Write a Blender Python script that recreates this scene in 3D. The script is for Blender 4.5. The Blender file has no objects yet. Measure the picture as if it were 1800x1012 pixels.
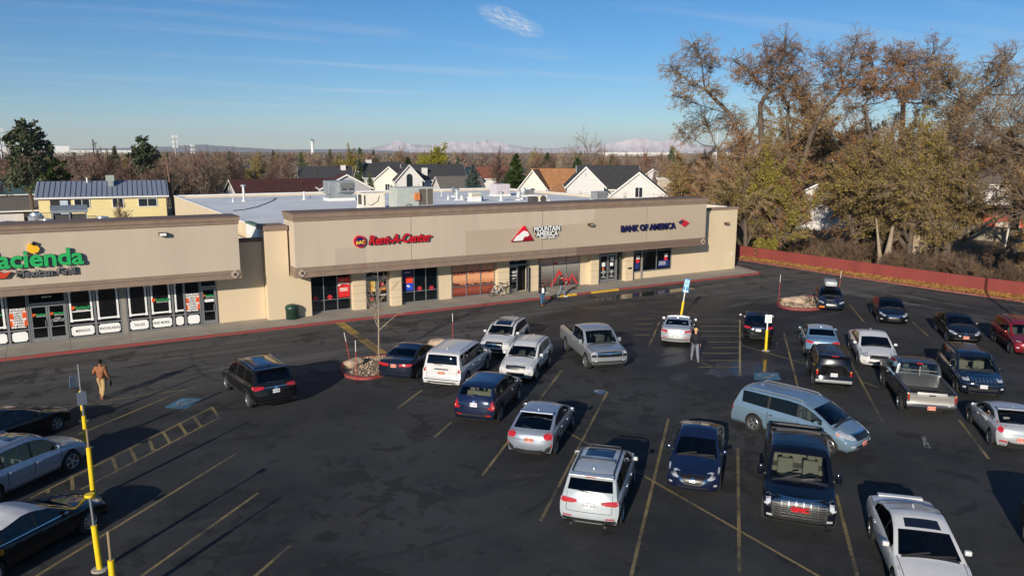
import bpy, bmesh, math, random
import numpy as np
from mathutils import Vector, Matrix
from mathutils.bvhtree import BVHTree
R_ = math.radians
rnd = random.Random(7)
SC = bpy.context.scene
COL = SC.collection

# ------------------------------------------------------------------ camera
CF, CPIT, CYAW, CROLL, CH = 1325.43, 0.1782, 0.5415, 0.0034, 11.0   # focal (px of an 1800 wide frame), pitch, yaw, roll, height
_fw = Vector((math.sin(CYAW)*math.cos(CPIT), math.cos(CYAW)*math.cos(CPIT), -math.sin(CPIT)))
_rt0 = Vector((math.cos(CYAW), -math.sin(CYAW), 0)); _up0 = _rt0.cross(_fw)
_rt = math.cos(CROLL)*_rt0 + math.sin(CROLL)*_up0
_up = -math.sin(CROLL)*_rt0 + math.cos(CROLL)*_up0
cam = bpy.data.cameras.new("camera"); cam_o = bpy.data.objects.new("camera", cam); COL.objects.link(cam_o)
cam.sensor_width = 36; cam.lens = CF/1800*36; cam.clip_start = .1; cam.clip_end = 60000
M_ = Matrix((( _rt.x, _up.x, -_fw.x, 0), (_rt.y, _up.y, -_fw.y, 0), (_rt.z, _up.z, -_fw.z, CH), (0, 0, 0, 1)))
cam_o.matrix_world = M_
SC.camera = cam_o
def G(px, py, z=0.0):
    """the ground point (height z) that a ray through this place of the survey photograph meets"""
    d = _fw + (px-900)/CF*_rt + (506-py)/CF*_up
    t = (z-CH)/d.z
    return Vector((d.x*t, d.y*t, z))
def RG(px, rng, z=0.0):
    """a point at horizontal range rng on the bearing of column px"""
    d = _fw + (px-900)/CF*_rt + (506-300)/CF*_up
    k = rng/math.hypot(d.x, d.y)
    return Vector((d.x*k, d.y*k, z))

# ------------------------------------------------------------------ light
SUN_EL, SUN_AZ = 17.5, 230.8                       # azimuth clockwise from +Y
SC.view_settings.view_transform = 'Standard'; SC.view_settings.look = 'None'
SC.view_settings.gamma = 1; SC.view_settings.exposure = 0.10
SC.render.engine = 'CYCLES'
SC.cycles.max_bounces = 6; SC.cycles.transparent_max_bounces = 12; SC.cycles.volume_bounces = 0
SC.cycles.use_denoising = True
w = bpy.data.worlds.new("World"); SC.world = w; w.use_nodes = True
nt = w.node_tree; nt.nodes.clear()
N = nt.nodes.new
wo = N('ShaderNodeOutputWorld'); bg = N('ShaderNodeBackground'); sky = N('ShaderNodeTexSky')
sky.sky_type = 'NISHITA'; sky.sun_disc = False; sky.sun_elevation = R_(SUN_EL); sky.sun_rotation = R_(SUN_AZ)
sky.altitude = 1300; sky.air_density = 1.0; sky.dust_density = 0.25; sky.ozone_density = 5.0
bg.inputs['Strength'].default_value = 0.094
# thin cirrus, laid out on the sky direction
tc = N('ShaderNodeTexCoord'); sep = N('ShaderNodeSeparateXYZ'); nt.links.new(tc.outputs['Generated'], sep.inputs[0])
def mth(op, a, b=None, clamp=False):
    m = N('ShaderNodeMath'); m.operation = op; m.use_clamp = clamp
    for i, v in enumerate((a, b)):
        if v is None: continue
        if hasattr(v, 'links'): nt.links.new(v, m.inputs[i])
        else: m.inputs[i].default_value = v
    return m.outputs[0]
zc = mth('MAXIMUM', sep.outputs[2], 0.03)
u_ = mth('DIVIDE', sep.outputs[0], zc); v_ = mth('DIVIDE', sep.outputs[1], zc)
cmb = N('ShaderNodeCombineXYZ'); nt.links.new(u_, cmb.inputs[0]); nt.links.new(v_, cmb.inputs[1])
mp = N('ShaderNodeMapping'); mp.inputs['Rotation'].default_value = (0, 0, R_(-38)); mp.inputs['Scale'].default_value = (.16, .62, 1)
mp.inputs['Location'].default_value = (3.3, 1.2, 0)
nt.links.new(cmb.outputs[0], mp.inputs[0])
n1 = N('ShaderNodeTexNoise'); n1.inputs['Scale'].default_value = 1.1; n1.inputs['Detail'].default_value = 7; n1.inputs['Roughness'].default_value = .55; n1.inputs['Distortion'].default_value = .6
nt.links.new(mp.outputs[0], n1.inputs[0])
r1 = N('ShaderNodeValToRGB'); r1.color_ramp.elements[0].position = .525; r1.color_ramp.elements[1].position = .95
r1.color_ramp.elements[0].color = (0, 0, 0, 1); r1.color_ramp.elements[1].color = (.5, .5, .5, 1)
nt.links.new(n1.outputs[0], r1.inputs[0])
mx = N('ShaderNodeMixRGB'); mx.blend_type = 'MIX'
hs = N('ShaderNodeHueSaturation'); hs.inputs['Saturation'].default_value = 1.17; nt.links.new(sky.outputs[0], hs.inputs['Color'])
wd = (_fw+(897-900)/CF*_rt+(506-36)/CF*_up).normalized()        # one small bright wisp high in the middle
wt = (_rt*.93-_up*.36).normalized(); wn = wd.cross(wt).normalized()
def vdot(v):
    d_ = N('ShaderNodeVectorMath'); d_.operation = 'DOT_PRODUCT'; nt.links.new(tc.outputs['Generated'], d_.inputs[0]); d_.inputs[1].default_value = v; return d_.outputs['Value']
nw = N('ShaderNodeTexNoise'); nw.inputs['Scale'].default_value = 22; nw.inputs['Detail'].default_value = 6; nt.links.new(tc.outputs['Generated'], nw.inputs[0])
wa_ = mth('MULTIPLY', mth('SUBTRACT', vdot(wt), wd.dot(wt)), 21.); wb_ = mth('MULTIPLY', mth('ADD', mth('SUBTRACT', vdot(wn), wd.dot(wn)), mth('MULTIPLY', mth('SUBTRACT', nw.outputs[0], .5), .018)), 80.)
wr_ = mth('SUBTRACT', 1.0, mth('ADD', mth('MULTIPLY', wa_, wa_), mth('MULTIPLY', wb_, wb_)), True)
ns_ = N('ShaderNodeTexNoise'); ns_.inputs['Scale'].default_value = 3.0; ns_.inputs['Detail'].default_value = 7; ns_.inputs['Roughness'].default_value = .7; cs_ = N('ShaderNodeCombineXYZ'); nt.links.new(wa_, cs_.inputs[0]); nt.links.new(mth('MULTIPLY', wb_, 1.6), cs_.inputs[1]); nt.links.new(cs_.outputs[0], ns_.inputs[0])
wr_ = mth('MULTIPLY', mth('MULTIPLY', wr_, mth('MULTIPLY', mth('SUBTRACT', ns_.outputs[0], .40, True), 4.5), True), .85)
mask = mth('MAXIMUM', r1.outputs[0], wr_)
nt.links.new(mask, mx.inputs[0]); nt.links.new(hs.outputs[0], mx.inputs[1]); mx.inputs[2].default_value = (7.0, 7.4, 7.9, 1)
nt.links.new(mx.outputs[0], bg.inputs[0]); nt.links.new(bg.outputs[0], wo.inputs[0])
sl = bpy.data.lights.new("sun", 'SUN'); sl.energy = 5.0; sl.angle = R_(.5); sl.color = (1, .90, .76)
so = bpy.data.objects.new("sun", sl); COL.objects.link(so)
az = R_(SUN_AZ); el = R_(SUN_EL)
sund = Vector((math.sin(az)*math.cos(el), math.cos(az)*math.cos(el), math.sin(el)))
so.rotation_euler = (-sund).to_track_quat('-Z', 'Y').to_euler(); so.location = (-40, -30, 40)

# ------------------------------------------------------------------ materials
def srgb(r, g, b):
    f = lambda c: (c/255/12.92) if c/255 <= .04045 else ((c/255+.055)/1.055)**2.4
    return (f(r), f(g), f(b))
MATS = {}
def mat(name, col=(.5, .5, .5), rough=.6, metal=0, var=.12, scale=3.0, coat=0, emis=None, bump=0, bscale=40, spec=.5, vcol2=None, stretch=None, detail=5):
    if name in MATS: return MATS[name]
    m = bpy.data.materials.new(name); m.use_nodes = True; MATS[name] = m
    t = m.node_tree; b = t.nodes['Principled BSDF']
    b.inputs['Roughness'].default_value = rough; b.inputs['Metallic'].default_value = metal
    b.inputs['Specular IOR Level'].default_value = spec
    if coat: b.inputs['Coat Weight'].default_value = coat; b.inputs['Coat Roughness'].default_value = .06
    c = Vector(col)
    if var > 0 or vcol2:
        tcn = t.nodes.new('ShaderNodeTexCoord'); n = t.nodes.new('ShaderNodeTexNoise'); n.inputs['Scale'].default_value = scale; n.inputs['Detail'].default_value = detail
        if stretch:
            mpn = t.nodes.new('ShaderNodeMapping'); mpn.inputs['Scale'].default_value = stretch
            t.links.new(tcn.outputs['Object'], mpn.inputs[0]); t.links.new(mpn.outputs[0], n.inputs[0])
        else: t.links.new(tcn.outputs['Object'], n.inputs[0])
        r = t.nodes.new('ShaderNodeValToRGB'); r.color_ramp.elements[0].position = .3; r.color_ramp.elements[1].position = .7
        a2 = Vector(vcol2) if vcol2 else c*(1+var)
        a1 = c if vcol2 else c*(1-var)
        r.color_ramp.elements[0].color = (*a1, 1); r.color_ramp.elements[1].color = (*a2, 1)
        t.links.new(n.outputs[0], r.inputs[0]); t.links.new(r.outputs[0], b.inputs['Base Color'])
    else: b.inputs['Base Color'].default_value = (*c, 1)
    if bump:
        tcb = t.nodes.new('ShaderNodeTexCoord'); nb = t.nodes.new('ShaderNodeTexNoise'); nb.inputs['Scale'].default_value = bscale; nb.inputs['Detail'].default_value = 4
        t.links.new(tcb.outputs['Object'], nb.inputs[0])
        bp = t.nodes.new('ShaderNodeBump'); bp.inputs['Strength'].default_value = bump; bp.inputs['Distance'].default_value = .02
        t.links.new(nb.outputs[0], bp.inputs['Height']); t.links.new(bp.outputs[0], b.inputs['Normal'])
    if emis: b.inputs['Emission Color'].default_value = (*emis, 1); b.inputs['Emission Strength'].default_value = 1
    return m
def leafmat(name, c1, c2, scale=1.2, trans=.35):
    m = bpy.data.materials.new(name); m.use_nodes = True; MATS[name] = m
    t = m.node_tree; t.nodes.clear(); Nn = t.nodes.new
    o = Nn('ShaderNodeOutputMaterial'); mxs = Nn('ShaderNodeMixShader'); d = Nn('ShaderNodeBsdfDiffuse'); tr = Nn('ShaderNodeBsdfTranslucent')
    tcn = Nn('ShaderNodeTexCoord'); n = Nn('ShaderNodeTexNoise'); n.inputs['Scale'].default_value = scale; n.inputs['Detail'].default_value = 3
    n2 = Nn('ShaderNodeTexWhiteNoise'); g = Nn('ShaderNodeNewGeometry')
    ad = Nn('ShaderNodeMath'); ad.operation = 'MULTIPLY_ADD'; ad.inputs[1].default_value = .35
    t.links.new(g.outputs['Random Per Island'], ad.inputs[0]); t.links.new(n.outputs[0], ad.inputs[2])
    t.links.new(tcn.outputs['Object'], n.inputs[0])
    r = Nn('ShaderNodeValToRGB'); r.color_ramp.elements[0].position = .45; r.color_ramp.elements[1].position = .85
    r.color_ramp.elements[0].color = (*c1, 1); r.color_ramp.elements[1].color = (*c2, 1)
    t.links.new(ad.outputs[0], r.inputs[0])
    t.links.new(r.outputs[0], d.inputs[0]); t.links.new(r.outputs[0], tr.inputs[0])
    mxs.inputs[0].default_value = trans
    t.links.new(d.outputs[0], mxs.inputs[1]); t.links.new(tr.outputs[0], mxs.inputs[2]); t.links.new(mxs.outputs[0], o.inputs[0])
    return m
def glass(name, tint=.35, col=(1, 1, 1), rough=.02):
    m = bpy.data.materials.new(name); m.use_nodes = True; MATS[name] = m
    t = m.node_tree; t.nodes.clear(); Nn = t.nodes.new
    o = Nn('ShaderNodeOutputMaterial'); mxs = Nn('ShaderNodeMixShader'); tr = Nn('ShaderNodeBsdfTransparent'); gl = Nn('ShaderNodeBsdfGlossy'); fr = Nn('ShaderNodeFresnel')
    fr.inputs[0].default_value = 1.5; gl.inputs['Roughness'].default_value = rough; gl.inputs[0].default_value = (.9, .95, 1, 1)
    tr.inputs[0].default_value = (col[0]*tint, col[1]*tint, col[2]*tint, 1)
    t.links.new(fr.outputs[0], mxs.inputs[0]); t.links.new(tr.outputs[0], mxs.inputs[1]); t.links.new(gl.outputs[0], mxs.inputs[2]); t.links.new(mxs.outputs[0], o.inputs[0])
    return m

# ------------------------------------------------------------------ mesh helpers
class MB:
    def __init__(s): s.v = []; s.f = []; s.m = []; s.mi = 0
    def add(s, vs, fs):
        o = len(s.v); s.v += [tuple(v) for v in vs]
        for f in fs: s.f.append(tuple(i+o for i in f)); s.m.append(s.mi)
        return s
    def box(s, x0, x1, y0, y1, z0, z1):
        return s.add([(x0,y0,z0),(x1,y0,z0),(x1,y1,z0),(x0,y1,z0),(x0,y0,z1),(x1,y0,z1),(x1,y1,z1),(x0,y1,z1)],
                     [(0,3,2,1),(4,5,6,7),(0,1,5,4),(1,2,6,5),(2,3,7,6),(3,0,4,7)])
    def bbox(s, x0, x1, y0, y1, z0, z1, b=.02):
        """a box with its edges bevelled"""
        bm = bmesh.new(); bmesh.ops.create_cube(bm, size=1)
        for v in bm.verts: v.co = Vector(((x0+x1)/2+v.co.x*(x1-x0), (y0+y1)/2+v.co.y*(y1-y0), (z0+z1)/2+v.co.z*(z1-z0)))
        bmesh.ops.bevel(bm, geom=bm.edges[:], offset=b, segments=2, affect='EDGES', profile=.5)
        bm.verts.ensure_lookup_table()
        s.add([v.co[:] for v in bm.verts], [[v.index for v in f.verts] for f in bm.faces]); bm.free(); return s
    def obox(s, c, ax, ay, hx, hy, z0, z1):
        """box about c with horizontal axes"""
        ax = Vector(ax); ay = Vector(ay); c = Vector(c); vs = []
        for z in (z0, z1):
            for sx, sy in ((-1,-1),(1,-1),(1,1),(-1,1)):
                p = c+ax*hx*sx+ay*hy*sy; vs.append((p.x, p.y, c.z+z))
        return s.add(vs, [(0,3,2,1),(4,5,6,7),(0,1,5,4),(1,2,6,5),(2,3,7,6),(3,0,4,7)])
    def tube(s, pts, rad, n=8, cap=True):
        pts = [Vector(p) for p in pts]; rad = rad if hasattr(rad, '__len__') else [rad]*len(pts)
        vs = []; fs = []; prev = None
        for i, p in enumerate(pts):
            d = (pts[min(i+1, len(pts)-1)]-pts[max(i-1, 0)])
            if d.length < 1e-9: d = Vector((0, 0, 1))
            d.normalize()
            a = Vector((0, 0, 1)) if abs(d.z) < .9 else Vector((1, 0, 0))
            if prev is not None: a = prev
            x = (a-d*a.dot(d))
            if x.length < 1e-6: x = d.orthogonal()
            x.normalize(); y = d.cross(x); prev = x
            for k in range(n):
                t = 2*math.pi*k/n; q = p+(x*math.cos(t)+y*math.sin(t))*rad[i]; vs.append(q[:])
        for i in range(len(pts)-1):
            for k in range(n): fs.append((i*n+k, i*n+(k+1) % n, (i+1)*n+(k+1) % n, (i+1)*n+k))
        if cap: fs.append(tuple(range(n-1, -1, -1))); fs.append(tuple((len(pts)-1)*n+k for k in range(n)))
        return s.add(vs, fs)
    def lathe(s, prof, n=24, c=(0,0,0), axis='z', cap=True):
        """prof: (radius, height) pairs"""
        vs = []; fs = []
        for r, h in prof:
            for k in range(n):
                t = 2*math.pi*k/n; a, b = r*math.cos(t), r*math.sin(t)
                vs.append({'z': (c[0]+a, c[1]+b, c[2]+h), 'y': (c[0]+a, c[1]+h, c[2]-b), 'x': (c[0]+h, c[1]+a, c[2]+b)}[axis])
        for i in range(len(prof)-1):
            for k in range(n): fs.append((i*n+k, i*n+(k+1) % n, (i+1)*n+(k+1) % n, (i+1)*n+k))
        if cap and prof[0][0] > 1e-4: fs.append(tuple(range(n-1, -1, -1)))
        if cap and prof[-1][0] > 1e-4: fs.append(tuple((len(prof)-1)*n+k for k in range(n)))
        return s.add(vs, fs)
    def prism(s, poly, axis, a, b):
        """poly in the two other axes (x,y)->z, (x,z)->y, (y,z)->x, extruded a..b along axis"""
        n = len(poly)
        def P(u, v, h): return {'z': (u, v, h), 'y': (u, h, v), 'x': (h, u, v)}[axis]
        vs = [P(u, v, a) for u, v in poly]+[P(u, v, b) for u, v in poly]
        return s.add(vs, [tuple(range(n-1, -1, -1)), tuple(range(n, 2*n))]+[(k, (k+1) % n, n+(k+1) % n, n+k) for k in range(n)])
    def mesh(s, name, mats, smooth=None, fixn=True):
        me = bpy.data.meshes.new(name); me.from_pydata(s.v, [], s.f)
        for m in (mats if isinstance(mats, (list, tuple)) else [mats]): me.materials.append(m)
        if any(s.m): me.polygons.foreach_set('material_index', s.m)
        if fixn:
            bm = bmesh.new(); bm.from_mesh(me); bmesh.ops.recalc_face_normals(bm, faces=bm.faces[:]); bm.to_mesh(me); bm.free()
        if smooth is not None: smooth_by_angle(me, smooth)
        me.update(); return me
    def build(s, name, mats, parent=None, smooth=None, fixn=True):
        return link(name, s.mesh(name, mats, smooth, fixn), parent)
def smooth_by_angle(me, deg=35):
    me.polygons.foreach_set('use_smooth', [True]*len(me.polygons))
    bm = bmesh.new(); bm.from_mesh(me); a = R_(deg)
    for e in bm.edges:
        if len(e.link_faces) == 2: e.smooth = e.calc_face_angle(0) < a
    bm.to_mesh(me); bm.free()
def link(name, me, parent=None):
    o = bpy.data.objects.new(name, me); COL.objects.link(o)
    if parent: o.parent = parent
    return o
def tag(o, label=None, cat=None, group=None, kind=None):
    if label: o['label'] = label
    if cat: o['category'] = cat
    if group: o['group'] = group
    if kind: o['kind'] = kind
    return o
def thing(name, label, cat, loc=(0,0,0), rotz=0, group=None):
    o = bpy.data.objects.new(name, None); COL.objects.link(o); o.empty_display_size = .3
    o.location = loc; o.rotation_euler = (0, 0, rotz); return tag(o, label, cat, group)
def copy_tree(o, parent=None):
    c = o.copy(); COL.objects.link(c)
    if parent: c.parent = parent
    for ch in list(o.children): copy_tree(ch, c)
    return c
def text_mesh(name, txt, size, m, parent=None, extrude=.04, bold=0, shear=0, loc=(0,0,0), rot=(R_(90), 0, 0), align='CENTER', sx=1.0, spacing=1.0):
    cu = bpy.data.curves.new(name, 'FONT'); cu.body = txt; cu.size = size; cu.extrude = extrude; cu.offset = bold; cu.shear = shear
    cu.align_x = align; cu.align_y = 'CENTER'; cu.resolution_u = 3; cu.space_character = spacing
    o = bpy.data.objects.new(name, cu); COL.objects.link(o)
    dg = bpy.context.evaluated_depsgraph_get(); me = bpy.data.meshes.new_from_object(o.evaluated_get(dg))
    COL.objects.unlink(o); bpy.data.objects.remove(o)
    me.materials.clear(); me.materials.append(m)
    for v in me.vertices: v.co.x *= sx
    o = link(name, me, parent); o.location = loc; o.rotation_euler = rot
    return o
# ------------------------------------------------------------------ ground, parking lot, pavement
def sheet(name, poly, z, m, kind='structure', label=None):
    mb = MB(); mb.add([(x, y, z) for x, y in poly], [tuple(range(len(poly)))])
    o = mb.build(name, m, fixn=False)
    if o.data.polygons[0].normal.z < 0: o.data.flip_normals()
    if kind: tag(o, label, None, None, kind)
    return o
earth = mat('dry_earth', srgb(112, 98, 78), .95, var=.25, scale=.08, vcol2=srgb(86, 84, 56))
g = 14000
sheet('ground', [(-g, -g), (g, -g), (g, g), (-g, g)], -.06, earth)

def asphalt_mat():
    m = bpy.data.materials.new('asphalt'); m.use_nodes = True; t = m.node_tree; b = t.nodes['Principled BSDF']; Nn = t.nodes.new; L = t.links.new
    geo = Nn('ShaderNodeNewGeometry'); P = geo.outputs['Position']
    def noise(scale, detail=6, rough=.6, st=None, dist=0):
        n = Nn('ShaderNodeTexNoise'); n.inputs['Scale'].default_value = scale; n.inputs['Detail'].default_value = detail; n.inputs['Roughness'].default_value = rough; n.inputs['Distortion'].default_value = dist
        if st:
            mpn = Nn('ShaderNodeMapping'); mpn.inputs['Scale'].default_value = st[0]; mpn.inputs['Rotation'].default_value = (0, 0, st[1]); L(P, mpn.inputs[0]); L(mpn.outputs[0], n.inputs[0])
        else: L(P, n.inputs[0])
        return n.outputs[0]
    def ramp(v, a, bb, ca=0., cb=1.):
        r = Nn('ShaderNodeMapRange'); r.inputs[1].default_value = a; r.inputs[2].default_value = bb; r.inputs[3].default_value = ca; r.inputs[4].default_value = cb; r.interpolation_type = 'SMOOTHSTEP'
        L(v, r.inputs[0]); return r.outputs[0]
    def mm(op, a, c=None, clamp=False):
        x = Nn('ShaderNodeMath'); x.operation = op; x.use_clamp = clamp
        for i, q in enumerate((a, c)):
            if q is None: continue
            if hasattr(q, 'links'): L(q, x.inputs[i])
            else: x.inputs[i].default_value = q
        return x.outputs[0]
    def mix(f, a, c):
        x = Nn('ShaderNodeMix'); x.data_type = 'RGBA'
        L(f, x.inputs[0]) if hasattr(f, 'links') else setattr(x.inputs[0], 'default_value', f)
        for i, q in ((6, a), (7, c)):
            if hasattr(q, 'links'): L(q, x.inputs[i])
            else: x.inputs[i].default_value = (*q, 1)
        return x.outputs[2]
    sp = Nn('ShaderNodeSeparateXYZ'); L(P, sp.inputs[0]); X, Y = sp.outputs[0], sp.outputs[1]
    base = mix(ramp(noise(.16, 7, .62), .36, .64), (.017, .019, .021), (.046, .047, .047))
    base = mix(ramp(noise(.9, 8, .7), .45, .75), base, (.042, .04, .0375))
    # worn, dusty wheel tracks of the lane along the shop fronts and down the far side
    wob = mm('MULTIPLY', noise(.25, 2), 5.0)
    lane = mm('MULTIPLY', ramp(mm('ADD', Y, wob), 37.0, 41.5), ramp(mm('ADD', Y, 0), 60, 47))
    side = ramp(mm('ADD', mm('ADD', X, mm('MULTIPLY', Y, .12)), wob), 56.0, 60.5)
    tr = noise(.55, 9, .68, ((.10, 1.9, 1), R_(-4)), .4)
    trs = noise(.55, 9, .68, ((1.8, .10, 1), R_(6)), .4)
    dust = mm('ADD', mm('MULTIPLY', ramp(tr, .45, .60), lane), mm('MULTIPLY', ramp(trs, .46, .62), side), True)
    base = mix(mm('MULTIPLY', dust, .8), base, (.20, .185, .165))
    dk = mm('MULTIPLY', ramp(noise(.7, 8, .65, ((.12, 1.7, 1), R_(7)), .8), .56, .62), ramp(mm('ADD', Y, wob), 36.5, 41.0))
    base = mix(mm('MULTIPLY', dk, .8), base, (.014, .014, .015))
    arc = noise(.5, 8, .7, ((.25, 2.6, 1), R_(-22)), 1.2); base = mix(mm('MULTIPLY', ramp(arc, .56, .74), .28), base, (.12, .115, .105))
    base = mix(mm('MULTIPLY', lane, .62), base, (.083, .078, .071))
    # damp ground before the bank
    def ell(cx, cy, rx, ry):
        dx = mm('DIVIDE', mm('SUBTRACT', X, cx), rx); dy = mm('DIVIDE', mm('SUBTRACT', Y, cy), ry)
        return mm('SQRT', mm('ADD', mm('MULTIPLY', dx, dx), mm('MULTIPLY', dy, dy)))
    d = mm('MINIMUM', ell(33.5, 36.5, 13, 7.2), ell(30.5, 28.5, 6.2, 6.5))
    damp = ramp(mm('ADD', d, mm('MULTIPLY', noise(.28, 5, .6, ((.35, 1.2, 1), 0)), .9)), 1.50, 1.25)
    streak = ramp(noise(.5, 7, .6, ((.14, 1.4, 1), R_(8)), .5), .38, .52)
    damp = mm('MULTIPLY', damp, mm('ADD', mm('MULTIPLY', streak, .75), .25))
    d2 = ell(29.8, 26.2, 2.6, 1.5)
    pud = ramp(mm('ADD', d2, mm('MULTIPLY', noise(.8, 6, .65), 1.3)), 1.62, 1.30)
    d3 = ell(39.5, 44.8, 6, .9)
    pud = mm('MAXIMUM', pud, ramp(mm('ADD', d3, mm('MULTIPLY', noise(.9, 6, .65), 1.1)), 1.5, 1.3))
    # dark blotches: oil and meltwater spots
    sp1 = mm('MULTIPLY', ramp(noise(.62, 5, .6, None, .6), .55, .59), ramp(noise(.09, 2), .40, .52))
    sp2 = ramp(noise(1.5, 3, .5, None, .4), .655, .685)
    nz3 = noise(1.0, 5, .6, None, .5)
    near = mm('MAXIMUM', ramp(ell(21.5, 23.5, 6.5, 8), 1.15, .6), mm('MAXIMUM', ramp(ell(5.5, 21.5, 6, 4), 1.2, .6), ramp(ell(37, 24, 6, 7), 1.1, .6)))
    sp3 = mm('MULTIPLY', ramp(nz3, .555, .585), near)
    spots = mm('MAXIMUM', mm('MAXIMUM', sp1, sp2), sp3)
    wet = mm('MAXIMUM', mm('MAXIMUM', damp, pud), mm('MULTIPLY', spots, .75))
    base = mix(mm('MULTIPLY', wet, .88), base, (.0085, .0085, .009))
    # fine cracks filled with sealer
    vor = Nn('ShaderNodeTexVoronoi'); vor.feature = 'DISTANCE_TO_EDGE'; vor.inputs['Scale'].default_value = .11
    dn = Nn('ShaderNodeTexNoise'); dn.inputs['Scale'].default_value = .5; dn.inputs['Detail'].default_value = 5; L(P, dn.inputs[0])
    va = Nn('ShaderNodeVectorMath'); va.operation = 'MULTIPLY_ADD'; va.inputs[1].default_value = (2.4, 2.4, 0); L(dn.outputs['Color'], va.inputs[0]); L(P, va.inputs[2]); L(va.outputs[0], vor.inputs[0])
    cr = mm('MULTIPLY', ramp(vor.outputs[0], .007, .002), ramp(noise(.07, 2), .45, .6))
    base = mix(mm('MULTIPLY', cr, .7), base, (.012, .012, .012))
    grain = noise(60, 3, .7)
    base = mix(ramp(grain, .35, .8, 0, .22), base, (.10, .097, .09))
    # curved tyre marks
    for (cx, cy, r0_, w_) in ((16, 41, 9.0, .16), (15.6, 41.6, 10.9, .15), (45, 47, 13, .2), (45.5, 46.6, 14.6, .2), (8, 30, 12.5, .14)):
        rr_ = mm('MULTIPLY', ell(cx, cy, 1, 1), 1.0); tm_ = ramp(mm('ABSOLUTE', mm('SUBTRACT', mm('ADD', rr_, mm('MULTIPLY', noise(.2, 2), 1.2)), r0_)), w_, w_*.3)
        base = mix(mm('MULTIPLY', mm('MULTIPLY', tm_, ramp(noise(.15, 3), .45, .6)), .5), base, (.011, .011, .012) if cx < 40 else (.12, .112, .1))
    # pale salt dust
    base = mix(mm('MULTIPLY', ramp(noise(.3, 9, .75, None, .5), .54, .76), .5), base, (.10, .098, .094))
    L(base, b.inputs['Base Color'])
    ro = mm('SUBTRACT', .86, mm('MULTIPLY', damp, .38)); ro = mm('SUBTRACT', ro, mm('MULTIPLY', pud, .74), True); ro = mm('MAXIMUM', ro, .12)
    L(ro, b.inputs['Roughness']); b.inputs['Specular IOR Level'].default_value = .35
    bp = Nn('ShaderNodeBump'); bp.inputs['Distance'].default_value = .012
    L(mm('SUBTRACT', .55, mm('MULTIPLY', pud, .55), True), bp.inputs['Strength']); L(grain, bp.inputs['Height']); L(bp.outputs[0], b.inputs['Normal'])
    return m
ASPH = asphalt_mat()
sheet('parking_lot', [(-60, -30), (75, -30), (62.2, 12), (60.9, 40), (60.4, 112), (-60, 112)], 0.0, ASPH)

# painted marks: worn yellow lines, each laid 4 mm above the asphalt
def paint_mat(name, c, wear=.5):
    m = bpy.data.materials.new(name); m.use_nodes = True; t = m.node_tree; b = t.nodes['Principled BSDF']; L = t.links.new
    geo = t.nodes.new('ShaderNodeNewGeometry')
    n = t.nodes.new('ShaderNodeTexNoise'); n.inputs['Scale'].default_value = 5; n.inputs['Detail'].default_value = 8; n.inputs['Roughness'].default_value = .8; L(geo.outputs['Position'], n.inputs[0])
    n2 = t.nodes.new('ShaderNodeTexNoise'); n2.inputs['Scale'].default_value = .5; n2.inputs['Detail'].default_value = 3; L(geo.outputs['Position'], n2.inputs[0])
    a = t.nodes.new('ShaderNodeMath'); a.operation = 'ADD'; L(n.outputs[0], a.inputs[0]); L(n2.outputs[0], a.inputs[1])
    r = t.nodes.new('ShaderNodeValToRGB'); r.color_ramp.elements[0].position = .82-wear*.35; r.color_ramp.elements[1].position = 1.0-wear*.3
    s = t.nodes.new('ShaderNodeMath'); s.operation = 'MULTIPLY'; s.inputs[1].default_value = .75; L(a.outputs[0], s.inputs[0])
    r.color_ramp.elements[0].color = (*c, 1); r.color_ramp.elements[1].color = (.045, .043, .038, 1)
    L(s.outputs[0], r.inputs[0]); L(r.outputs[0], b.inputs['Base Color']); b.inputs['Roughness'].default_value = .8
    return m
YEL = paint_mat('worn_yellow_paint', (.26, .195, .078), .42)
BLU = paint_mat('worn_blue_paint', (.06, .17, .26), .15)
WHT = paint_mat('worn_white_paint', (.35, .36, .36), .3)
WORNY = paint_mat('faded_yellow_band', (.50, .32, .06), .42)
YELH = paint_mat('hatch_yellow_paint', (.34, .27, .13), .18)
def stripe(mb, a, b, w=.1, z=.004):
    d = (b-a); d.z = 0; d.normalize(); n = Vector((-d.y, d.x, 0))*w/2
    k = max(1, int((b-a).length/2))
    mb.add([(*(a+n).xy, z), (*(a-n).xy, z), (*(b-n).xy, z), (*(b+n).xy, z)], [(0, 1, 2, 3)])
def stripes(name, pairs, m=YEL, w=.1, z=.004):
    mb = MB()
    for p, q in pairs: stripe(mb, G(*p), G(*q), w, z)
    o = mb.build(name, m, fixn=False)
    for f in o.data.polygons:
        if f.normal.z < 0: f.flip()
    return tag(o, None, None, None, 'structure')
stripes('parking_lines', [((1068,688),(950,915)), ((1175,735),(1106,1025)), ((1297,787),(1300,1030)), ((1470,868),(1512,1030)),
    ((988,650),(848,835)), ((742,685),(698,718)), ((794,741),(764,768)), ((1487,620),(1553,744)), ((1686,738),(1738,806)), ((1378,585),(1403,682)),
    ((418,795),(60,1014)), ((455,865),(248,1012)), ((510,958),(430,1028)), ((1493,535),(1519,566)), ((1603,565),(1632,591)),
    ((340,679),(138,763)), ((1159,566),(1141,608))])
stripes('cross_line', [((985,752),(1460,1024)), ((1304,607),(1425,642)), ((1513,670),(1545,681)), ((1217,632),(1300,661)), ((342,682),(88,718))], w=.09, z=.008)
stripes('access_aisle', [((372.6,716),(53,875)), ((385,734),(142,860))], z=.004)
stripes('access_aisle', [((a/2.456, 600+b/2.456), (c/2.456, 600+d/2.456)) for a, b, c, d in ((915,283,946,332), (835,322,868,368), (772,352,805,400), (703,388,735,440), (645,425,662,470), (563,462,588,515), (485,497,505,555), (310,580,315,640), (205,635,208,655))], w=.12, z=.008)
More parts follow.
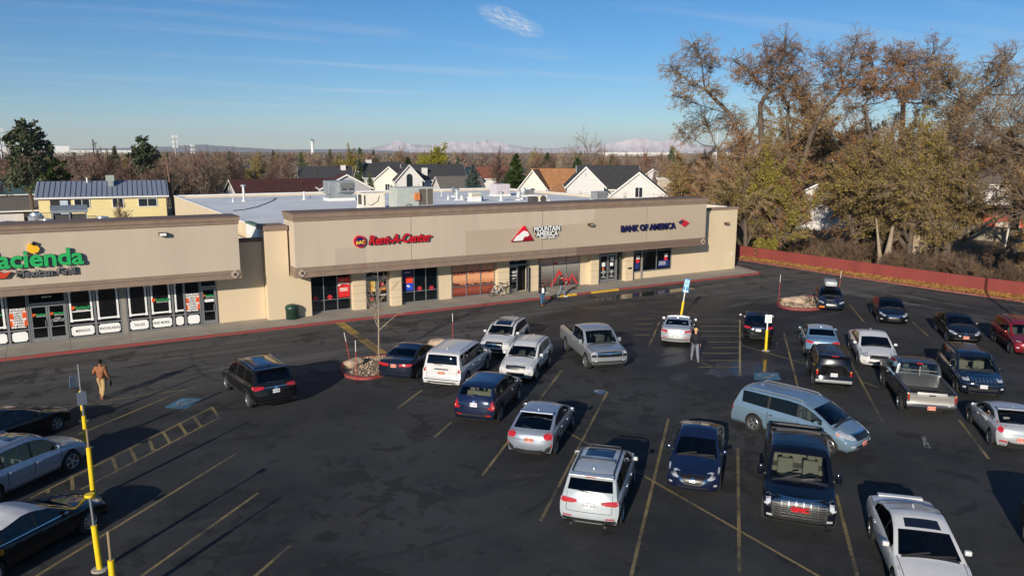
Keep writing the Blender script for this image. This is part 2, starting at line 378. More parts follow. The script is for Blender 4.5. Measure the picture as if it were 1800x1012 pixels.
stripes('access_aisle', [((1300.6,562),(1300.6,660))], m=YELH, w=.1)
stripes('access_aisle', [((1226+i*.3, y), (1300, y)) for i, y in enumerate((565,573.5,582,591,601,611,621,633.5,645))]+[((1116,560+k*9.5),(1152-k*3,560+k*9.5)) for k in range(4)], m=YELH, w=.085, z=.008)
stripes('crosswalk_lines', [((1004,533),(1044,543)), ((1028,528),(1086,543)), ((1060,524),(1118,540)), ((940,547),(1004,533)), ((960,541),(1060,524)), ((1004,547),(1110,532))], w=.08)
stripes('fire_lane_band', [((597,567),(672,621))], m=WORNY, w=.6)
def hc_mark(quad):
    P = [G(*q) for q in quad]
    mb = MB(); mb.add([(p.x, p.y, .006) for p in P], [(0, 1, 2, 3)])
    o = mb.build('parking_symbol', BLU, fixn=False); tag(o, None, None, None, 'structure')
    def uv(u, v): return P[0]*(1-u)*(1-v)+P[1]*u*(1-v)+P[2]*u*v+P[3]*(1-u)*v
    wm = MB()
    def pl(pts, w=.09):
        for a, b in zip(pts, pts[1:]):
            stripe(wm, uv(*a), uv(*b), w, .010)
    pl([(.45,.15),(.45,.5),(.7,.5),(.8,.78)]); pl([(.45,.32),(.65,.32)])
    pl([(.42+.24*math.cos(t), .62+.26*math.sin(t)) for t in np.linspace(2.2, 6.6, 12)], .07)
    wo_ = wm.build('parking_symbol', WHT, fixn=False); tag(wo_, None, None, None, 'structure')
hc_mark([(288,716),(325,719),(357,701),(320,699)])
hc_mark([(1325,668),(1373,668),(1368,655),(1326,655)])
stripes('lane_arrow', [((1622,764),(1626,786)), ((1626,786),(1635,787)), ((1622,764),(1635,787))], m=WHT, w=.07)
manhole = MB().lathe([(.3, 0), (.3, .012), (.27, .016), (0, .016)], 20, G(1055, 688)).build('manhole_cover', mat('polished_iron', (.55, .54, .52), .25, 1, var=.1), smooth=30)
tag(manhole, 'small round shiny metal cover in the asphalt at the head of a parking line', 'manhole cover')

# sidewalk with red kerb
CONC = mat('sidewalk_concrete', srgb(160, 152, 138), .9, var=.13, scale=.7, bump=.3, bscale=30)
REDK = mat('red_kerb_paint', srgb(150, 52, 50), .75, var=.5, scale=5, vcol2=srgb(120, 74, 68))
YELK = mat('yellow_kerb_paint', srgb(200, 160, 50), .75, var=.3, scale=5)
KY = 47.02; WY = 50.08
sw = MB(); xs = [-60]+[x for x in np.arange(-58, 54, 3.05)]+[54.6]
for a, b in zip(xs, xs[1:]):                                 # slabs with open joints
    sw.box(a+.008, b-.008, KY+.16, WY, -.05, .15)
sw.prism([(54.6, KY+.16), (55.1, KY+.2), (56.3, 50.8), (56.3, 54), (54.92, 54), (54.92, WY), (54.6, WY)], 'z', -.05, .148)
tag(sw.build('sidewalk', CONC), None, None, None, 'structure')
ks = MB()
for a, b in ((-60, 11.2), (11.22, 31.9), (38.4, 54.75)): ks.prism([(KY, -.05), (KY+.155, -.05), (KY+.155, .152), (KY+.03, .152), (KY, .12)], 'x', a, b)
ks.prism([(54.76, KY), (54.85, KY), (55.3, KY+.2), (56.5, 50.8), (56.5, 54), (56.32, 54), (56.32, 50.8), (55.12, KY+.25), (54.76, KY+.155)], 'z', -.05, .15)
tag(ks.build('kerb', REDK), None, None, None, 'structure')
ky = MB()
for a, b in ((31.92, 34.2), (35.6, 38.38)): ky.prism([(KY, -.05), (KY+.155, -.05), (KY+.155, .152), (KY+.03, .152), (KY, .12)], 'x', a, b)
tag(ky.build('kerb', YELK), None, None, None, 'structure')
kr = MB().prism([(KY, -.05), (KY+.155, -.05), (KY+.155, .152), (KY+.03, .152), (KY, .12)], 'x', 34.22, 35.58)
tag(kr.build('kerb', REDK), None, None, None, 'structure')
# ------------------------------------------------------------------ shop building
STU = mat('fascia_stucco', srgb(190, 175, 155), .9, var=.06, scale=.9, stretch=(1, 1, .12), bump=.25, bscale=60)
STU2 = mat('fascia_stucco_repaint', srgb(178, 161, 141), .9, var=.03, scale=.5, bump=.25, bscale=60)
STU3 = mat('fascia_stucco_newer', srgb(180, 164, 143), .9, var=.03, scale=.4, bump=.25, bscale=60)
TRIM = mat('trim_brown', srgb(136, 116, 100), .85, var=.12, scale=1.5)
TRIM2 = mat('trim_brown_newer', srgb(116, 96, 84), .85, var=.06, scale=1.5)
TRIMG = mat('trim_groove', srgb(84, 70, 60), .9, var=0)
WALLM = mat('tan_stucco_wall', srgb(211, 192, 160), .9, var=.05, scale=.9, stretch=(1, 1, .2), bump=.25, bscale=50)
WALLG = mat('block_joint', srgb(150, 130, 104), .9, var=0)
ALU = mat('aluminium_frame', srgb(150, 152, 152), .45, .6, var=.05)
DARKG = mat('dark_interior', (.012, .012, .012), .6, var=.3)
GL = glass('shop_glass', .75, (.8, .9, .9))
BLK = mat('black_sign_paint', (.012, .012, .012), .5, var=0)
WHITE = mat('white_sign', srgb(235, 235, 232), .6, var=.03)
GREYW = mat('roof_membrane', srgb(228, 228, 226), .85, var=.10, scale=.25, detail=8)
WFLASH = mat('white_flashing', srgb(226, 226, 222), .6, var=.04)
TPO2 = mat('roof_patch_grey', srgb(178, 184, 190), .6, var=.1)

FY = 48.08
def window_part(par, x0, x1, z0, z1, n, transom=None, y=WY-.02, glassmat=None, fr=.055, xs=None, sill=.09, bottom_solid=0):
    """storefront window: frame with mullions and one pane object"""
    gm = glassmat or GL
    w_ = MB(); e = fr/2
    xs = xs or [x0+(x1-x0)*i/n for i in range(n+1)]
    for x in xs: w_.box(x-e, x+e, y-.05, y+.05, z0, z1)
    for a, b in zip(xs, xs[1:]):
        for z in [z0+sill/2, z1-e]+([transom] if transom and not hasattr(transom, '__len__') else list(transom or [])):
            h = sill/2 if z == z0+sill/2 else e*.9
            w_.box(a+e, b-e, y-.045, y+.045, z-h, z+h)
    f = w_.build('window', ALU, par)
    p = MB().box(x0+e, x1-e, y+.006, y+.018, z0+sill, z1-fr).build('pane', gm, f)
    return f
def facade_wall(par, x0, x1, zt, holes, y=WY, th=.25, z0=.14):
    """wall box with rectangular openings (xa, xb, za, zb) cut out"""
    mb = MB(); holes = sorted(holes); x = x0
    for (a, b, c, d) in holes:
        if a > x: mb.box(x, a, y, y+th, z0, zt)
        if c > z0+.01: mb.box(a, b, y, y+th, z0, c)
        if d < zt-.01: mb.box(a, b, y, y+th, d, zt)
        x = b
    if x < x1: mb.box(x, x1, y, y+th, z0, zt)
    return mb.build('wall', WALLM, par)

def fascia(par, x0, x1, zb, zg, zc, zt, left_ret=False):
    """stucco fascia box with a stepped brown cap and a grooved brown band below"""
    y = FY; yb = WY-.003
    MB().box(x0, x1, y, yb, zg, zc).build('fascia', STU, par)
    b = MB(); b.mi = 0
    xa, xb2 = x0-.05, x1+.05
    b.box(xa, xb2, y-.05, yb, zb, zb+.30); b.box(xa, xb2, y-.06, yb, zb+.325, zg)
    b.mi = 1; b.box(xa+.02, xb2-.02, y-.035, yb, zb+.30, zb+.325)
    b.build('fascia_band', [TRIM, TRIMG], par)
    c = MB(); c.box(x0-.06, x1+.06, y-.07, yb+.3, zc, zc+.2); c.box(x0-.11, x1+.11, y-.12, yb+.33, zc+.2, zt-.06); c.mi = 1; c.box(x0-.13, x1+.13, y-.14, yb+.35, zt-.06, zt)
    c.build('parapet_cap', [TRIM, TRIM2], par)
def emblem(par, x, z, s=.27):
    y = FY-.07
    e = thing_part = MB(); e.prism([(x-s, z), (x, z-s), (x+s, z), (x, z+s)], 'y', y-.05, y)
    o = e.build('diamond_tile', mat('tile_pale', srgb(178, 164, 146), .8, var=.1), par)
    f = MB(); f.prism([(x-s*.5, z), (x, z-s*.5), (x+s*.5, z), (x, z+s*.5)], 'y', y-.065, y-.049); f.build('tile_centre', TRIM2, o)
    g_ = MB().box(x-.07, x+.07, y-.075, y-.064, z-.07, z+.07); g_.build('tile_centre', mat('tile_dark', srgb(70, 58, 50), .8, var=0), o)

B = thing('shop_building', 'long tan single-storey shop building with white flat roof and taupe sign fascia', 'building', (12.6, FY, 0))
B.location = (0, 0, 0)
XL, XR, YB = 11.45, 54.9, 93.5
ZR = 5.72
holes = [(14.08, 17.0, .16, 2.95), (18.05, 19.82, .16, 2.95), (20.78, 23.66, .16, 2.95), (24.8, 28.5, .16, 2.95), (29.72, 31.5, .16, 2.95),
         (32.6, 36.6, .16, 2.95), (38.62, 41.1, .16, 2.9), (42.28, 46.72, .74, 2.85)]
facade_wall(B, 12.62, XR, 5.6, holes)
w_ = MB()                                            # side, rear walls
w_.box(XL, XL+.25, 56.0, YB, 0, 5.95); w_.box(XR-.25, XR, WY+.26, YB, 0, 5.9); w_.box(XL+.26, XR-.26, YB-.25, YB, 0, 5.9)
w_.box(12.62, XR, WY, WY+.25, 5.601, 5.78)
w_.build('wall', WALLM, B)
MB().box(XL+.003, XL+.25, 51.2, 55.99, 0, 5.95).build('wall', WFLASH, B)
MB().box(XL+.26, XR-.26, WY+.26, YB-.26, ZR-.2, ZR).build('roof', GREYW, B)
seam = MB()
for y in np.arange(54, 93, 3.05): seam.box(XL+.3, XR-.3, y, y+.10, ZR, ZR+.006)
for x in (24.5, 38.2): seam.box(x, x+.12, WY+.3, YB-.3, ZR+.004, ZR+.012)
seam.build('roof_seam', TPO2, B)
cp = MB()                                            # white roof edge flashing
cp.box(XL-.06, XL+.34, 56.0, YB+.05, 5.95, 6.03); cp.box(XL+.35, XR+.06, YB-.35, YB+.05, 5.9, 6.05); cp.box(XR-.35, XR+.06, 51.5, YB-.36, 5.9, 5.98)
cp.build('roof_edge', WFLASH, B)
gcap = MB().box(XL-.08, XL+.36, 51.15, 55.99, 5.952, 6.08); gcap.build('roof_edge', mat('green_flashing', srgb(92, 118, 98), .6, var=.1), B)
# right hand return wall of the block, wall cap
MB().box(48.95, XR+.1, WY-.06, WY+.34, 5.781, 6.02).build('parapet_cap', TRIM, B)
fascia(B, 12.75, 48.8, 2.98, 3.64, 6.62, 7.15)
MB().box(12.75, 48.8, WY+.0, WY+.3, 5.781, 6.619).build('parapet', STU, B)
MB().box(12.74, 48.81, WY+.31, WY+.36, ZR+.01, 6.6).build('parapet_flashing', WFLASH, B)
pt = MB(); pt.box(25.02, 33.5, FY-.004, FY, 3.66, 5.40); pt.build('repainted_patch', STU2, B)
pt = MB(); pt.prism([(36.3, 3.66), (48.78, 3.66), (48.78, 6.6), (36.6, 6.6), (36.5, 5.9), (36.1, 5.5), (33.52, 5.45), (33.52, 3.66)], 'y', FY-.0045, FY-.0003); pt.build('repainted_patch', STU3, B)
pt = MB(); pt.box(34.8, 48.86, FY-.0665, FY-.0605, 3.31, 3.638); pt.box(34.8, 48.86, FY-.0565, FY-.0505, 2.985, 3.275); pt.build('repainted_patch', TRIM2, B)
pt = MB(); pt.box(15.35, 17.5, FY-.0040, FY-.0002, 3.66, 4.72); pt.build('repainted_patch', mat('stain_patch', srgb(182, 167, 148), .9, var=.04, scale=.8), B)
pt = MB(); pt.box(17.1, 17.45, FY-.0664, FY-.0604, 3.31, 3.637); pt.build('repainted_patch', mat('rust_run', srgb(138, 106, 92), .9, var=.08), B)
for x in (20.76, 31.6, 42.0): MB().box(x, x+.025, FY-.006, FY-.001, 3.65, 6.61).build('fascia_joint', TRIMG, B)
SOF = mat('soffit', srgb(120, 108, 94), .9, var=.05)
MB().box(12.9, 48.6, FY+.1, WY-.02, 2.985, 3.0)
emblem(B, 13.12, 3.3); emblem(B, 48.5, 3.3)
# tall end pier at the left with its cap
pr_ = MB().box(11.2, 12.615, 49.3, WY+1.1, .14, 6.0); pr_.box(12.616, 14.02, 49.303, WY-.002, .14, 2.975); pr_.build('pier', WALLM, B)
MB().box(11.12, 12.64, 49.2, WY+1.12, 6.0, 6.3).build('parapet_cap', TRIM, B)
# protruding piers between the shop fronts
for a, b in ((17.02, 17.95), (19.84, 20.62), (28.6, 29.6), (31.5, 32.3), (37.5, 38.3), (41.2, 42.0)):
    pm = MB(); pm.box(a, b, 49.62, WY-.002, .15, 2.975)
    p_ = pm.build('pier', WALLM, B)
    for z in (.75, 1.3, 1.85, 2.4): MB().box(a-.002, b+.002, 49.615, WY-.003, z, z+.018).build('block_joint', WALLG, p_)
# dark rooms behind the glass
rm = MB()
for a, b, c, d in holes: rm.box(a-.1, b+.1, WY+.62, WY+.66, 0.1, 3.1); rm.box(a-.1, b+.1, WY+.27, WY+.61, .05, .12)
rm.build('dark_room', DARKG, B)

# rental store windows with lattice grilles
LAT = mat('white_lattice', srgb(225, 225, 220), .5, 0, var=.05)
REDP = mat('red_poster', srgb(205, 38, 38), .5, var=.12, scale=1.5)
def lattice(par, x0, x1, z0, z1, dx=.19, dz=.30):
    mb = MB(); y = WY+.06
    n = max(1, int((x1-x0)/dx)); dx = (x1-x0)/n; m_ = max(1, int((z1-z0)/dz)); dz = (z1-z0)/m_
    for i in range(n):
        for j in range(m_):
            a = Vector((x0+i*dx, y, z0+j*dz)); b = a+Vector((dx, 0, dz)); c = a+Vector((dx, 0, 0)); d = a+Vector((0, 0, dz))
            mid = (a+b)/2
            for p, q in ((a, mid+Vector((-dx*.12, 0, 0))), (mid+Vector((-dx*.12, 0, 0)), d), (c, mid+Vector((dx*.12, 0, 0))), (mid+Vector((dx*.12, 0, 0)), b)):
                mb.tube([p, q], .019, 4, False)
    return mb.build('lattice_grille', LAT, par)
def snowflake(par, x, z, r=.17):
    mb = MB(); y = WY-.03
    for k in range(6):
        t = k*math.pi/3; d = Vector((math.cos(t), 0, math.sin(t))); e = Vector((-d.z, 0, d.x))
        c = Vector((x, y, z)); mb.add([c-e*.02, c+d*r-e*.045, c+d*(r+.03), c+d*r+e*.045, c+e*.02], [(0, 1, 2, 3, 4)])
    return mb.build('snowflake_decal', mat('decal_red', srgb(225, 60, 75), .5, var=.3, scale=8), par)
wa = window_part(B, 14.13, 16.98, .16, 2.94, 3, .98)
lattice(wa, 14.2, 15.05, .3, 2.0); lattice(wa, 15.12, 16.0, .3, 2.0); lattice(wa, 16.1, 16.9, .3, .9)
snowflake(wa, 14.5, 1.15); snowflake(wa, 15.5, 1.15)
pm = MB().box(16.08, 16.93, WY-.028, WY-.02, 1.06, 2.45); o_ = pm.build('poster', REDP, wa)
mm_ = MB().prism([(16.1, 1.84), (16.4, 1.99), (16.9, 1.94), (16.9, 2.02), (16.4, 2.10), (16.12, 2.08)], 'y', WY-.034, WY-.029); mm_.build('poster_picture', WHITE, o_)
text_mesh('poster_text', 'MEMORY\nMAKING', .13, WHITE, o_, .002, .006, loc=(16.5, WY-.032, 1.60), sx=1.1)
text_mesh('poster_text', 'HOLIDAY', .11, mat('gold_text', srgb(220, 180, 110), .5, var=0), o_, .002, .003, loc=(16.5, WY-.032, 2.25), sx=1.1)
wb = window_part(B, 20.83, 23.64, .16, 2.94, 3, .98)
lattice(wb, 21.82, 22.66, .3, 2.05); lattice(wb, 22.8, 23.6, .3, 2.05); lattice(wb, 20.9, 21.7, .3, .9)
snowflake(wb, 22.2, 1.15); snowflake(wb, 23.15, 1.1)
o_ = MB().box(20.88, 21.74, WY-.028, WY-.02, 1.0, 2.88).build('poster', mat('navy_poster', srgb(20, 28, 84), .5, var=.1), wb)
MB().box(21.15, 21.68, WY-.034, WY-.029, 1.62, 2.1).build('poster_picture', mat('orange_red', srgb(232, 70, 40), .5, var=.1), o_)
MB().box(21.15, 21.68, WY-.034, WY-.029, 1.08, 1.60).build('poster_picture', mat('royal_blue', srgb(40, 80, 200), .5, var=.1), o_)
MB().prism([(21.2, 1.4), (21.35, 1.32), (21.5, 1.36), (21.35, 1.42), (21.4, 1.52), (21.3, 1.46), (21.2, 1.5)], 'y', WY-.038, WY-.035).build('poster_picture', WHITE, o_)
text_mesh('poster_text', 'holiday', .16, WHITE, o_, .002, .002, loc=(21.25, WY-.032, 2.4))
# doors
def leaf(par, x0, x1, name='door', y=WY-.02, z1=2.2, rot=0, hinge=0, bar=True, back=True):
    mb = MB(); f = .09
    def bx(a, b, c, d): mb.box(a, b, y-.025, y+.025, c, d)
    bx(x0, x0+f, .17, z1); bx(x1-f, x1, .17, z1); bx(x0+f, x1-f, .17, .42); bx(x0+f, x1-f, z1-.1, z1)
    if bar: bx(x0+f, x1-f, .98, 1.03)
    d = mb.build(name, ALU, par)
    MB().box(x0+f, x1-f, y-.004, y+.004, .42, z1-.1).build('pane', GL, d)
    hx = x1-.14 if hinge == 0 else x0+.14
    MB().tube([(hx, y-.03, 1.02), (hx, y-.09, 1.02), (hx, y-.09, 1.42), (hx, y-.03, 1.42)], .016, 6).build('handle', mat('steel_handle', (.6, .6, .6), .3, 1, var=0), d)
    return d
def door_pair(par, x0, x1, zt=2.94, z1=2.2):
    fr = MB(); y = WY-.02
    fr.box(x0, x0+.06, y-.05, y+.05, .16, zt); fr.box(x1-.06, x1, y-.05, y+.05, .16, zt); fr.box(x0+.06, x1-.06, y-.045, y+.045, z1+.01, z1+.13); fr.box(x0+.06, x1-.06, y-.045, y+.045, zt-.05, zt)
    f = fr.build('door_frame', ALU, par)
    MB().box(x0+.06, x1-.06, y-.003, y+.003, z1+.13, zt-.05).build('transom_pane', GL, f)
    return f
door_pair(B, 18.08, 19.8)
l1 = leaf(B, 18.15, 18.93); l2 = leaf(B, 18.95, 19.73, hinge=1)
o_ = MB().box(18.26, 18.8, WY-.034, WY-.026, 1.25, 2.06).build('notice', mat('notice_tan', srgb(210, 190, 120), .5, var=.4, scale=4), l1)
MB().box(18.42, 18.62, WY-.04, WY-.035, 1.3, 1.95).build('notice_panel', mat('amber', srgb(235, 160, 40), .5, var=.1), o_)
MB().box(18.3, 18.62, WY-.034, WY-.026, .62, .85).build('notice', REDP, l1)
MB().lathe([(.13, 0), (.13, .006), (0, .006)], 20, (19.33, WY-.026, 1.72), 'y').build('notice', mat('rac_pink', srgb(205, 60, 90), .5, var=.2), l2)
MB().box(19.1, 19.6, WY-.034, WY-.026, 1.3, 1.5).build('notice', mat('amber2', srgb(205, 120, 40), .5, var=.5, scale=9), l2)
MB().box(19.08, 19.62, WY-.034, WY-.026, .93, 1.02).build('notice', WHITE, l2)
text_mesh('door_number', '3564 W', .16, WHITE, B, .002, .002, loc=(18.94, WY-.03, 2.62))

# credit union windows: printed murals
def grad(name, stops, z0, z1, nz=.0, sc=3):
    m = bpy.data.materials.new(name); m.use_nodes = True; t = m.node_tree; b = t.nodes['Principled BSDF']; b.inputs['Roughness'].default_value = .35
    tcn = t.nodes.new('ShaderNodeTexCoord'); s = t.nodes.new('ShaderNodeSeparateXYZ'); t.links.new(tcn.outputs['Object'], s.inputs[0])
    n = t.nodes.new('ShaderNodeTexNoise'); n.inputs['Scale'].default_value = sc; n.inputs['Detail'].default_value = 6; t.links.new(tcn.outputs['Object'], n.inputs[0])
    a = t.nodes.new('ShaderNodeMath'); a.operation = 'MULTIPLY_ADD'; a.inputs[1].default_value = nz; t.links.new(n.outputs[0], a.inputs[0]); t.links.new(s.outputs[2], a.inputs[2])
    mr = t.nodes.new('ShaderNodeMapRange'); mr.inputs[1].default_value = z0+nz/2; mr.inputs[2].default_value = z1+nz/2; t.links.new(a.outputs[0], mr.inputs[0])
    r = t.nodes.new('ShaderNodeValToRGB'); t.links.new(mr.outputs[0], r.inputs[0])
    while len(r.color_ramp.elements) < len(stops): r.color_ramp.elements.new(.5)
    for e, (p, c) in zip(r.color_ramp.elements, stops): e.position = p; e.color = (*c, 1)
    t.links.new(r.outputs[0], b.inputs['Base Color']); return m
m1 = grad('mural_sunset', [(0, srgb(96, 42, 36)), (.16, srgb(150, 78, 60)), (.30, srgb(136, 62, 44)), (.305, srgb(178, 112, 78)), (.5, srgb(224, 164, 118)), (.75, srgb(214, 150, 112)), (1, srgb(160, 146, 138))], .25, 2.9, .12)
m2 = grad('mural_hills', [(0, srgb(70, 60, 56)), (.22, srgb(104, 84, 80)), (.4, srgb(116, 112, 108)), (.65, srgb(150, 146, 138)), (.78, srgb(222, 176, 150)), (1, srgb(168, 150, 140))], .25, 2.9, .5, .8)
for (x0, x1, m_, n_) in ((24.84, 28.48, m1, 3), (32.64, 36.58, m2, 3)):
    wv = window_part(B, x0, x1, .16, 2.94, n_, 1.0, glassmat=m_)
    if m_ is m1:
        pts = [(x0+.05, .92)]
        for i in range(25): x = x0+.05+(x1-x0-.1)*i/24; pts.append((x, 1.02+.16*abs(math.sin(i*1.3))+(.25 if i < 4 else 0)*(1-i/5)+.05*math.sin(i*5)))
        pts.append((x1-.05, .92))
        MB().prism(pts, 'y', WY-.0195, WY-.0155).build('mural_print', mat('mural_treeline', srgb(92, 52, 48), .4, var=.2), wv)
        text_mesh('mural_text', 'GUIDING YOU FORWARD', .34, mat('mural_maroon', srgb(122, 36, 34), .4, var=0), wv, .003, .014, loc=((x0+x1)/2, WY-.019, 1.98), sx=.88)
    else:
        RR = mat('mural_red', srgb(196, 58, 56), .4, var=.05)
        def chev(cx, z0, hw, hh, w):
            MB().prism([(cx-hw, z0), (cx, z0+hh), (cx+hw, z0), (cx+hw-w, z0), (cx, z0+hh-w*hh/hw), (cx-hw+w, z0)], 'y', WY-.0195, WY-.0155).build('mural_print', RR, wv)
        chev(34.6, .27, .9, 1.35, .26); chev(35.9, .27, .62, .95, .2); chev(35.35, .27, .3, 1.0, .16)
        MB().prism([(33.9, 2.05), (34.1, 2.2), (34.5, 2.22), (34.3, 2.05)], 'y', WY-.0195, WY-.0155).build('mural_print', RR, wv)
        text_mesh('mural_text', 'MOUNTAIN AMERICA', .15, WHITE, wv, .002, .004, loc=(34.95, WY-.017, 2.15), sx=.8)
# door 2: left leaf closed, right leaf standing open towards the street
door_pair(B, 29.74, 31.48)
l3 = leaf(B, 29.81, 30.6)
text_mesh('notice', 'MOUNTAIN\nAMERICA', .11, WHITE, l3, .002, .003, loc=(30.28, WY-.05, 1.72))
MB().box(29.92, 30.5, WY-.034, WY-.026, 1.42, 1.5).build('notice', WHITE, l3)
text_mesh('notice', '9-6 MON-FRI\n9-2 SAT', .09, WHITE, l3, .002, .001, loc=(30.2, WY-.05, 1.22))
l4 = leaf(B, 0, .8, y=0, hinge=0, z1=2.2); l4.location = (31.42, WY-.06, 0); l4.rotation_euler = (0, 0, R_(180+68))
text_mesh('door_number', '3566 W', .14, WHITE, B, .002, .002, loc=(30.6, WY-.03, 2.62))
# bank door and window
fr = MB(); y = WY-.02
for a in (38.64, 39.86+.02, 40.42, 41.04): fr.box(a, a+.07, y-.05, y+.05, .16, 2.88)
door_pair(B, 38.64, 40.5, 2.88, 2.45)
l5 = leaf(B, 38.71, 39.55, z1=2.45); l6 = leaf(B, 39.57, 40.42, z1=2.45, hinge=1)
window_part(B, 40.53, 41.08, .16, 2.88, 1)
for l_, x in ((l5, 39.12), (l6, 39.98)):
    MB().box(x-.17, x+.17, WY-.034, WY-.026, 1.5, 1.85 if l_ is l5 else 1.8).build('notice', WHITE, l_)
    text_mesh('notice', 'LOBBY\nHOURS\n9-5\n9-1\nCLOSED', .13, WHITE, l_, .002, .001, loc=(x, WY-.05, .85))
MB().box(39.85, 40.2, WY-.034, WY-.026, 1.95, 2.25).build('notice', WHITE, l6)
MB().box(39.0, 39.16, WY-.034, WY-.026, 1.2, 1.42).build('notice', mat('orange_note', srgb(226, 120, 40), .5, var=.1), l5)
we = window_part(B, 42.30, 46.70, .75, 2.84, 3, 2.5, xs=[42.33, 43.3, 45.0, 46.68])
MB().box(43.16, 43.34, WY-.14, WY-.075, .16, 2.97).build('post', mat('grey_post', srgb(140, 134, 126), .7, var=.1), B)
BNV = mat('bank_navy', srgb(36, 50, 110), .5, var=.1); BRD = mat('bank_red', srgb(204, 46, 52), .5, var=.1)
def bank_poster(x, s):
    o = MB().box(x-.3*s, x+.2*s, WY-.028, WY-.02, 1.0, 1.55).build('poster', BNV, we)
    MB().box(x-.22*s, x+.2*s, WY-.034, WY-.029, 1.56, 1.88).build('poster_picture', BRD, o)
    MB().box(x-.18*s, x+.22*s, WY-.034, WY-.029, 1.881, 2.15).build('poster_picture', WHITE, o)
bank_poster(42.85, .95); bank_poster(46.1, .9)
o_ = MB().box(45.25, 46.5, WY-.0285, WY-.0205, .98, 1.6).build('poster', BNV, we)
text_mesh('poster_text', 'OPEN AN\nACCOUNT', .17, WHITE, o_, .002, .003, loc=(45.7, WY-.032, 1.32))
MB().box(44.5, 44.9, WY+.1, WY+.25, .8, 1.25).build('interior_printer', WHITE, we)
MB().box(41.45, 41.85, 49.585, 49.618, 1.15, 1.3).build('wall_plate', BLK, B)
MB().box(54.35, 54.6, WY-.03, WY-.002, 1.3, 1.75).build('meter_box', mat('pale_box', srgb(214, 206, 194), .6, var=.05), B)

# ------------------------------------------------------------------ restaurant building at the left
B2 = thing('restaurant_building', 'tan restaurant building at far left with arched window graphics below its fascia', 'building', (0, 0, 0))
facade_wall(B2, -40, 11.18, 5.25, [(-14.5, 8.2, .16, 3.3)], y=WY+.001)
w_ = MB(); w_.box(-40, 11.0, 60.0, 60.2, 0, 5.0); w_.box(10.9, 11.1, WY+.26, 59.9, 0, 5.0); w_.build('wall', WALLM, B2)
MB().box(-40, 10.89, WY+.26, 59.99, 4.7, 4.9).build('roof', GREYW, B2)
fascia(B2, -40, 9.34, 3.27, 3.80, 6.64, 7.1)
MB().box(-40, 9.34, WY, WY+.3, 5.251, 6.639).build('parapet', STU, B2)
MB().box(9.36, 11.19, WY-.05, WY+.3, 5.251, 5.5).build('parapet_cap', TRIM2, B2)
emblem(B2, 9.0, 3.55)
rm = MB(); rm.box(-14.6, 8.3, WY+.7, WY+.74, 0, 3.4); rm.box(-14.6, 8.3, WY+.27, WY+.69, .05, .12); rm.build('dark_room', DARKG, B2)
BG2 = mat('dim_interior_pane', (.008, .008, .009), .12, var=0)  # opaque near-black panes stand in for clear glass before the dim interior
def rest_panel(x0, x1, kind, txt=''):
    y = WY-.02
    mb = MB(); e = .03
    for x in (x0, x1): mb.box(x-e, x+e, y-.05, y+.05, .16, 3.28)
    for z in (.21, .96, 3.24): mb.box(x0+e, x1-e, y-.045, y+.045, z-.035, z+.035)
    f = mb.build('window', ALU, B2)
    MB().box(x0+e, x1-e, y+.006, y+.018, .25, 3.2).build('pane', BG2, f)
    def q(a, b, c, d, m=WHITE, nm='window_graphic', yy=y-.001): return MB().box(a, b, yy-.006, yy+.002, c, d).build(nm, m, f)
    c = .07; a, b, z0, z1 = x0+.09, x1-.09, .31, .86
    MB().prism([(a+c, z0), (b-c, z0), (b-c, z0+c), (b, z0+c), (b, z1-c), (b-c, z1-c), (b-c, z1), (a+c, z1), (a+c, z1-c), (a, z1-c), (a, z0+c), (a+c, z0+c)], 'y', y-.008, y).build('window_graphic', WHITE, f)
    if txt: text_mesh('window_text', txt, .2, BLK, f, .002, .004, loc=((a+b)/2, y-.012, .58), sx=.8, spacing=1.15)
    if kind in 'ac':
        for s in ((a, 1), (b, -1)):
            x = s[0]; w = .1*s[1]
            q(min(x, x+w), max(x, x+w), 1.3, 2.85); q(min(x-.02*s[1], x+w*1.4), max(x-.02*s[1], x+w*1.4), 1.14, 1.3); q(min(x-.02*s[1], x+w*1.3), max(x-.02*s[1], x+w*1.3), 2.8, 2.98)
            if kind == 'c': break
        q(a+.15, b-(.15 if kind == 'a' else -.05), 1.17, 1.27)
        n = 10; xa, xb = a+.1, b-.1
        arch = [(x0+e, 3.2), (x0+e, 2.98), (xa, 2.98), (xa+.1, 2.94)]+[(xa+.1+(xb-xa-.2)*i/n, 2.94+.14*math.sin(math.pi*i/n)**.5 if 0 < i < n else 2.94) for i in range(n+1)]+[(xb, 2.98), (x1-e, 2.98), (x1-e, 3.2)]
        MB().prism(arch, 'y', y-.008, y).build('window_graphic', mat('arch_grey', srgb(170, 168, 166), .5, var=.05), f)
    return f
ORG = mat('graphic_orange', srgb(222, 84, 24), .5, var=.25, scale=6); GRN = mat('graphic_green', srgb(30, 150, 80), .5, var=0)
def little_logo(par, cx, z, s=1.0):
    y = WY-.03
    MB().prism([(cx-.48*s, z-.12*s), (cx-.3*s, z-.05*s), (cx-.25*s, z+.1*s), (cx-.45*s, z+.14*s)], 'y', y-.01, y-.002).build('window_graphic', ORG, par)
    text_mesh('window_text', 'Hacienda', .24*s, GRN, par, .002, .008, loc=(cx+.1*s, y-.006, z+.02*s))
    text_mesh('window_text', 'MEXICAN GRILL', .09*s, WHITE, par, .002, .001, loc=(cx+.1*s, y-.006, z-.13*s))
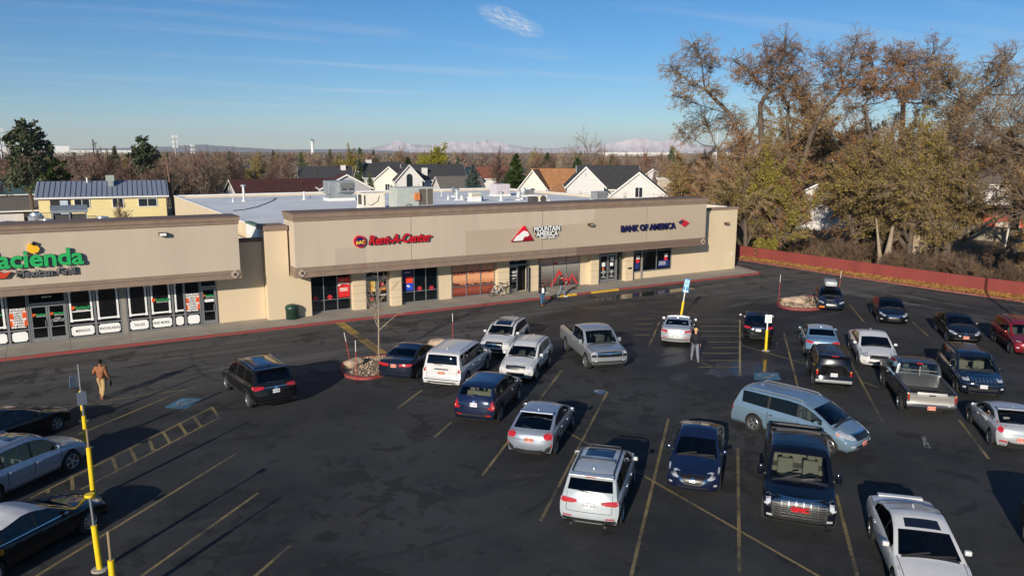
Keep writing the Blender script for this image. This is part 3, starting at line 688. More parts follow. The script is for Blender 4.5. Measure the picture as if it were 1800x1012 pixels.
def menu_list(par, cx):
    y = WY-.03
    MB().box(cx-.42, cx-.2, y-.008, y-.002, 1.2, 2.0).build('window_graphic', ORG, par); MB().box(cx+.2, cx+.42, y-.008, y-.002, 1.2, 2.1).build('window_graphic', ORG, par)
    text_mesh('window_text', 'ENCHILADAS\nQUESADILLAS\nSALADS\nTACOS\nNACHO FRIES\nBURRITOS\nMENUDO\nAND MORE...', .145, WHITE, par, .003, .009, loc=(cx, y-.012, 1.66), sx=.85)
p1 = rest_panel(-2.93, -2.0, 'b'); menu_list(p1, -2.46)
p0 = rest_panel(-4.3, -2.99, 'a'); rest_panel(-5.7, -4.36, 'a'); rest_panel(-7.1, -5.76, 'a')
little_logo(p0, -3.7, 1.95, .9)
pe = rest_panel(-.02, 1.33, 'a', 'MENUDO'); little_logo(pe, .62, 1.95); MB().box(.2, 1.2, WY-.038, WY-.03, 1.72, 1.78).build('window_graphic', WHITE, pe)
rest_panel(1.39, 2.7, 'a', 'ENCHILADAS')
MB().box(2.74, 3.02, WY-.09, WY+.05, .16, 3.28).build('post', mat('grey_post', None) if 0 else MATS['grey_post'], B2)
rest_panel(3.06, 4.24, 'a', 'TACOS'); pg = rest_panel(4.30, 5.56, 'a', 'AND MORE...'); little_logo(pg, 4.9, 2.0)
rest_panel(5.62, 6.24, 'c'); ph = rest_panel(6.30, 7.17, 'b'); menu_list(ph, 6.73)
door_pair(B2, -2.0+.06, -.08, 3.28, 2.32)
d1 = leaf(B2, -1.88, -1.02, z1=2.3); d2 = leaf(B2, -1.0, -.14, z1=2.3, hinge=1); little_logo(d1, -1.42, 1.75, .75); little_logo(d2, -.55, 1.75, .75)
text_mesh('window_text', 'HOURS\nMON-THU 11-9\nFRI-SAT 11-10', .09, WHITE, d2, .002, .001, loc=(-.55, WY-.05, 1.4))
text_mesh('door_number', '3540 W', .15, WHITE, B2, .002, .002, loc=(-1.0, WY-.03, 2.75))
door_pair(B2, 7.23, 8.17, 3.28, 2.5); d3 = leaf(B2, 7.29, 8.11, z1=2.48); little_logo(d3, 7.7, 2.0, .8)
MB().box(7.45, 8.0, WY-.034, WY-.026, 1.6, 1.78).build('notice', WHITE, d3)
MB().box(10.2, 10.32, WY-.05, WY-.002, 1.7, 1.85)

# ------------------------------------------------------------------ signs on the fascias
SY = FY-.02
def channel(name, txt, size, m, par, x, z, sx=1, bold=.01, shear=0, ext=.07, side=None, **k):
    o = text_mesh(name, txt, size, m, par, ext, bold, shear, loc=(x, FY-.16, z), sx=sx, **k)
    return o
GS = mat('sign_green', srgb(38, 170, 92), .45, var=.03); SIDE = mat('sign_return_black', (.01, .01, .01), .4, var=0)
def two_tone(o, m2):
    """front face in the letter colour, returns in m2"""
    o.data.materials.append(m2)
    for p in o.data.polygons:
        if p.normal.z < .5: p.material_index = 1
S1 = thing('wall_sign', 'green letters of a restaurant sign reading Hacienda Mexican Grill on the left fascia', 'sign', (0, 0, 0))
t = channel('lettering', 'Hacienda', 1.28, GS, S1, 0, 0, sx=1.04, bold=.035); t.location = (-1.5, FY-.16, 5.22); two_tone(t, SIDE)
t = channel('lettering', 'Mexican Grill', .54, mat('sign_charcoal', srgb(104, 102, 104), .5, var=0), S1, -.85, 4.46, sx=.95, bold=.012); two_tone(t, SIDE)
FLM = mat('sign_yellow', srgb(250, 186, 40), .45, var=.05)
MB().prism([(-1.55, 5.62), (-1.35, 5.52), (-1.1, 5.6), (-1.02, 5.78), (-1.12, 5.93), (-1.3, 5.95), (-1.42, 6.08), (-1.52, 6.02), (-1.6, 5.85)], 'y', FY-.2, FY-.01).build('flame_emblem', FLM, S1)
MB().prism([(-1.38, 6.02), (-1.2, 5.97), (-1.16, 6.12), (-1.3, 6.18)], 'y', FY-.2, FY-.01).build('flame_emblem', SIDE, S1)
MB().prism([(-3.2, 4.75), (-2.75, 4.55), (-2.45, 4.6), (-2.7, 4.3), (-3.2, 4.3)], 'y', FY-.2, FY-.01).build('flame_emblem', mat('sign_redor', srgb(200, 60, 30), .5, var=.1), S1)
S2 = thing('wall_sign', 'red slanted Rent-A-Center letters with a round RAC badge', 'sign', (0, 0, 0))
SR = mat('sign_red', srgb(205, 22, 40), .45, var=.03)
t = channel('lettering', 'Rent-A-Center', .86, SR, S2, 19.85, 5.14, sx=.86, bold=.022, shear=.28); two_tone(t, mat('sign_return_maroon', srgb(70, 12, 16), .5, var=0))
MB().lathe([(.40, 0), (.40, -.16), (0, -.16)], 28, (17.02, FY-.01, 5.12), 'y').build('round_badge', SR, S2)
MB().lathe([(.31, 0), (.31, -.02), (0, -.02)], 28, (17.02, FY-.171, 5.12), 'y').build('round_badge', mat('badge_purple', srgb(52, 24, 88), .5, var=0), S2)
t = text_mesh('lettering', 'RAC', .3, mat('badge_yellow', srgb(250, 200, 40), .5, var=0), S2, .006, .012, .2, loc=(17.02, FY-.2, 5.05)); t.rotation_euler = (R_(90), R_(-6), 0)
S3 = thing('wall_sign', 'Mountain America sign with a red triangle and a white eagle head', 'sign', (0, 0, 0))
def redgrad():
    return grad('sign_triangle_red', [(0, srgb(120, 10, 24)), (.6, srgb(205, 24, 44)), (1, srgb(220, 30, 48))], 4.35, 5.5, 0)
MB().prism([(28.78, 4.42), (30.72, 4.42), (29.9, 5.58)], 'y', FY-.17, FY-.01).build('triangle_emblem', redgrad(), S3)
MB().prism([(28.9, 4.47), (29.72, 4.47), (29.8, 4.62), (29.95, 4.78), (30.12, 4.72), (30.2, 4.82), (30.3, 4.78), (30.28, 4.95), (30.12, 5.12), (29.85, 5.2), (29.62, 5.08), (29.45, 4.95), (29.2, 4.82)], 'y', FY-.185, FY-.169).build('eagle_emblem', WHITE, S3)
for tx, zz in (('MOUNTAIN', 5.25), ('AMERICA', 4.85)):
    t = channel('lettering', tx, .52, WHITE, S3, 31.9, zz, sx=.86 if tx[0] == 'M' else .9, bold=.018); two_tone(t, SIDE)
channel('lettering', 'CREDIT UNION', .16, WHITE, S3, 32.0, 4.55, ext=.02, bold=.004, spacing=1.3)
S4 = thing('wall_sign', 'navy Bank of America letters with a red and blue flag emblem', 'sign', (0, 0, 0))
NV = mat('sign_navy', srgb(22, 22, 84), .45, var=.03)
t = channel('lettering', 'BANK OF AMERICA', .72, NV, S4, 42.1, 4.86, sx=.95, bold=.012); two_tone(t, mat('sign_navy_return', srgb(10, 10, 40), .5, var=0))
RD = mat('flag_red', srgb(210, 36, 54), .45, var=0)
def par4(x, z, u0, u1, v0, v1, m):
    U = Vector((.62, 0, -.36)); V = Vector((.52, 0, .30)); o = Vector((x, 0, z))
    ps = [o+U*a+V*b for a, b in ((u0, v0), (u1, v0), (u1, v1), (u0, v1))]
    MB().prism([(p.x, p.z) for p in ps], 'y', FY-.17, FY-.01).build('flag_emblem', m, S4)
for i in range(3): par4(45.5, 5.12, 0, .42, i*.34, i*.34+.2, NV if i < 2 else RD)
for i in range(3): par4(45.5, 5.12, .5, 1.1, i*.36, i*.36+.27, RD)
# wall lamps
LMP = mat('lamp_bronze', srgb(78, 62, 50), .5, .3, var=.1)
for x, z, lab in ((5.1, 6.22, 'white-faced flood lamp high on the left fascia'), (36.1, 5.35, 'bronze flood lamp between the eagle sign and the navy bank sign'), (53.4, 4.5, 'small bronze lamp on the plain tan wall at the right end')):
    y0 = FY if x < 50 else WY
    r = thing('flood_lamp', lab, 'lamp', (x, y0, z), 0, 'flood lamps on the facade')
    MB().bbox(-.22, .22, -.34, -.01, -.09, .12, .03).build('housing', LMP, r)
    MB().box(-.18, .18, -.35, -.339, -.07, .08).build('lens', WHITE if x < 10 else mat('lens_dim', srgb(150, 138, 120), .3, var=0), r)

# ------------------------------------------------------------------ equipment on the roofs
GALV = mat('galvanised', srgb(168, 172, 172), .45, .5, var=.12, scale=2)
CREAM = mat('hvac_cream', srgb(222, 214, 196), .6, var=.06); GRNH = mat('hvac_grey_green', srgb(170, 176, 168), .6, var=.06); DGR = mat('coil_dark', srgb(74, 70, 66), .7, var=.2, scale=12)
def roofpt(px, py): p = G(px, py, ZR); return (p.x, p.y, ZR)
ra = thing('rooftop_unit', 'large galvanised rooftop air handler with a louvred hood, leftmost on the roof', 'air conditioner', roofpt(597, 352), 0, 'rooftop units')
MB().bbox(-1.5, 1.5, -1.0, 1.0, 0, .3, .03).build('roof_curb', WFLASH, ra)
mb = MB(); mb.prism([(-1.35, .3), (1.35, .3), (1.15, .75), (-1.15, .75)], 'y', -.9, .9); mb.bbox(-1.5, 1.35, -.95, .95, .75, 2.15, .03); mb.build('cabinet', GALV, ra)
hd = MB().prism([(-.95, 2.0), (-.95, .85), (-1.55, 1.0), (-1.3, 2.0)], 'x', -.4, 1.3).build('intake_hood', GALV, ra)
lv = MB()
for z in (1.15,): lv.box(-.2, .35, -1.56, -1.53, z-.0, z+.25); lv.box(.55, 1.1, -1.56, -1.53, z, z+.25)
lv.build('louvre', DGR, ra); MB().box(-.3, 1.2, -1.5, -1.44, 1.5, 1.95).build('louvre', mat('louvre_mesh', srgb(110, 110, 108), .6, var=.2, scale=9), ra)
rb = thing('rooftop_unit', 'cream boxy rooftop unit between the galvanised one and the grey-green one', 'air conditioner', roofpt(653, 368), 0, 'rooftop units')
MB().bbox(-1.15, 1.1, -.85, .85, 0, .28, .03).build('roof_curb', WFLASH, rb); MB().bbox(-1.1, 1.05, -.8, .8, .28, 1.55, .03).build('cabinet', CREAM, rb)
MB().box(-1.115, -1.1, -.5, .4, .5, 1.4).build('louvre', DGR, rb); MB().tube([(.5, -.82, 1.3), (.3, -.86, .8), (-.3, -.86, .45), (-.6, -.82, .5)], .02, 5).build('conduit', DGR, rb)
MB().box(-1.0, -.85, -.815, -.8, .45, 1.35).build('louvre', DGR, rb)
rc = thing('rooftop_unit', 'tall grey-green rooftop unit with dark coils and an orange switch box', 'air conditioner', roofpt(724, 369), 0, 'rooftop units')
MB().bbox(-1.85, 1.85, -.9, .9, 0, .3, .03).build('roof_curb', GRNH, rc); MB().bbox(-1.85, 1.8, -.9, .9, .3, 2.1, .03).build('cabinet', GRNH, rc)
MB().box(.35, 1.05, -.925, -.9, .5, 1.95).build('coil', mat('coil_brown', srgb(96, 88, 76), .7, var=.15, scale=10), rc); MB().box(1.15, 1.7, -.925, -.9, .5, 1.95).build('coil', MATS['coil_brown'], rc)
MB().bbox(-.15, .35, -1.15, -.91, .95, 1.6, .02).build('switch_box', mat('switch_orange', srgb(196, 118, 62), .6, var=.1), rc)
MB().tube([(.2, -1.0, .95), (.25, -1.05, .5), (0, -1.1, .2), (-.5, -1.1, .12)], .03, 6).build('conduit', GALV, rc)
MB().tube([(-1.2, -1.0, .1), (-1.0, -1.05, .55), (-.6, -1.05, .65), (-.5, -1.1, .1)], .03, 6).build('conduit', DGR, rc)
for px, py, w, h, lab, m_ in ((879, 344, 1.0, 1.45, 'pale lilac box unit at the rear edge of the roof', mat('hvac_lilac', srgb(196, 186, 190), .6, var=.04)),
        (834, 354, .55, .95, 'small condenser standing on a tall white box', CREAM), (1053, 353, .75, 1.05, 'grey condenser on white sleepers near the right end of the roof', GALV),
        (925, 345, .8, .8, 'low grey condenser behind the fan unit', GALV)):
    r = thing('rooftop_unit', lab, 'air conditioner', roofpt(px, py), 0, 'rooftop units')
    zb = .5 if w == .55 else .2
    MB().bbox(-w-.1, w+.1, -w*.8, w*.8, 0, zb, .03).build('roof_curb', WFLASH, r)
    MB().bbox(-w, w, -w*.75, w*.75, zb, h, .04).build('cabinet', m_, r)
    if m_ is not MATS['hvac_lilac']: 
        sl_ = MB()
        for k in range(9): sl_.box(-w*.9+k*w*.2, -w*.9+k*w*.2+w*.06, -w*.75-.02, -w*.75, zb+.1, h-.1)
        sl_.build('coil', DGR, r)
r = thing('rooftop_unit', 'cream fan condenser with a round front grille on a white pad', 'air conditioner', roofpt(944, 360), 0, 'rooftop units')
MB().bbox(-1.3, 1.3, -.5, .5, 0, .18, .03).build('roof_curb', WFLASH, r); MB().bbox(-.9, -.1, -.4, .4, .2, .85, .03).build('coil', DGR, r); MB().bbox(-.1, .95, -.45, .45, .2, 1.0, .03).build('cabinet', CREAM, r)
MB().lathe([(.36, 0), (.36, -.03), (.30, -.03), (.30, -.01), (0, -.01)], 20, (.45, -.452, .6), 'y').build('fan_grille', DGR, r)
PV = mat('pipe_white', srgb(214, 214, 210), .6, var=.05)
def rpipe(px, py, h, rad, lab, cap=None):
    r = thing('vent_pipe', lab, 'vent', roofpt(px, py), 0, 'vent pipes on the flat roof')
    MB().lathe([(rad*2.2, 0), (rad*1.3, .18), (rad, .2), (rad, h), (0, h)], 12).build('pipe', PV, r, smooth=40)
    if cap: MB().lathe([(rad*1.2, h-.05), (rad*2.4, h), (rad*2.4, h+.14), (0, h+.22)], 12).build('rain_cap', GALV, r, smooth=40)
rpipe(429, 354, 1.6, .12, 'tall white pipe with a bent top at the left of the white roof', 1); rpipe(535, 351, .9, .11, 'white pipe in front of the brown roofed house'); rpipe(410, 355, .4, .07, 'thin short black-topped pipe beside the tall pipe')
rpipe(546, 350, .4, .06, 'short thin pipe just right of the white pipe'); rpipe(788, 351, .5, .1, 'short white pipe right of the grey-green unit'); rpipe(803, 352, 1.1, .13, 'capped flue on a white box left of the small condenser', 1)
rpipe(881, 353, .8, .14, 'turbine-capped vent in the middle of the roof', 1); rpipe(812, 352, .5, .18, 'squat white vent beside the capped flue'); rpipe(965, 361, .6, .1, 'white pipe right of the fan condenser')
rpipe(848, 352, .5, .08, 'short white pipe right of the small condenser'); rpipe(776, 345, .9, .05, 'thin upright pole near the rear roof edge')
def dish(px, py, h, lab, m_):
    r = thing('satellite_dish', lab, 'dish', roofpt(px, py), R_(20), 'satellite dishes on the roof')
    MB().tube([(0, 0, 0), (0, 0, h)], .03, 6).build('mast', GALV, r); MB().lathe([(0, 0), (.15, .02), (.3, .07), (.40, .14), (.41, .13), (.3, .055), (0, -.01)], 18, (0, -.05, h), 'y').build('reflector', m_, r, smooth=40)
    MB().bbox(-.3, .3, -.3, .3, 0, .12, .02).build('base', WFLASH, r)
dish(799, 346, .8, 'grey satellite dish near the back of the roof', GALV); dish(921, 350, 1.0, 'white satellite dish beside the low grey condenser', WHITE); dish(913, 352, .6, 'smaller white satellite dish left of the larger one', WHITE)
cb = tag(MB().tube([tuple(G(400+a, b, ZR)+Vector((0, 0, .03))) for a, b in ((85, 348), (80, 353), (68, 358), (52, 364), (30, 369), (10, 371))], .04, 5).build('roof_cable', DGR), 'dark cable snaking over the left part of the white roof', 'cable')
# fans of the restaurant roof that show over its parapet
def leftroof(px, py): p = G(px, py, 7.1); return p
for px, lab in ((13, 'round galvanised exhaust fan at the far left roof edge'), (64, 'larger galvanised exhaust fan with a stepped dome'), (83, 'smaller galvanised fan touching the stepped one'), (180, 'shiny galvanised fan at the right behind the parapet')):
    p = G(px, 388-(px > 100)*4, 7.1); q = p*(1.08); q.z = 4.9
    r = thing('exhaust_fan', lab, 'exhaust fan', q, 0, 'exhaust fans on the restaurant roof')
    rr = .48 if px != 64 else .42; hh = 2.0+(px == 64)*.35-(px == 13)*.15
    MB().bbox(-.3, .3, -.3, .3, 0, hh-.6, .02).build('base', GALV, r)
    MB().lathe([(rr*.6, hh-.6), (rr, hh-.45), (rr*1.05, hh-.2), (rr*.8, hh-.12), (rr*.75, hh), (0, hh+.05)], 22).build('hood', mat('bright_galv', srgb(205, 206, 204), .3, .7, var=.1), r, smooth=35)
q = G(123, 386, 7.1)*1.08; q.z = 4.9
r = thing('rooftop_unit', 'sloped galvanised duct hood on legs behind the restaurant parapet', 'air conditioner', q, 0, 'rooftop units')
MB().prism([(-.55, 2.5), (.55, 2.75), (.55, 2.68), (-.55, 2.35)], 'x', -1.0, 1.0).build('hood', GALV, r)
lg = MB()
for x in (-.9, 0, .9):
    for y in (-.4, .45): lg.box(x-.03, x+.03, y-.03, y+.03, 0, 2.45)
lg.build('support_frame', GALV, r); MB().box(-.85, .85, -.35, .4, 1.2, 2.2).build('duct', DGR, r)
# ------------------------------------------------------------------ vehicles
def paint(name, col, metal=.25, rough=.28):
    return mat(name, col, rough, metal, var=.04, scale=2.5, coat=.8)
TYRE = mat('tyre_rubber', (.016, .016, .016), .85, var=.3, scale=12)
RIM = mat('alloy_rim', (.52, .53, .54), .3, .85, var=.08); RIMD = mat('dark_rim', (.05, .05, .05), .4, .5, var=0)
PLA = mat('black_plastic', (.022, .022, .023), .55, var=.15, scale=8)
CHR = mat('chrome', (.75, .75, .75), .12, 1, var=0)
LAMP = mat('headlamp', (.62, .64, .66), .08, .35, var=.25, scale=9, coat=1); LAMPD = mat('headlamp_bezel', (.03, .03, .03), .2, .2, var=0, coat=1)
TAIL = mat('tail_lamp_red', (.42, .012, .015), .15, .0, var=.25, scale=12, coat=1); AMB = mat('lamp_amber', (.75, .22, .03), .2, var=.1, coat=1)
TAILW = mat('tail_lamp_clear', (.6, .56, .56), .15, var=.1, coat=1)
SEAT = mat('seat_grey', (.15, .147, .142), .8, var=.1); SEATB = mat('seat_beige', (.30, .26, .20), .8, var=.1)
INT = mat('cabin_black', (.015, .015, .015), .7, var=0)
GLC = glass('car_glass', .66, (.85, .95, .92)); GLD = glass('privacy_glass', .05, (.8, .9, 1)); UND = mat('underbody', (.008, .008, .008), .9, var=0)
PLW = mat('plate_white', srgb(225, 225, 225), .5, var=.05); PLR = mat('plate_peach', srgb(236, 150, 130), .5, var=.35, scale=14)
PTX = mat('plate_text', srgb(70, 30, 50), .5, var=0)

PT = {}
def interp(xs, ys, x): return float(np.interp(x, xs, ys))
def wheel_meshes(R, wd, rimm, spokes, tag_):
    k = ('wm', R, wd, rimm.name, spokes)
    if k in MATS: return MATS[k]
    r2 = R*.66
    t = MB().lathe([(r2, -wd*.40), (r2*1.05, -wd*.5), (R*.93, -wd*.5), (R, -wd*.34), (R, wd*.34), (R*.93, wd*.5), (r2*1.05, wd*.5), (r2, wd*.40), (r2, -wd*.40)], 26, axis='y', cap=False).mesh('tyre', TYRE, 40)
    rm = MB()
    rm.lathe([(r2*1.0, wd*.42), (r2*.95, wd*.46), (r2*.90, wd*.40), (r2*.88, -wd*.1)], 26, axis='y', cap=False); rm.mi = 1
    rm.lathe([(r2*.9, wd*.05), (0, wd*.05)], 26, axis='y', cap=False); rm.mi = 0
    rm.lathe([(r2*.2, wd*.1), (r2*.2, wd*.36), (0, wd*.4)], 12, axis='y')
    for i in range(spokes):
        a = 2*math.pi*i/spokes; c, s = math.cos(a), math.sin(a)
        def q(r, w, h): return (r*c-w*s, h, r*s+w*c)
        w0, w1 = r2*.13, r2*(.17 if spokes < 7 else .10)
        v = [q(r2*.12, -w0, wd*.34), q(r2*.12, w0, wd*.34), q(r2*.93, w1, wd*.40), q(r2*.93, -w1, wd*.40), q(r2*.12, -w0, wd*.2), q(r2*.12, w0, wd*.2), q(r2*.93, w1, wd*.25), q(r2*.93, -w1, wd*.25)]
        rm.add(v, [(0,1,2,3), (0,4,5,1), (1,5,6,2), (2,6,7,3), (3,7,4,0)])
    r = rm.mesh('rim', [rimm, UND], 30)
    MATS[k] = (t, r); return MATS[k]

def make_car(name, label, cat, loc, heading, s):
    """s: spec. Builds the body as one fair surface (stations along the side profile x points across), cut into panels, glass and doors."""
    L, W, H = s['L'], s['W'], s['H']; R = s.get('R', .34); xf, xr = s['xf'], s['xr']
    pm = s['paint']; root = thing(name, label, cat, loc, heading, s.get('group'))
    # --- profile
    samp = []; tags = []
    for tg, pts in s['prof']:
        for (x0, z0), (x1, z1) in zip(pts, pts[1:]):
            n = max(1, int(math.hypot(x1-x0, z1-z0)/.065))
            for i in range(n): samp.append([x0+(x1-x0)*i/n, z0+(z1-z0)*i/n]); tags.append(tg)
    samp.append(list(s['prof'][-1][1][-1])); tags.append(s['prof'][-1][0])
    P = np.array(samp, float)
    rail = np.array([t == 'rail' for t in tags])
    for _ in range(s.get('smooth', 3)):
        Q = P.copy(); Q[1:-1] = .25*P[:-2]+.5*P[1:-1]+.25*P[2:]; P = Q
    # extra stations at pillars, monotonic part only
    bel = s['belt']; shx = [b[0] for b in bel]; shz = [b[1] for b in bel]
    pil = s['pillars']                                     # x positions of door gaps, front to rear
    add = []
    for p in pil:
        for d in (.011, -.011): add.append(p+d)
    for a in s.get('wpil', []): add += [a[0], a[1]]
    for ax in (xf, xr):
        for q_ in (-1, 1): add.append(ax+q_*(R+.07))
    pts = [(P[i, 0], P[i, 1], tags[i]) for i in range(len(P))]
    for a in add:
        for i in range(len(pts)-1):
            if pts[i][0] > a > pts[i+1][0] and pts[i][1] > .6:
                t = (pts[i][0]-a)/(pts[i][0]-pts[i+1][0])
                if .02 < t < .98: pts.insert(i+1, (a, pts[i][1]+(pts[i+1][1]-pts[i][1])*t, pts[i][2]))
                break
    n = len(pts); X = np.array([p[0] for p in pts]); Z = np.array([p[1] for p in pts]); T = [p[2] for p in pts]
    xF, xB = X.max(), X.min()
    crown = {'fb': 0, 'gr': .01, 'hood': s.get('hcrown', .07), 'ws': .05, 'roof': s.get('rcrown', .06), 'rg': .04, 'deck': .04, 'tail': .01, 'rb': 0, 'rail': 0}
    C = np.array([crown[t] for t in T]); Wg = np.array([.11 if t == 'ws' else (-.09*s.get('rgc', 1) if t == 'rg' else 0.) for t in T])
    for _ in range(4):
        C[1:-1] = .25*C[:-2]+.5*C[1:-1]+.25*C[2:]; Wg[1:-1] = .25*Wg[:-2]+.5*Wg[1:-1]+.25*Wg[2:]
    if rail.any():
        for i in range(n):
            if T[i] == 'rail': C[i] = 0; Wg[i] = 0
    sill = s.get('sill', .24); fsh = s.get('shape', ([0, .22, .45, .72, .9, 1], [.90, .955, .992, 1.0, .985, .95]))
    tum = s.get('tumble', .30)
    def hw(x):
        f = 1.0
        if x > xf*.6: f -= s.get('taperf', .05)*((x-xf*.6)/(xF-xf*.6))**1.7
        if x < xr*.6: f -= s.get('taperr', .05)*((xr*.6-x)/(xr*.6-xB))**1.7
        return W/2*f
    def zsh(x): return interp(shx[::-1], shz[::-1], x) if shx[0] > shx[-1] else interp(shx, shz, x)
    def ys(x, z):
        t = (z-sill)/max(.05, zsh(x)-sill); return hw(x)*interp(fsh[0], fsh[1], min(1, max(0, t)))
    Ra = R+.065
    def zb(x, zt):
        z = sill
        if x > xf+Ra: z = sill+.02
        for ax in (xf, xr):
            if abs(x-ax) < Ra: z = max(z, R+math.sqrt(max(0, Ra*Ra-(x-ax)**2))*1.0)
        return min(z, zt)
    NU = 8; bedz = s.get('bedz')
    rows = []                                               # rows[i] = list of (x,y,z) centre -> sill -> tuck
    pf, pr_ = s.get('nosef', .30), s.get('noser', .20)
    def bend(x, y):
        h = hw(x)
        if x > xf*.75: return x-pf*(min(1, abs(y)/(W/2))**3)*((x-xf*.75)/(xF-xf*.75))**1.2
        if x < xr*.75: return x+pr_*(min(1, abs(y)/(W/2))**3.5)*((xr*.75-x)/(xr*.75-xB))**1.2
        return x
    for i in range(n):
        x, z = X[i], Z[i]; ze = z-C[i]; sh = zsh(x); row = []
        if ze > sh+.015: h = ze-sh; yb_ = ys(x, sh)-.025; ye = yb_-tum*h
        else: ye = ys(x, ze); yb_ = ye; h = 0
        for k in range(NU+1):
            u = k/NU; u2 = u if not (T[i] == 'rail') else [0, .14, .28, .42, .56, .70, .86, .875, 1][k]
            zz = z-C[i]*u2**2.4
            if T[i] == 'rail' and k <= 6: zz = bedz
            xx = x+Wg[i]*(1-u*u)
            row.append((xx, u2*ye, zz))
        zs = min(sh, ze)
        for v in (.10, .90, 1.0):                           # greenhouse side, top to bottom
            row.append((x, ye+(yb_-ye)*v, ze+(sh-ze)*v) if h else (x, ye, ze))
        b0 = zb(x, zs)
        for v in (.06, .2, .38, .56, .72, .86, 1.0):
            z2 = zs+(b0-zs)*v; row.append((x, ys(x, z2), z2))
        row.append((x, ys(x, b0)-.10, b0+.015)); row.append((x, ys(x, b0)-.34, b0+.03))
        rows.append([(bend(q[0], q[1]), q[1], q[2]) for q in row])
    M = len(rows[0]); V = np.zeros((n, 2*M-1, 3))
    for i in range(n):
        for j in range(M):
            q = rows[i][j]; V[i, M-1+j] = q; V[i, M-1-j] = (q[0], -q[1], q[2])
    nc = 2*M-1
    # --- faces with tags
    wp = s.get('wpil', []); glx = s['glassx']; clad = s.get('clad', 0)
    groups = {}
    iws = [i for i in range(n) if T[i] == 'ws']; irg = [i for i in range(n) if T[i] == 'rg']
    for i in range(n-1):
        xm = (X[i]+X[i+1])/2
        for j in range(nc-1):
            side = 1 if j >= M-1 else -1; jj = (j-(M-1)) if side == 1 else (M-2-j)   # ring index from the centre
            a, b, c, d = V[i, j], V[i, j+1], V[i+1, j+1], V[i+1, j]
            ar = np.linalg.norm(np.cross(c-a, d-b))/2
            if ar < 1e-7: continue
            g_ = 'body'
            if jj < NU:
                if T[i] == 'ws' and iws[0]+1 <= i < iws[-1] and jj < NU-1: g_ = 'windshield'
                elif T[i] == 'rg' and irg[0]+s.get('rg0', 1) <= i < irg[-1]-s.get('rg1', 1) and jj < NU-1: g_ = 'rear_window'
                elif T[i] == 'rail' and jj < 6: g_ = 'bed_liner'
                elif T[i] == 'rail' and jj == 6: g_ = 'bed_liner'
                elif s.get('moon') and T[i] == 'roof' and s['moon'][1] < xm < s['moon'][0] and jj < 5: g_ = 'sunroof'
                elif T[i] == 'roof' and s.get('roofm'): g_ = 'body:2'
            elif jj < NU+3:
                hh = Z[i]-C[i]-zsh(xm)
                if jj == NU+1 and hh > .10 and glx[1] < xm < glx[0] and T[i] in ('ws', 'roof', 'rg'):
                    g_ = 'side_window%d' % side
                    cut = [k for k, w2 in enumerate(wp) if w2[1] < xm < w2[0]]
                    if cut: g_ = 'body:1'
                    else: g_ += '_%d' % sum(1 for w2 in wp if xm < w2[1])
                elif jj == NU and hh > .1 and glx[1] < xm < glx[0] and s.get('blackpil') : g_ = 'body:1'
            elif jj < NU+10:
                seam_ = [p for p in pil if abs(xm-p) < .0105]
                lowest = jj >= NU+8-(1 if clad > 1 else 0)
                if clad and lowest: g_ = 'body:1'
                elif seam_ and jj > NU+3: g_ = 'body:3'
                else:
                    for k, (p, q_) in enumerate(zip(pil, pil[1:])):
                        if q_+.0105 < xm < p-.0105 and jj > NU+3: g_ = 'door%d_%d' % (side, k)
                if g_ == 'body' and s.get('twotone') and jj >= NU+7: g_ = 'body:2'
            else: g_ = 'body:3'
            groups.setdefault(g_.split(':')[0], []).append(((i*nc+j, i*nc+j+1, (i+1)*nc+j+1, (i+1)*nc+j), int(g_.split(':')[1]) if ':' in g_ else 0))
    flat = V.reshape(-1, 3)
    # area weighted vertex normals of the whole surface
    allf = np.array([f for g_ in groups.values() for f, _ in g_])
    A, Bq, Cq, Dq = (flat[allf[:, k]] for k in range(4))
    fn = np.cross(Cq-A, Dq-Bq); 
    # weld centre duplicates of collapsed points by position
    key = np.round(flat, 4); _, inv = np.unique(key, axis=0, return_inverse=True); inv = inv.reshape(-1)
    VN = np.zeros((inv.max()+1, 3))
    for k in range(4): np.add.at(VN, inv[allf[:, k]], fn)
    VN /= (np.linalg.norm(VN, axis=1, keepdims=True)+1e-12)
    VN = VN[inv]
    cen = np.array([0, 0, .6]); flip = np.sum(np.sum(fn*((A+Cq)/2-cen), axis=1)) < 0
    if flip: VN = -VN
    def sub(nm, fl, mats_, parent, hard=False):
        used = sorted({v for f, _ in fl for v in f}); mp = {v: k for k, v in enumerate(used)}
        me = bpy.data.meshes.new(nm); fs = []
        mi = []
        for f, m_ in fl:
            g4 = [mp[v] for v in f]; 
            if flip: g4 = g4[::-1]
            fs.append(g4); mi.append(m_)
        me.from_pydata([tuple(flat[v]) for v in used], [], fs)
        for m_ in mats_: me.materials.append(m_)
        me.polygons.foreach_set('material_index', mi)
        me.polygons.foreach_set('use_smooth', [True]*len(fs))
        if not hard: me.normals_split_custom_set_from_vertices([tuple(VN[v]) for v in used])
        return link(nm, me, parent)
    bodyo = sub('body', groups['body'], [pm, PLA, s.get('paint2', pm), UND], root)
    tree = BVHTree.FromPolygons([tuple(v) for v in flat], [tuple(f) for f in allf])
    gcar = s.get('glass', GLC); gback = s.get('gback', gcar)
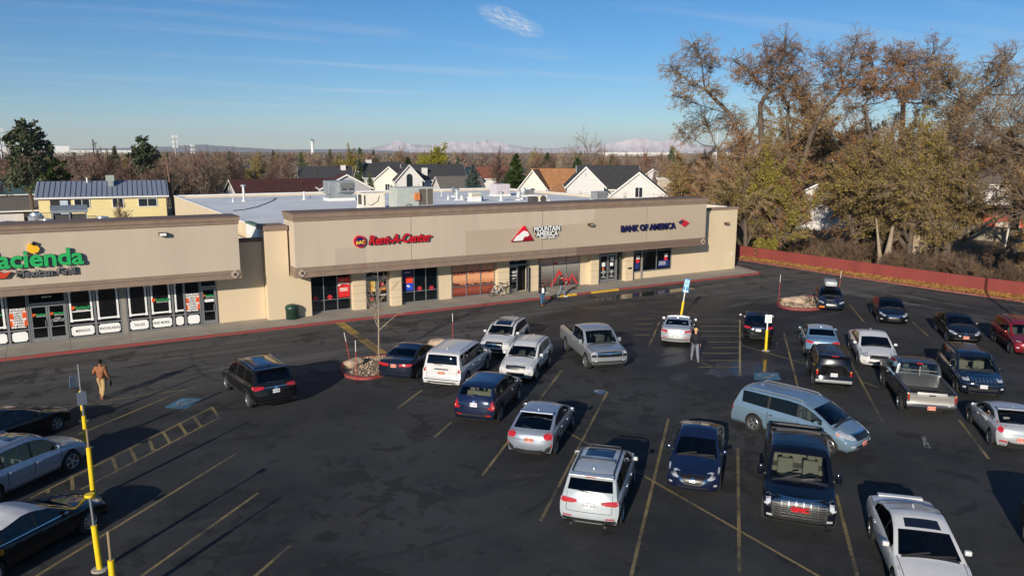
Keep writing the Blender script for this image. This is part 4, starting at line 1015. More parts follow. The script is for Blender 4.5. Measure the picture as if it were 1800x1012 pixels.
    for k, v in groups.items():
        if k == 'body': continue
        if k == 'windshield': sub('windshield', v, [GLC], root)
        elif k == 'rear_window': sub('rear_window', v, [gback], root)
        elif k == 'sunroof': sub('sunroof', v, [mat('sunroof_glass', (.01, .012, .018), .05, var=0, coat=1)], root)
        elif k == 'bed_liner': sub('bed_liner', v, [s.get('bedm', PLA)], root, True)
        elif k.startswith('side_window'):
            kk = int(k.split('_')[-1]); sub('side_window', v, [GLC if kk == 0 else gback], root)
        elif k.startswith('door'):
            d = sub('door', v, [pm, PLA, pm, UND], root)
            sd = 1 if k[4] != '-' else -1; kk = int(k.split('_')[1])
            hx = pil[kk+1]+.16; hz = zsh(hx)-.13
            hit = tree.ray_cast(Vector((hx, 2*sd, hz)), Vector((0, -sd, 0)))
            if hit[0] is not None:
                y = hit[0].y
                MB().bbox(hx-.09, hx+.10, min(y-.01*sd, y+.035*sd), max(y-.01*sd, y+.035*sd), hz-.018, hz+.018, .012).build('handle', s.get('handlem', pm), d)
    PT['tree'] = tree
    # --- conforming patches (lamps, grille...) cast from ahead, behind or aside
    def patch(nm, pairs, d, m, parent=None, off=.012, sub_=4, mi=None):
        """pairs: list of ((a0,b0),(a1,b1)) bottom/top points in the plane facing direction d: 'f','r' use (y,z), 's'/'S' use (x,z) left/right, 't' uses (x,y)"""
        cols = []
        dirs = {'f': Vector((-1, 0, 0)), 'r': Vector((1, 0, 0)), 's': Vector((0, -1, 0)), 'S': Vector((0, 1, 0)), 't': Vector((0, 0, -1))}
        dv = dirs[d]
        def cast(a, b):
            o = {'f': Vector((4, a, b)), 'r': Vector((-4, a, b)), 's': Vector((a, 3, b)), 'S': Vector((a, -3, b)), 't': Vector((a, b, 4))}[d]
            h = tree.ray_cast(o, dv)
            return (h[0] if h[0] is not None else None)
        dn = [pairs[0]]
        for (p0, q0), (p1, q1) in zip(pairs, pairs[1:]):       # refine along the strip so that it follows the curvature
            k_ = max(1, int(math.ceil(max(math.dist(p0, p1), math.dist(q0, q1))/.07)))
            for i in range(1, k_+1): t = i/k_; dn.append(((p0[0]+(p1[0]-p0[0])*t, p0[1]+(p1[1]-p0[1])*t), (q0[0]+(q1[0]-q0[0])*t, q0[1]+(q1[1]-q0[1])*t)))
        m_ = MB(); rows_ = []; hp = max(math.dist(p_, q_) for p_, q_ in dn); sub_ = max(1, min(5, int(math.ceil(hp/.06))))
        for (p, q) in dn:
            rows_.append([cast(p[0]+(q[0]-p[0])*k/sub_, p[1]+(q[1]-p[1])*k/sub_) for k in range(sub_+1)])
        idx = {}; vs = []; fs = []
        def vid(i, j):
            if (i, j) not in idx: idx[(i, j)] = len(vs); vs.append(rows_[i][j]-dv*off)
            return idx[(i, j)]
        from collections import Counter
        ec = Counter()
        for i in range(len(rows_)-1):
            for j in range(sub_):
                c4 = [(i, j), (i+1, j), (i+1, j+1), (i, j+1)]
                if any(rows_[a][b] is None for a, b in c4): continue
                ps = [rows_[a][b] for a, b in c4]
                dep = [p_.dot(dv) for p_ in ps]
                if max(dep)-min(dep) > .22: continue
                f = tuple(vid(*c) for c in c4); fs.append(f)
                for a, b in zip(f, f[1:]+f[:1]): ec[(min(a, b), max(a, b))] += 1
        if not fs: return None
        low = {}
        def lo(v):
            if v not in low: low[v] = len(vs); vs.append(vs[v]+dv*(off+.015))
            return low[v]
        for (a, b), c_ in list(ec.items()):
            if c_ == 1: fs.append((a, b, lo(b), lo(a)))
        m_.add(vs, fs)
        return m_.build(nm, m, parent or root, smooth=40)
    def sidepatch(nm, pairs, m, **k):
        for d in ('s', 'S'): patch(nm, pairs, d, m, **k)
    def mirr(pairs): return [((-a[0], a[1]), (-b[0], b[1])) for a, b in pairs]
    def both(nm, pairs, d, m, **k):
        return patch(nm, pairs, d, m, **k), patch(nm, mirr(pairs), d, m, **k)
    s['post'](root, patch, both, sidepatch, s)
    # panel gaps: bonnet, tailgate, cowl with wipers
    ws_i = [i for i in range(n) if T[i] == 'ws'][0]; xc = X[ws_i]; xn = xF-.16; yb0 = hw(xc)*.955-.10
    if s.get('gaps', 1):
        g_ = UND; wd = .008
        for sd in (1, -1):
            patch('panel_gap', [((x, sd*(yb0-wd-.05*((x-xc)/(xn-xc)))), (x, sd*(yb0+wd-.05*((x-xc)/(xn-xc))))) for x in np.linspace(xn, xc+.05, 8)], 't', g_, off=.003)
        patch('panel_gap', [((xn-.012-.20*(abs(y)/yb0)**3, y), (xn+.006-.20*(abs(y)/yb0)**3, y)) for y in np.linspace(-yb0+.05, yb0-.05, 13)], 't', g_, off=.003)
        patch('cowl', [((xc+.02, y), (xc+.10, y)) for y in np.linspace(-yb0+.1, yb0-.1, 9)], 't', PLA, off=.004)
        for y0_, y1_ in ((-.55, .02), (.05, .62)):
            patch('wiper', [((xc-.03+Wg[ws_i]-.10*t, y0_+(y1_-y0_)*t), (xc-.005+Wg[ws_i]-.10*t, y0_+(y1_-y0_)*t)) for t in (0, .5, 1)], 't', PLA, off=.02)
        if bedz is None:
            irg0 = irg[-1]; zt_ = Z[irg0]; zl_ = .66 if s['kind'] in ('suv', 'box', 'van') else .72; yw = hw(xB)*.955-.16 if s['kind'] != 'sedan' else hw(xB)*.955-.20
            for sd in (1, -1): patch('panel_gap', st([(sd*(yw-.006), zl_, zt_-.03), (sd*(yw+.006), zl_, zt_-.03)]), 'r', g_, off=.003)
            patch('panel_gap', st([(-yw, zl_-.006, zl_+.006), (yw, zl_-.006, zl_+.006)]), 'r', g_, off=.003)
            if s['kind'] in ('suv', 'box', 'hatch'): patch('wiper', st([(-.02, zt_+.01, zt_+.035), (.38, zt_+.05, zt_+.07)]), 'r', PLA, off=.02)
    # --- wheels
    tm, rm_ = wheel_meshes(R, s.get('tw', .22), s.get('rimm', RIM), s.get('spokes', 5), name)
    for ax in (xf, xr):
        for sd in (1, -1):
            wv = bpy.data.objects.new('wheel', None); COL.objects.link(wv); wv.parent = root
            wv.location = (ax, sd*(W/2-.12), R); wv.rotation_euler = (0, rnd.random()*6, 0 if sd > 0 else math.pi)
            if ax == xf: wv.rotation_euler[2] += s.get('steer', 0)
            link('tyre', tm, wv); link('rim', rm_, wv)
    un = MB(); un.box(xr-.75 if bedz is None else xr-.6, xf+(.75 if bedz is None else .45), -W/2+.42, W/2-.42, max(.2, sill-.08), .55)
    for ax in (xf, xr): un.box(ax-R-.1, ax+R+.1, -W/2+.34, W/2-.34, .22, R*2+.05)
    un.build('underbody', UND, root)
    # --- cabin
    ci = s['cabin']                                        # x of dash, x of rear of cabin
    zf = zsh(0)-.28; ww = W/2-.16
    c_ = MB(); c_.box(ci[1], ci[0], -ww, ww, .45, zf-.15); c_.bbox(ci[0]-.28, ci[0]+.12, -ww, ww, zf-.2, zsh(ci[0])+.0, .05)
    c_.build('dashboard', INT, root)
    sm = s.get('seatm', SEAT)
    for yy in (.38, -.38):
        sb = MB(); x0 = ci[0]-1.15
        sb.bbox(x0, x0+.5, yy-.25, yy+.25, zf-.2, zf, .05); sb.bbox(x0-.14, x0+.02, yy-.24, yy+.24, zf-.1, zf+.48, .05); sb.bbox(x0-.12, x0-.02, yy-.12, yy+.12, zf+.5, zf+.68, .035)
        sb.build('seat', sm, root)
    if ci[0]-ci[1] > 2.0:
        sb = MB(); x0 = ci[0]-2.0; sb.bbox(x0-.1, x0+.4, -ww+.1, ww-.1, zf-.2, zf, .05); sb.bbox(x0-.26, x0-.1, -ww+.1, ww-.1, zf-.1, zf+.42, .05)
        for yy in (-.38, .38): sb.bbox(x0-.25, x0-.15, yy-.11, yy+.11, zf+.42, zf+.56, .03)
        sb.build('rear_seat', sm, root)
    stw = MB().lathe([(.16, 0), (.19, .012), (.16, .024), (.16, 0)], 16, axis='x'); so_ = stw.build('steering_wheel', INT, root, smooth=60); so_.location = (ci[0]-.42, .38, zf+.12); so_.rotation_euler = (0, R_(-20), 0)
    # --- mirrors
    mx_, mz = s['mirror']; mh = s.get('mirh', .13); hit = tree.ray_cast(Vector((mx_, 2, mz-.06)), Vector((0, -1, 0))); my = hit[0].y if hit[0] is not None else W/2-.1
    for sd in (1, -1):
        q = MB(); y0, y1 = my+.05, my+.05+s.get('mirw', .17)
        q.bbox(mx_-.05, mx_+.07, min(y0*sd, y1*sd), max(y0*sd, y1*sd), mz-mh*.45, mz+mh*.55, .035)
        q.mi = 1; q.bbox(mx_-.02, mx_+.05, min((my-.04)*sd, (y0+.04)*sd), max((my-.04)*sd, (y0+.04)*sd), mz-mh*.45, mz-mh*.2, .01)
        q.mi = 2; q.box(mx_-.066, mx_-.06, min((y0+.03)*sd, (y1-.03)*sd), max((y0+.03)*sd, (y1-.03)*sd), mz-mh*.3, mz+mh*.42)
        q.build('mirror', [s.get('mirm', pm), PLA, CHR], root, smooth=40)
    return root, patch, both, tree

def plate(root, tree_x, z, m, txt, y=0, front=False):
    d = 1 if front else -1
    x = tree_x
    hs = [h_[0].x for h_ in (PT['tree'].ray_cast(Vector((4*d, y, zz)), Vector((-d, 0, 0))) for zz in (z-.07, z, z+.07)) if h_[0] is not None]
    if hs: x = (max(hs) if front else min(hs))+.004*d
    o = MB().bbox(min(x, x+.02*d), max(x, x+.02*d), y-.155, y+.155, z-.08, z+.08, .006).build('license_plate', m, root)
    t = text_mesh('plate_text', txt, .1, PTX, o, .001, .001, loc=(x+.023*d, y, z), rot=(R_(90), 0, R_(90) if front else R_(-90)))
    return o
def st(pts): return [((y, a), (y, b)) for y, a, b in pts]        # (y, z bottom, z top) -> pairs
def spec(kind, L, W, H, col, **k):
    h = L/2; s = dict(L=L, W=W, H=H, paint=col)
    if kind == 'sedan':
        s['prof'] = [('fb', [(h-.12, .20), (h-.02, .32), (h, .45)]), ('gr', [(h, .45), (h-.03, .60), (h-.12, .70)]), ('hood', [(h-.12, .70), (h-.45, .80), (h-.95, .90), (h-1.32, .95)]),
            ('ws', [(h-1.32, .95), (h-2.12, 1.34)]), ('roof', [(h-2.12, 1.34), (h-2.55, H-.01), (h-2.9, H), (-.45, H-.02), (-.95, H-.10)]), ('rg', [(-.95, H-.10), (-1.65, 1.09)]),
            ('deck', [(-1.65, 1.09), (-h+.35, 1.07), (-h+.12, 1.04)]), ('tail', [(-h+.12, 1.04), (-h+.05, .96), (-h+.03, .68), (-h, .56)]), ('rb', [(-h, .56), (-h+.01, .38), (-h+.12, .22)])]
        s['belt'] = [(h, .60), (h-.5, .74), (h-1.0, .83), (h-1.4, .885), (0, .93), (-1.5, .985), (-h, .93)]
        s.update(xf=h-.92, xr=-h+1.05, glassx=(h-1.62, -1.42), pillars=[h-1.50, -.05, -1.02], wpil=[(-.02, -.10), (-1.04, -1.09)], cabin=(h-1.45, -1.35), mirror=(h-1.66, 1.0), R=.33, tumble=.42)
    elif kind == 'hatch':
        s['prof'] = [('fb', [(h-.12, .20), (h-.02, .32), (h, .45)]), ('gr', [(h, .45), (h-.03, .60), (h-.12, .70)]), ('hood', [(h-.12, .70), (h-.45, .82), (h-.9, .92), (h-1.15, .96)]),
            ('ws', [(h-1.15, .96), (h-1.92, 1.36)]), ('roof', [(h-1.92, 1.36), (h-2.35, H), (-.4, H-.01), (-.95, H-.08)]), ('rg', [(-.95, H-.08), (-h+.30, 1.02)]),
            ('deck', [(-h+.30, 1.02), (-h+.20, 1.00)]), ('tail', [(-h+.20, 1.00), (-h+.07, .92), (-h+.03, .68), (-h, .55)]), ('rb', [(-h, .55), (-h+.01, .38), (-h+.12, .22)])]
        s['belt'] = [(h, .60), (h-.5, .76), (h-1.0, .85), (h-1.25, .89), (0, .94), (-1.2, 1.0), (-h+.25, .96), (-h, .9)]
        s.update(xf=h-.85, xr=-h+.80, glassx=(h-1.45, -1.35), pillars=[h-1.34, .02, -.92], wpil=[(.05, -.04), (-.95, -1.0)], cabin=(h-1.3, -1.3), mirror=(h-1.5, 1.0), R=.32, tumble=.40)
    elif kind == 'suv':
        s['prof'] = [('fb', [(h-.14, .26), (h-.02, .38), (h, .50)]), ('gr', [(h, .50), (h-.02, .72), (h-.08, .88)]), ('hood', [(h-.08, .88), (h-.35, .97), (h-.8, 1.04), (h-1.12, 1.08)]),
            ('ws', [(h-1.12, 1.08), (h-1.78, H-.13)]), ('roof', [(h-1.78, H-.13), (h-2.1, H-.03), (h-2.5, H), (0, H+.0), (-h+.9, H-.03), (-h+.50, H-.08)]), ('rg', [(-h+.50, H-.08), (-h+.16, 1.14)]),
            ('deck', [(-h+.16, 1.14), (-h+.13, 1.10)]), ('tail', [(-h+.13, 1.10), (-h+.06, .95), (-h+.04, .72), (-h, .62)]), ('rb', [(-h, .62), (-h+.01, .42), (-h+.14, .28)])]
        s['belt'] = [(h, .72), (h-.4, .86), (h-.9, .94), (h-1.2, .99), (0, 1.02), (-h+.6, 1.08), (-h, 1.0)]
        s.update(xf=h-.88, xr=-h+.95, glassx=(h-1.38, -h+.58), pillars=[h-1.32, .08, -.88], wpil=[(.11, .02), (-.93, -1.0)], cabin=(h-1.25, -h+.5), mirror=(h-1.46, 1.12), R=.36, tumble=.24, sill=.30, clad=1, nosef=.24, noser=.14, smooth=3)
    elif kind == 'box':                                       # upright SUV
        s['prof'] = [('fb', [(h-.1, .32), (h-.02, .42), (h, .55)]), ('gr', [(h, .55), (h-.01, .80), (h-.05, .98)]), ('hood', [(h-.05, .98), (h-.25, 1.04), (h-.8, 1.09), (h-1.15, 1.12)]),
            ('ws', [(h-1.15, 1.12), (h-1.68, H-.10)]), ('roof', [(h-1.68, H-.10), (h-1.9, H-.02), (h-2.3, H), (0, H), (-h+.7, H-.01), (-h+.30, H-.05)]), ('rg', [(-h+.30, H-.05), (-h+.13, 1.16)]),
            ('deck', [(-h+.13, 1.16), (-h+.11, 1.12)]), ('tail', [(-h+.11, 1.12), (-h+.08, .95), (-h+.08, .72), (-h, .66)]), ('rb', [(-h, .66), (-h, .48), (-h+.1, .34)])]
        s['belt'] = [(h, .85), (h-.4, .95), (h-.9, 1.0), (h-1.2, 1.03), (0, 1.05), (-h+.4, 1.08), (-h, 1.04)]
        s.update(xf=h-.86, xr=-h+1.0, glassx=(h-1.36, -h+.42), pillars=[h-1.32, .12, -.85], wpil=[(.15, .05), (-.88, -1.02)], cabin=(h-1.25, -h+.45), mirror=(h-1.46, 1.18), R=.38, tumble=.17, sill=.34, nosef=.12, noser=.06, smooth=2, shape=([0, .22, .45, .72, .9, 1], [.93, .97, .99, 1, .99, .97]))
    elif kind == 'van':
        s['prof'] = [('fb', [(h-.14, .24), (h-.02, .36), (h, .48)]), ('gr', [(h, .48), (h-.04, .68), (h-.14, .80)]), ('hood', [(h-.14, .80), (h-.4, .92), (h-.7, 1.02), (h-.92, 1.08)]),
            ('ws', [(h-.92, 1.08), (h-1.80, H-.16)]), ('roof', [(h-1.80, H-.16), (h-2.15, H-.03), (h-2.7, H), (0, H), (-h+.7, H-.03), (-h+.42, H-.07)]), ('rg', [(-h+.42, H-.07), (-h+.14, 1.10)]),
            ('deck', [(-h+.14, 1.10), (-h+.12, 1.06)]), ('tail', [(-h+.12, 1.06), (-h+.08, .9), (-h+.06, .66), (-h, .58)]), ('rb', [(-h, .58), (-h+.01, .38), (-h+.12, .26)])]
        s['belt'] = [(h, .66), (h-.5, .84), (h-.9, .94), (h-1.3, 1.0), (0, 1.04), (-h+.4, 1.08), (-h, 1.02)]
        s.update(xf=h-.95, xr=-h+1.12, glassx=(h-1.25, -h+.52), pillars=[h-1.38, .38, -.85], wpil=[(.42, .30), (-.82, -.92)], cabin=(h-1.1, -h+.5), mirror=(h-1.45, 1.12), R=.35, tumble=.22, sill=.24, nosef=.34, noser=.12)
    elif kind == 'pickup':
        cb = k.pop('cabback', -.55); rz = k.pop('railz', 1.28)
        s['prof'] = [('fb', [(h-.12, .42), (h-.01, .50), (h, .62)]), ('gr', [(h, .62), (h-.01, .90), (h-.05, 1.10)]), ('hood', [(h-.05, 1.10), (h-.22, 1.17), (h-.8, 1.22), (h-1.25, 1.25)]),
            ('ws', [(h-1.25, 1.25), (h-1.92, H-.08)]), ('roof', [(h-1.92, H-.08), (h-2.2, H-.01), (h-2.6, H), (cb+.5, H-.01), (cb+.12, H-.05)]), ('rg', [(cb+.12, H-.05), (cb, rz+.02)]),
            ('rail', [(cb-.02, rz), (cb-.5, rz), (-h+.10, rz+.01)]), ('tail', [(-h+.05, rz), (-h+.05, .9), (-h+.05, .70)]), ('rb', [(-h, .68), (-h, .52), (-h+.1, .46)])]
        s['belt'] = [(h, 1.0), (h-.4, 1.08), (h-1.2, 1.16), (0, 1.19), (cb, 1.22), (-h, 1.24)]
        s.update(xf=h-.95, xr=-h+1.22, glassx=(h-1.5, cb+.12), pillars=[h-1.42, (h-1.42+cb)/2+.1, cb+.12], wpil=[((h-1.42+cb)/2+.14, (h-1.42+cb)/2+.02)], cabin=(h-1.4, cb+.1), mirror=(h-1.6, 1.30), R=.40, tumble=.22, sill=.46,
            nosef=.14, noser=.04, smooth=1, bedz=.78, rgc=.2, tw=.26, mirh=.22, shape=([0, .22, .45, .72, .9, 1], [.94, .98, .99, 1, .99, .975]), clad=0)
    s['kind'] = kind
    s.update(k); s.setdefault('post', post_std)
    return s
def post_std(root, patch, both, sidepatch, s):
    """lamps, grille, bumper openings, trim and plates from the style lists of the spec"""
    for hl in s.get('hl', []): both('headlight', st(hl), 'f', s.get('hlm', LAMP))
    for hl in s.get('hlb', []): both('headlight_bezel', st(hl), 'f', LAMPD, off=.006)
    for hl in s.get('fog', []): both('fog_light', st(hl), 'f', LAMP, off=.018)
    for p_, m_ in s.get('gr', []): patch('grille', st(p_), 'f', m_, off=.010)
    for p_, m_ in s.get('grt', []): patch('grille_trim', st(p_), 'f', m_, off=.020)
    for p_, m_ in s.get('bump', []): patch('bumper_opening', st(p_), 'f', m_, off=.006)
    for p_, m_ in s.get('tl', []): both('taillight', st(p_), 'r', m_, off=.014)
    for p_, m_ in s.get('tls', []): sidepatch('taillight', st(p_), m_, off=.010)
    for p_, m_ in s.get('hls', []): sidepatch('headlight', st(p_), m_, off=.010)
    for p_, m_ in s.get('rt', []): patch('rear_trim', st(p_), 'r', m_, off=.012)
    for p_, m_ in s.get('rt2', []): patch('rear_trim', st(p_), 'r', m_, off=.024)
    for p_, m_ in s.get('sidet', []): sidepatch('side_trim', st(p_), m_, off=.008)
    for p_, m_ in s.get('tophl', []): both('headlight', p_, 't', m_)
    L, W, H = s['L'], s['W'], s['H']; h = L/2
    if s.get('badge_r'): 
        z = s['badge_r']; patch('badge', [((.07*math.sin(t)*-1, z-.07*math.cos(t)), (.07*math.sin(t), z-.07*math.cos(t))) for t in np.linspace(.1, 3.04, 8)], 'r', CHR, off=.026)
    if s.get('badge_f'):
        z = s['badge_f']; patch('badge', [((.08*math.sin(t)*-1, z-.08*math.cos(t)), (.08*math.sin(t), z-.08*math.cos(t))) for t in np.linspace(.1, 3.04, 8)], 'f', CHR, off=.03)
    if s.get('pr'): z, m_, tx = s['pr']; plate(root, -h-.0+s.get('prx', .035), z, m_, tx)
    if s.get('pf'): z, m_, tx = s['pf']; plate(root, h+s.get('pfx', .0), z, m_, tx, front=True)
    if s.get('rails'):
        z = s.get('railz2', H-.055); a, b = s['rails']; y = W/2-.30-s.get('railin', 0)
        def rz_(x_, y_):
            h_ = PT['tree'].ray_cast(Vector((x_, y_, 4)), Vector((0, 0, -1))); return h_[0].z if h_[0] is not None else z
        for sd in (1, -1): MB().tube([(a, y*sd, rz_(a, y*sd)-.02)]+[(x_, y*sd, rz_(x_, y*sd)+.055) for x_ in np.linspace(a-.14, b+.14, 9)]+[(b, y*sd, rz_(b, y*sd)-.02)], .022, 6).build('roof_rail', s.get('railm', CHR), root, smooth=50)
    if s.get('xbars'):
        for x in s['xbars']: MB().tube([(x, -W/2+.36, H-.04), (x, -W/2+.38, H+.03), (x, W/2-.38, H+.03), (x, W/2-.36, H-.04)], .025, 6).build('roof_bar', PLA, root, smooth=50)
    if s.get('fin', 1) and s['kind'] != 'pickup':
        fx_ = -.75 if s['kind'] in ('sedan', 'hatch') else -h+.95; hz_ = PT['tree'].ray_cast(Vector((fx_, 0, 4)), Vector((0, 0, -1)))[0]; fz_ = (hz_.z if hz_ else H)-.02
        MB().prism([(fx_+.1, fz_), (fx_-.10, fz_-.01), (fx_-.08, fz_+.075)], 'y', -.02, .02).build('antenna', PLA if s.get('fin') == 2 else s['paint'], root)
    if s.get('wiper'): 
        pass
    if s.get('exh'): 
        for y in s['exh']: MB().lathe([(.04, 0), (.04, -.12), (.03, -.12), (.03, 0)], 10, (-h+.10, y, .28), 'x').build('exhaust', CHR, root, smooth=40)
    if s.get('spoiler'):
        x, z = s['spoiler']; w = W/2-.26
        MB().bbox(x-.14, x+.10, -w, w, z-.015, z+.03, .014).build('spoiler', s.get('spm', s['paint']), root)
        if s.get('chmsl'): MB().box(x-.15, x-.13, -.15, .15, z-.01, z+.02).build('brake_light', TAIL, root)

# ---- paint colours
P_BLACK = mat('black_paint', (.006, .006, .007), .09, 0, var=.04, scale=2.5); P_NAVY = paint('navy_paint', (.010, .018, .055), .3, .14); P_NAVY2 = paint('dark_navy_paint', (.012, .017, .032), .2, .12); P_GMC = mat('black_blue_paint', (.004, .005, .010), .08, 0, var=.04)
P_WHITE = paint('white_paint', (.60, .60, .59), 0, .3); P_PWHITE = paint('pearl_white_paint', (.44, .48, .50), .1, .3); P_SILV = paint('silver_paint', (.40, .42, .44), .5, .3); P_SILV2 = paint('light_silver_paint', (.52, .54, .56), .45, .3)
P_CIV = paint('silver_blue_paint', (.36, .40, .46), .5, .3); P_VAN = paint('light_blue_paint', (.22, .33, .43), .45, .3); P_SUBB = paint('sky_blue_paint', (.16, .30, .44), .4, .3); P_RED = paint('red_paint', (.26, .012, .02), .3, .25)
P_GREY = paint('grey_paint', (.05, .055, .06), .4, .28); P_HIGH = paint('pale_blue_silver_paint', (.33, .38, .46), .5, .3); P_TAN = paint('silver_tan_paint', (.36, .34, .31), .5, .32); P_JEEP = paint('midnight_blue_paint', (.008, .013, .026), .15, .10)
GRB = mat('grille_black', (.012, .012, .012), .35, var=.3, scale=30)
DL = 42.6; DEG = R_(DL)
def place(px, py, off, hd, side=0):
    """centre of a vehicle whose end (off metres ahead of the centre, along its heading hd in degrees) stands over this spot"""
    p = G(px, py); d = Vector((math.cos(R_(hd)), math.sin(R_(hd)), 0)); n = Vector((-d.y, d.x, 0))
    return p-d*off+n*side, R_(hd)
HU, HD_ = 42.6, 222.6
CARS = []
def car(name, label, cat, sp, px, py, off, hd, side=0, **k):
    loc, a = place(px, py, off, hd, side); sp.update(k)
    r = make_car(name, label, cat, loc, a, sp); CARS.append(r[0]); return r[0]
GRP = 'vehicles parked in the lot'
# 1 black suv driving away
s_ = spec('suv', 4.95, 1.99, 1.78, P_BLACK, rails=(.9, -1.7), moon=(1.0, -1.15), gback=GLD, tl=[([(.50, .98, 1.08), (.7, .95, 1.10), (.86, .93, 1.10), (.93, .95, 1.08)], TAIL)], rt=[([(-.48, 1.0, 1.025), (.48, 1.0, 1.025)], CHR), ([(-.80, .36, .44), (-.4, .38, .41), (.4, .38, .41), (.80, .36, .44)], CHR), ([(-.72, .53, .55), (.72, .53, .55)], CHR)],
    badge_r=.98, pr=(.84, PLW, 'A14 8KZ'), prx=.0, hl=[[(.55, .78, .92), (.86, .80, .92)]], gr=[([(-.5, .6, .9), (.5, .6, .9)], GRB)], spoiler=(-1.99, 1.73), tls=[([(-2.40, .94, 1.10), (-2.05, .98, 1.08)], TAIL)], sidet=[([(1.3, .40, .43), (-1.4, .40, .43)], CHR)], railm=CHR)
car('car', 'black seven-seat SUV with chrome roof rails driving in the open lane at left', 'car', s_, 488, 719, -2.47, 96)
# 2 navy sedan
s_ = spec('sedan', 4.85, 1.84, 1.47, P_NAVY2, tl=[([(.28, .80, .92), (.6, .80, .93), (.80, .82, .93), (.86, .84, .92)], TAIL)], tls=[([(-2.28, .82, .93), (-2.05, .86, .93)], TAIL)], pr=(.83, PLR, 'F27 3NB'), prx=.01, rt=[([(-.7, .965, .98), (.7, .965, .98)], P_NAVY2), ([(-.85, .40, .425), (.85, .40, .425)], CHR)], glassm=1, exh=[.55])
car('car', 'dark navy saloon beside the bare young tree and rock bed, rear to the camera', 'car', s_, 692, 672, -2.42, HU)
# 3 white boxy suv
s_ = spec('box', 4.86, 1.99, 1.83, P_WHITE, gback=GLD, rails=(.7, -1.9), railm=P_WHITE, tl=[([(.80, .92, 1.12), (.95, .92, 1.12)], TAIL)], rt=[([(-.35, 1.02, 1.09), (.35, 1.02, 1.09)], CHR), ([(-.85, .56, .60), (.85, .56, .60)], PLA), ([(-.7, .40, .47), (.7, .40, .47)], PLA)], pr=(.88, PLR, 'H25 6TC'), prx=.055, sidet=[([(1.2, .62, .68), (-1.1, .62, .68)], PLA)], rt2=[([(-.17, H_, H_+.05), (.17, H_, H_+.05)], TAIL) for H_ in (1.75,)], tls=[([(-2.32, .92, 1.12), (-2.25, .92, 1.12)], TAIL)])
car('car', 'white boxy SUV with dark rear glass between the navy saloon and two white crossovers', 'car', s_, 775, 688, -2.43, HU)
# 4 white crossover with sunroof, nose to camera
s_ = spec('suv', 4.48, 1.80, 1.61, P_WHITE, moon=(.75, -.1), rails=(.8, -1.5), railm=PLA, xbars=(-.2, -1.1), hl=[[(.56, .74, .86), (.72, .76, .90), (.84, .80, .90)]], gr=[([(-.5, .66, .84), (-.4, .62, .88), (.4, .62, .88), (.5, .66, .84)], GRB)], grt=[([(-.42, .74, .77), (.42, .74, .77)], CHR)], badge_f=.76, bump=[([(-.5, .36, .5), (.5, .36, .5)], PLA)], fog=[[(.62, .44, .52), (.74, .44, .52)]], clad=2, seatm=SEATB)
car('car', 'white crossover with a sunroof and black cladding behind the white boxy SUV', 'car', s_, 852, 628, 2.24, HD_, .5)
# 5 white crossover with sunshade figure
s_ = spec('suv', 4.42, 1.80, 1.62, P_WHITE, rails=(.7, -1.5), railm=P_SILV, hl=[[(.48, .72, .84), (.70, .74, .90), (.84, .80, .92)]], gr=[([(-.48, .70, .84), (0, .68, .86), (.48, .70, .84)], GRB)], grt=[([(-.50, .84, .865), (0, .86, .885), (.50, .84, .865)], CHR), ([(-.42, .69, .70), (.42, .69, .70)], CHR)], bump=[([(-.45, .36, .55), (.45, .36, .55)], PLA)], fog=[[(.62, .48, .58), (.74, .48, .58)]], seatm=SEAT)
car('car', 'white compact crossover, front to the camera, with pale shapes behind its windscreen', 'car', s_, 905, 674, 2.21, HD_)
# 6 dark blue crossover rear
s_ = spec('suv', 4.55, 1.82, 1.66, P_NAVY, rgc=.6, tl=[([(.72, .72, .98), (.80, .70, 1.2), (.86, .74, 1.2)], TAIL), ([(.74, .72, .84), (.84, .72, .84)], TAILW)], rt=[([(-.84, .42, .52), (.84, .42, .52)], PLA)], rt2=[([(.52, .46, .52), (.72, .46, .52)], TAIL), ([(-.72, .46, .52), (-.52, .46, .52)], TAIL)], pr=(.90, PLW, 'E71 4RG'), prx=.03, badge_r=1.0, clad=1, seatm=SEATB, tls=[([(-2.2, .72, 1.22), (-2.08, .78, 1.3)], TAIL)])
car('car', 'dark blue crossover with tall red lamps and pale cargo behind its rear glass', 'car', s_, 832, 749, -2.27, HU)
# 7 silver hatch with fastback
s_ = spec('hatch', 4.52, 1.80, 1.43, P_CIV, tl=[([(.52, .84, .93), (.62, .76, .98), (.80, .76, 1.0), (.86, .86, .98)], TAIL)], tls=[([(-2.15, .80, .98), (-1.95, .92, .98)], TAIL)], rt=[([(-.82, .32, .42), (-.5, .25, .34), (.5, .25, .34), (.82, .32, .42)], PLA)], rt2=[([(.80, .42, .62), (.83, .42, .62)], TAIL), ([(-.83, .42, .62), (-.80, .42, .62)], TAIL), ([(-.78, .38, .56), (-.6, .34, .44)], PLA), ([(.6, .34, .44), (.78, .38, .56)], PLA)], pr=(.74, PLR, 'K90 2FD'), prx=.02, exh=[.0, .1], spoiler=(-1.05, 1.40), spm=P_CIV)
car('car', 'silver-blue five-door fastback with black lower bumper corners in the centre row', 'car', s_, 929, 807, -2.26, HU)
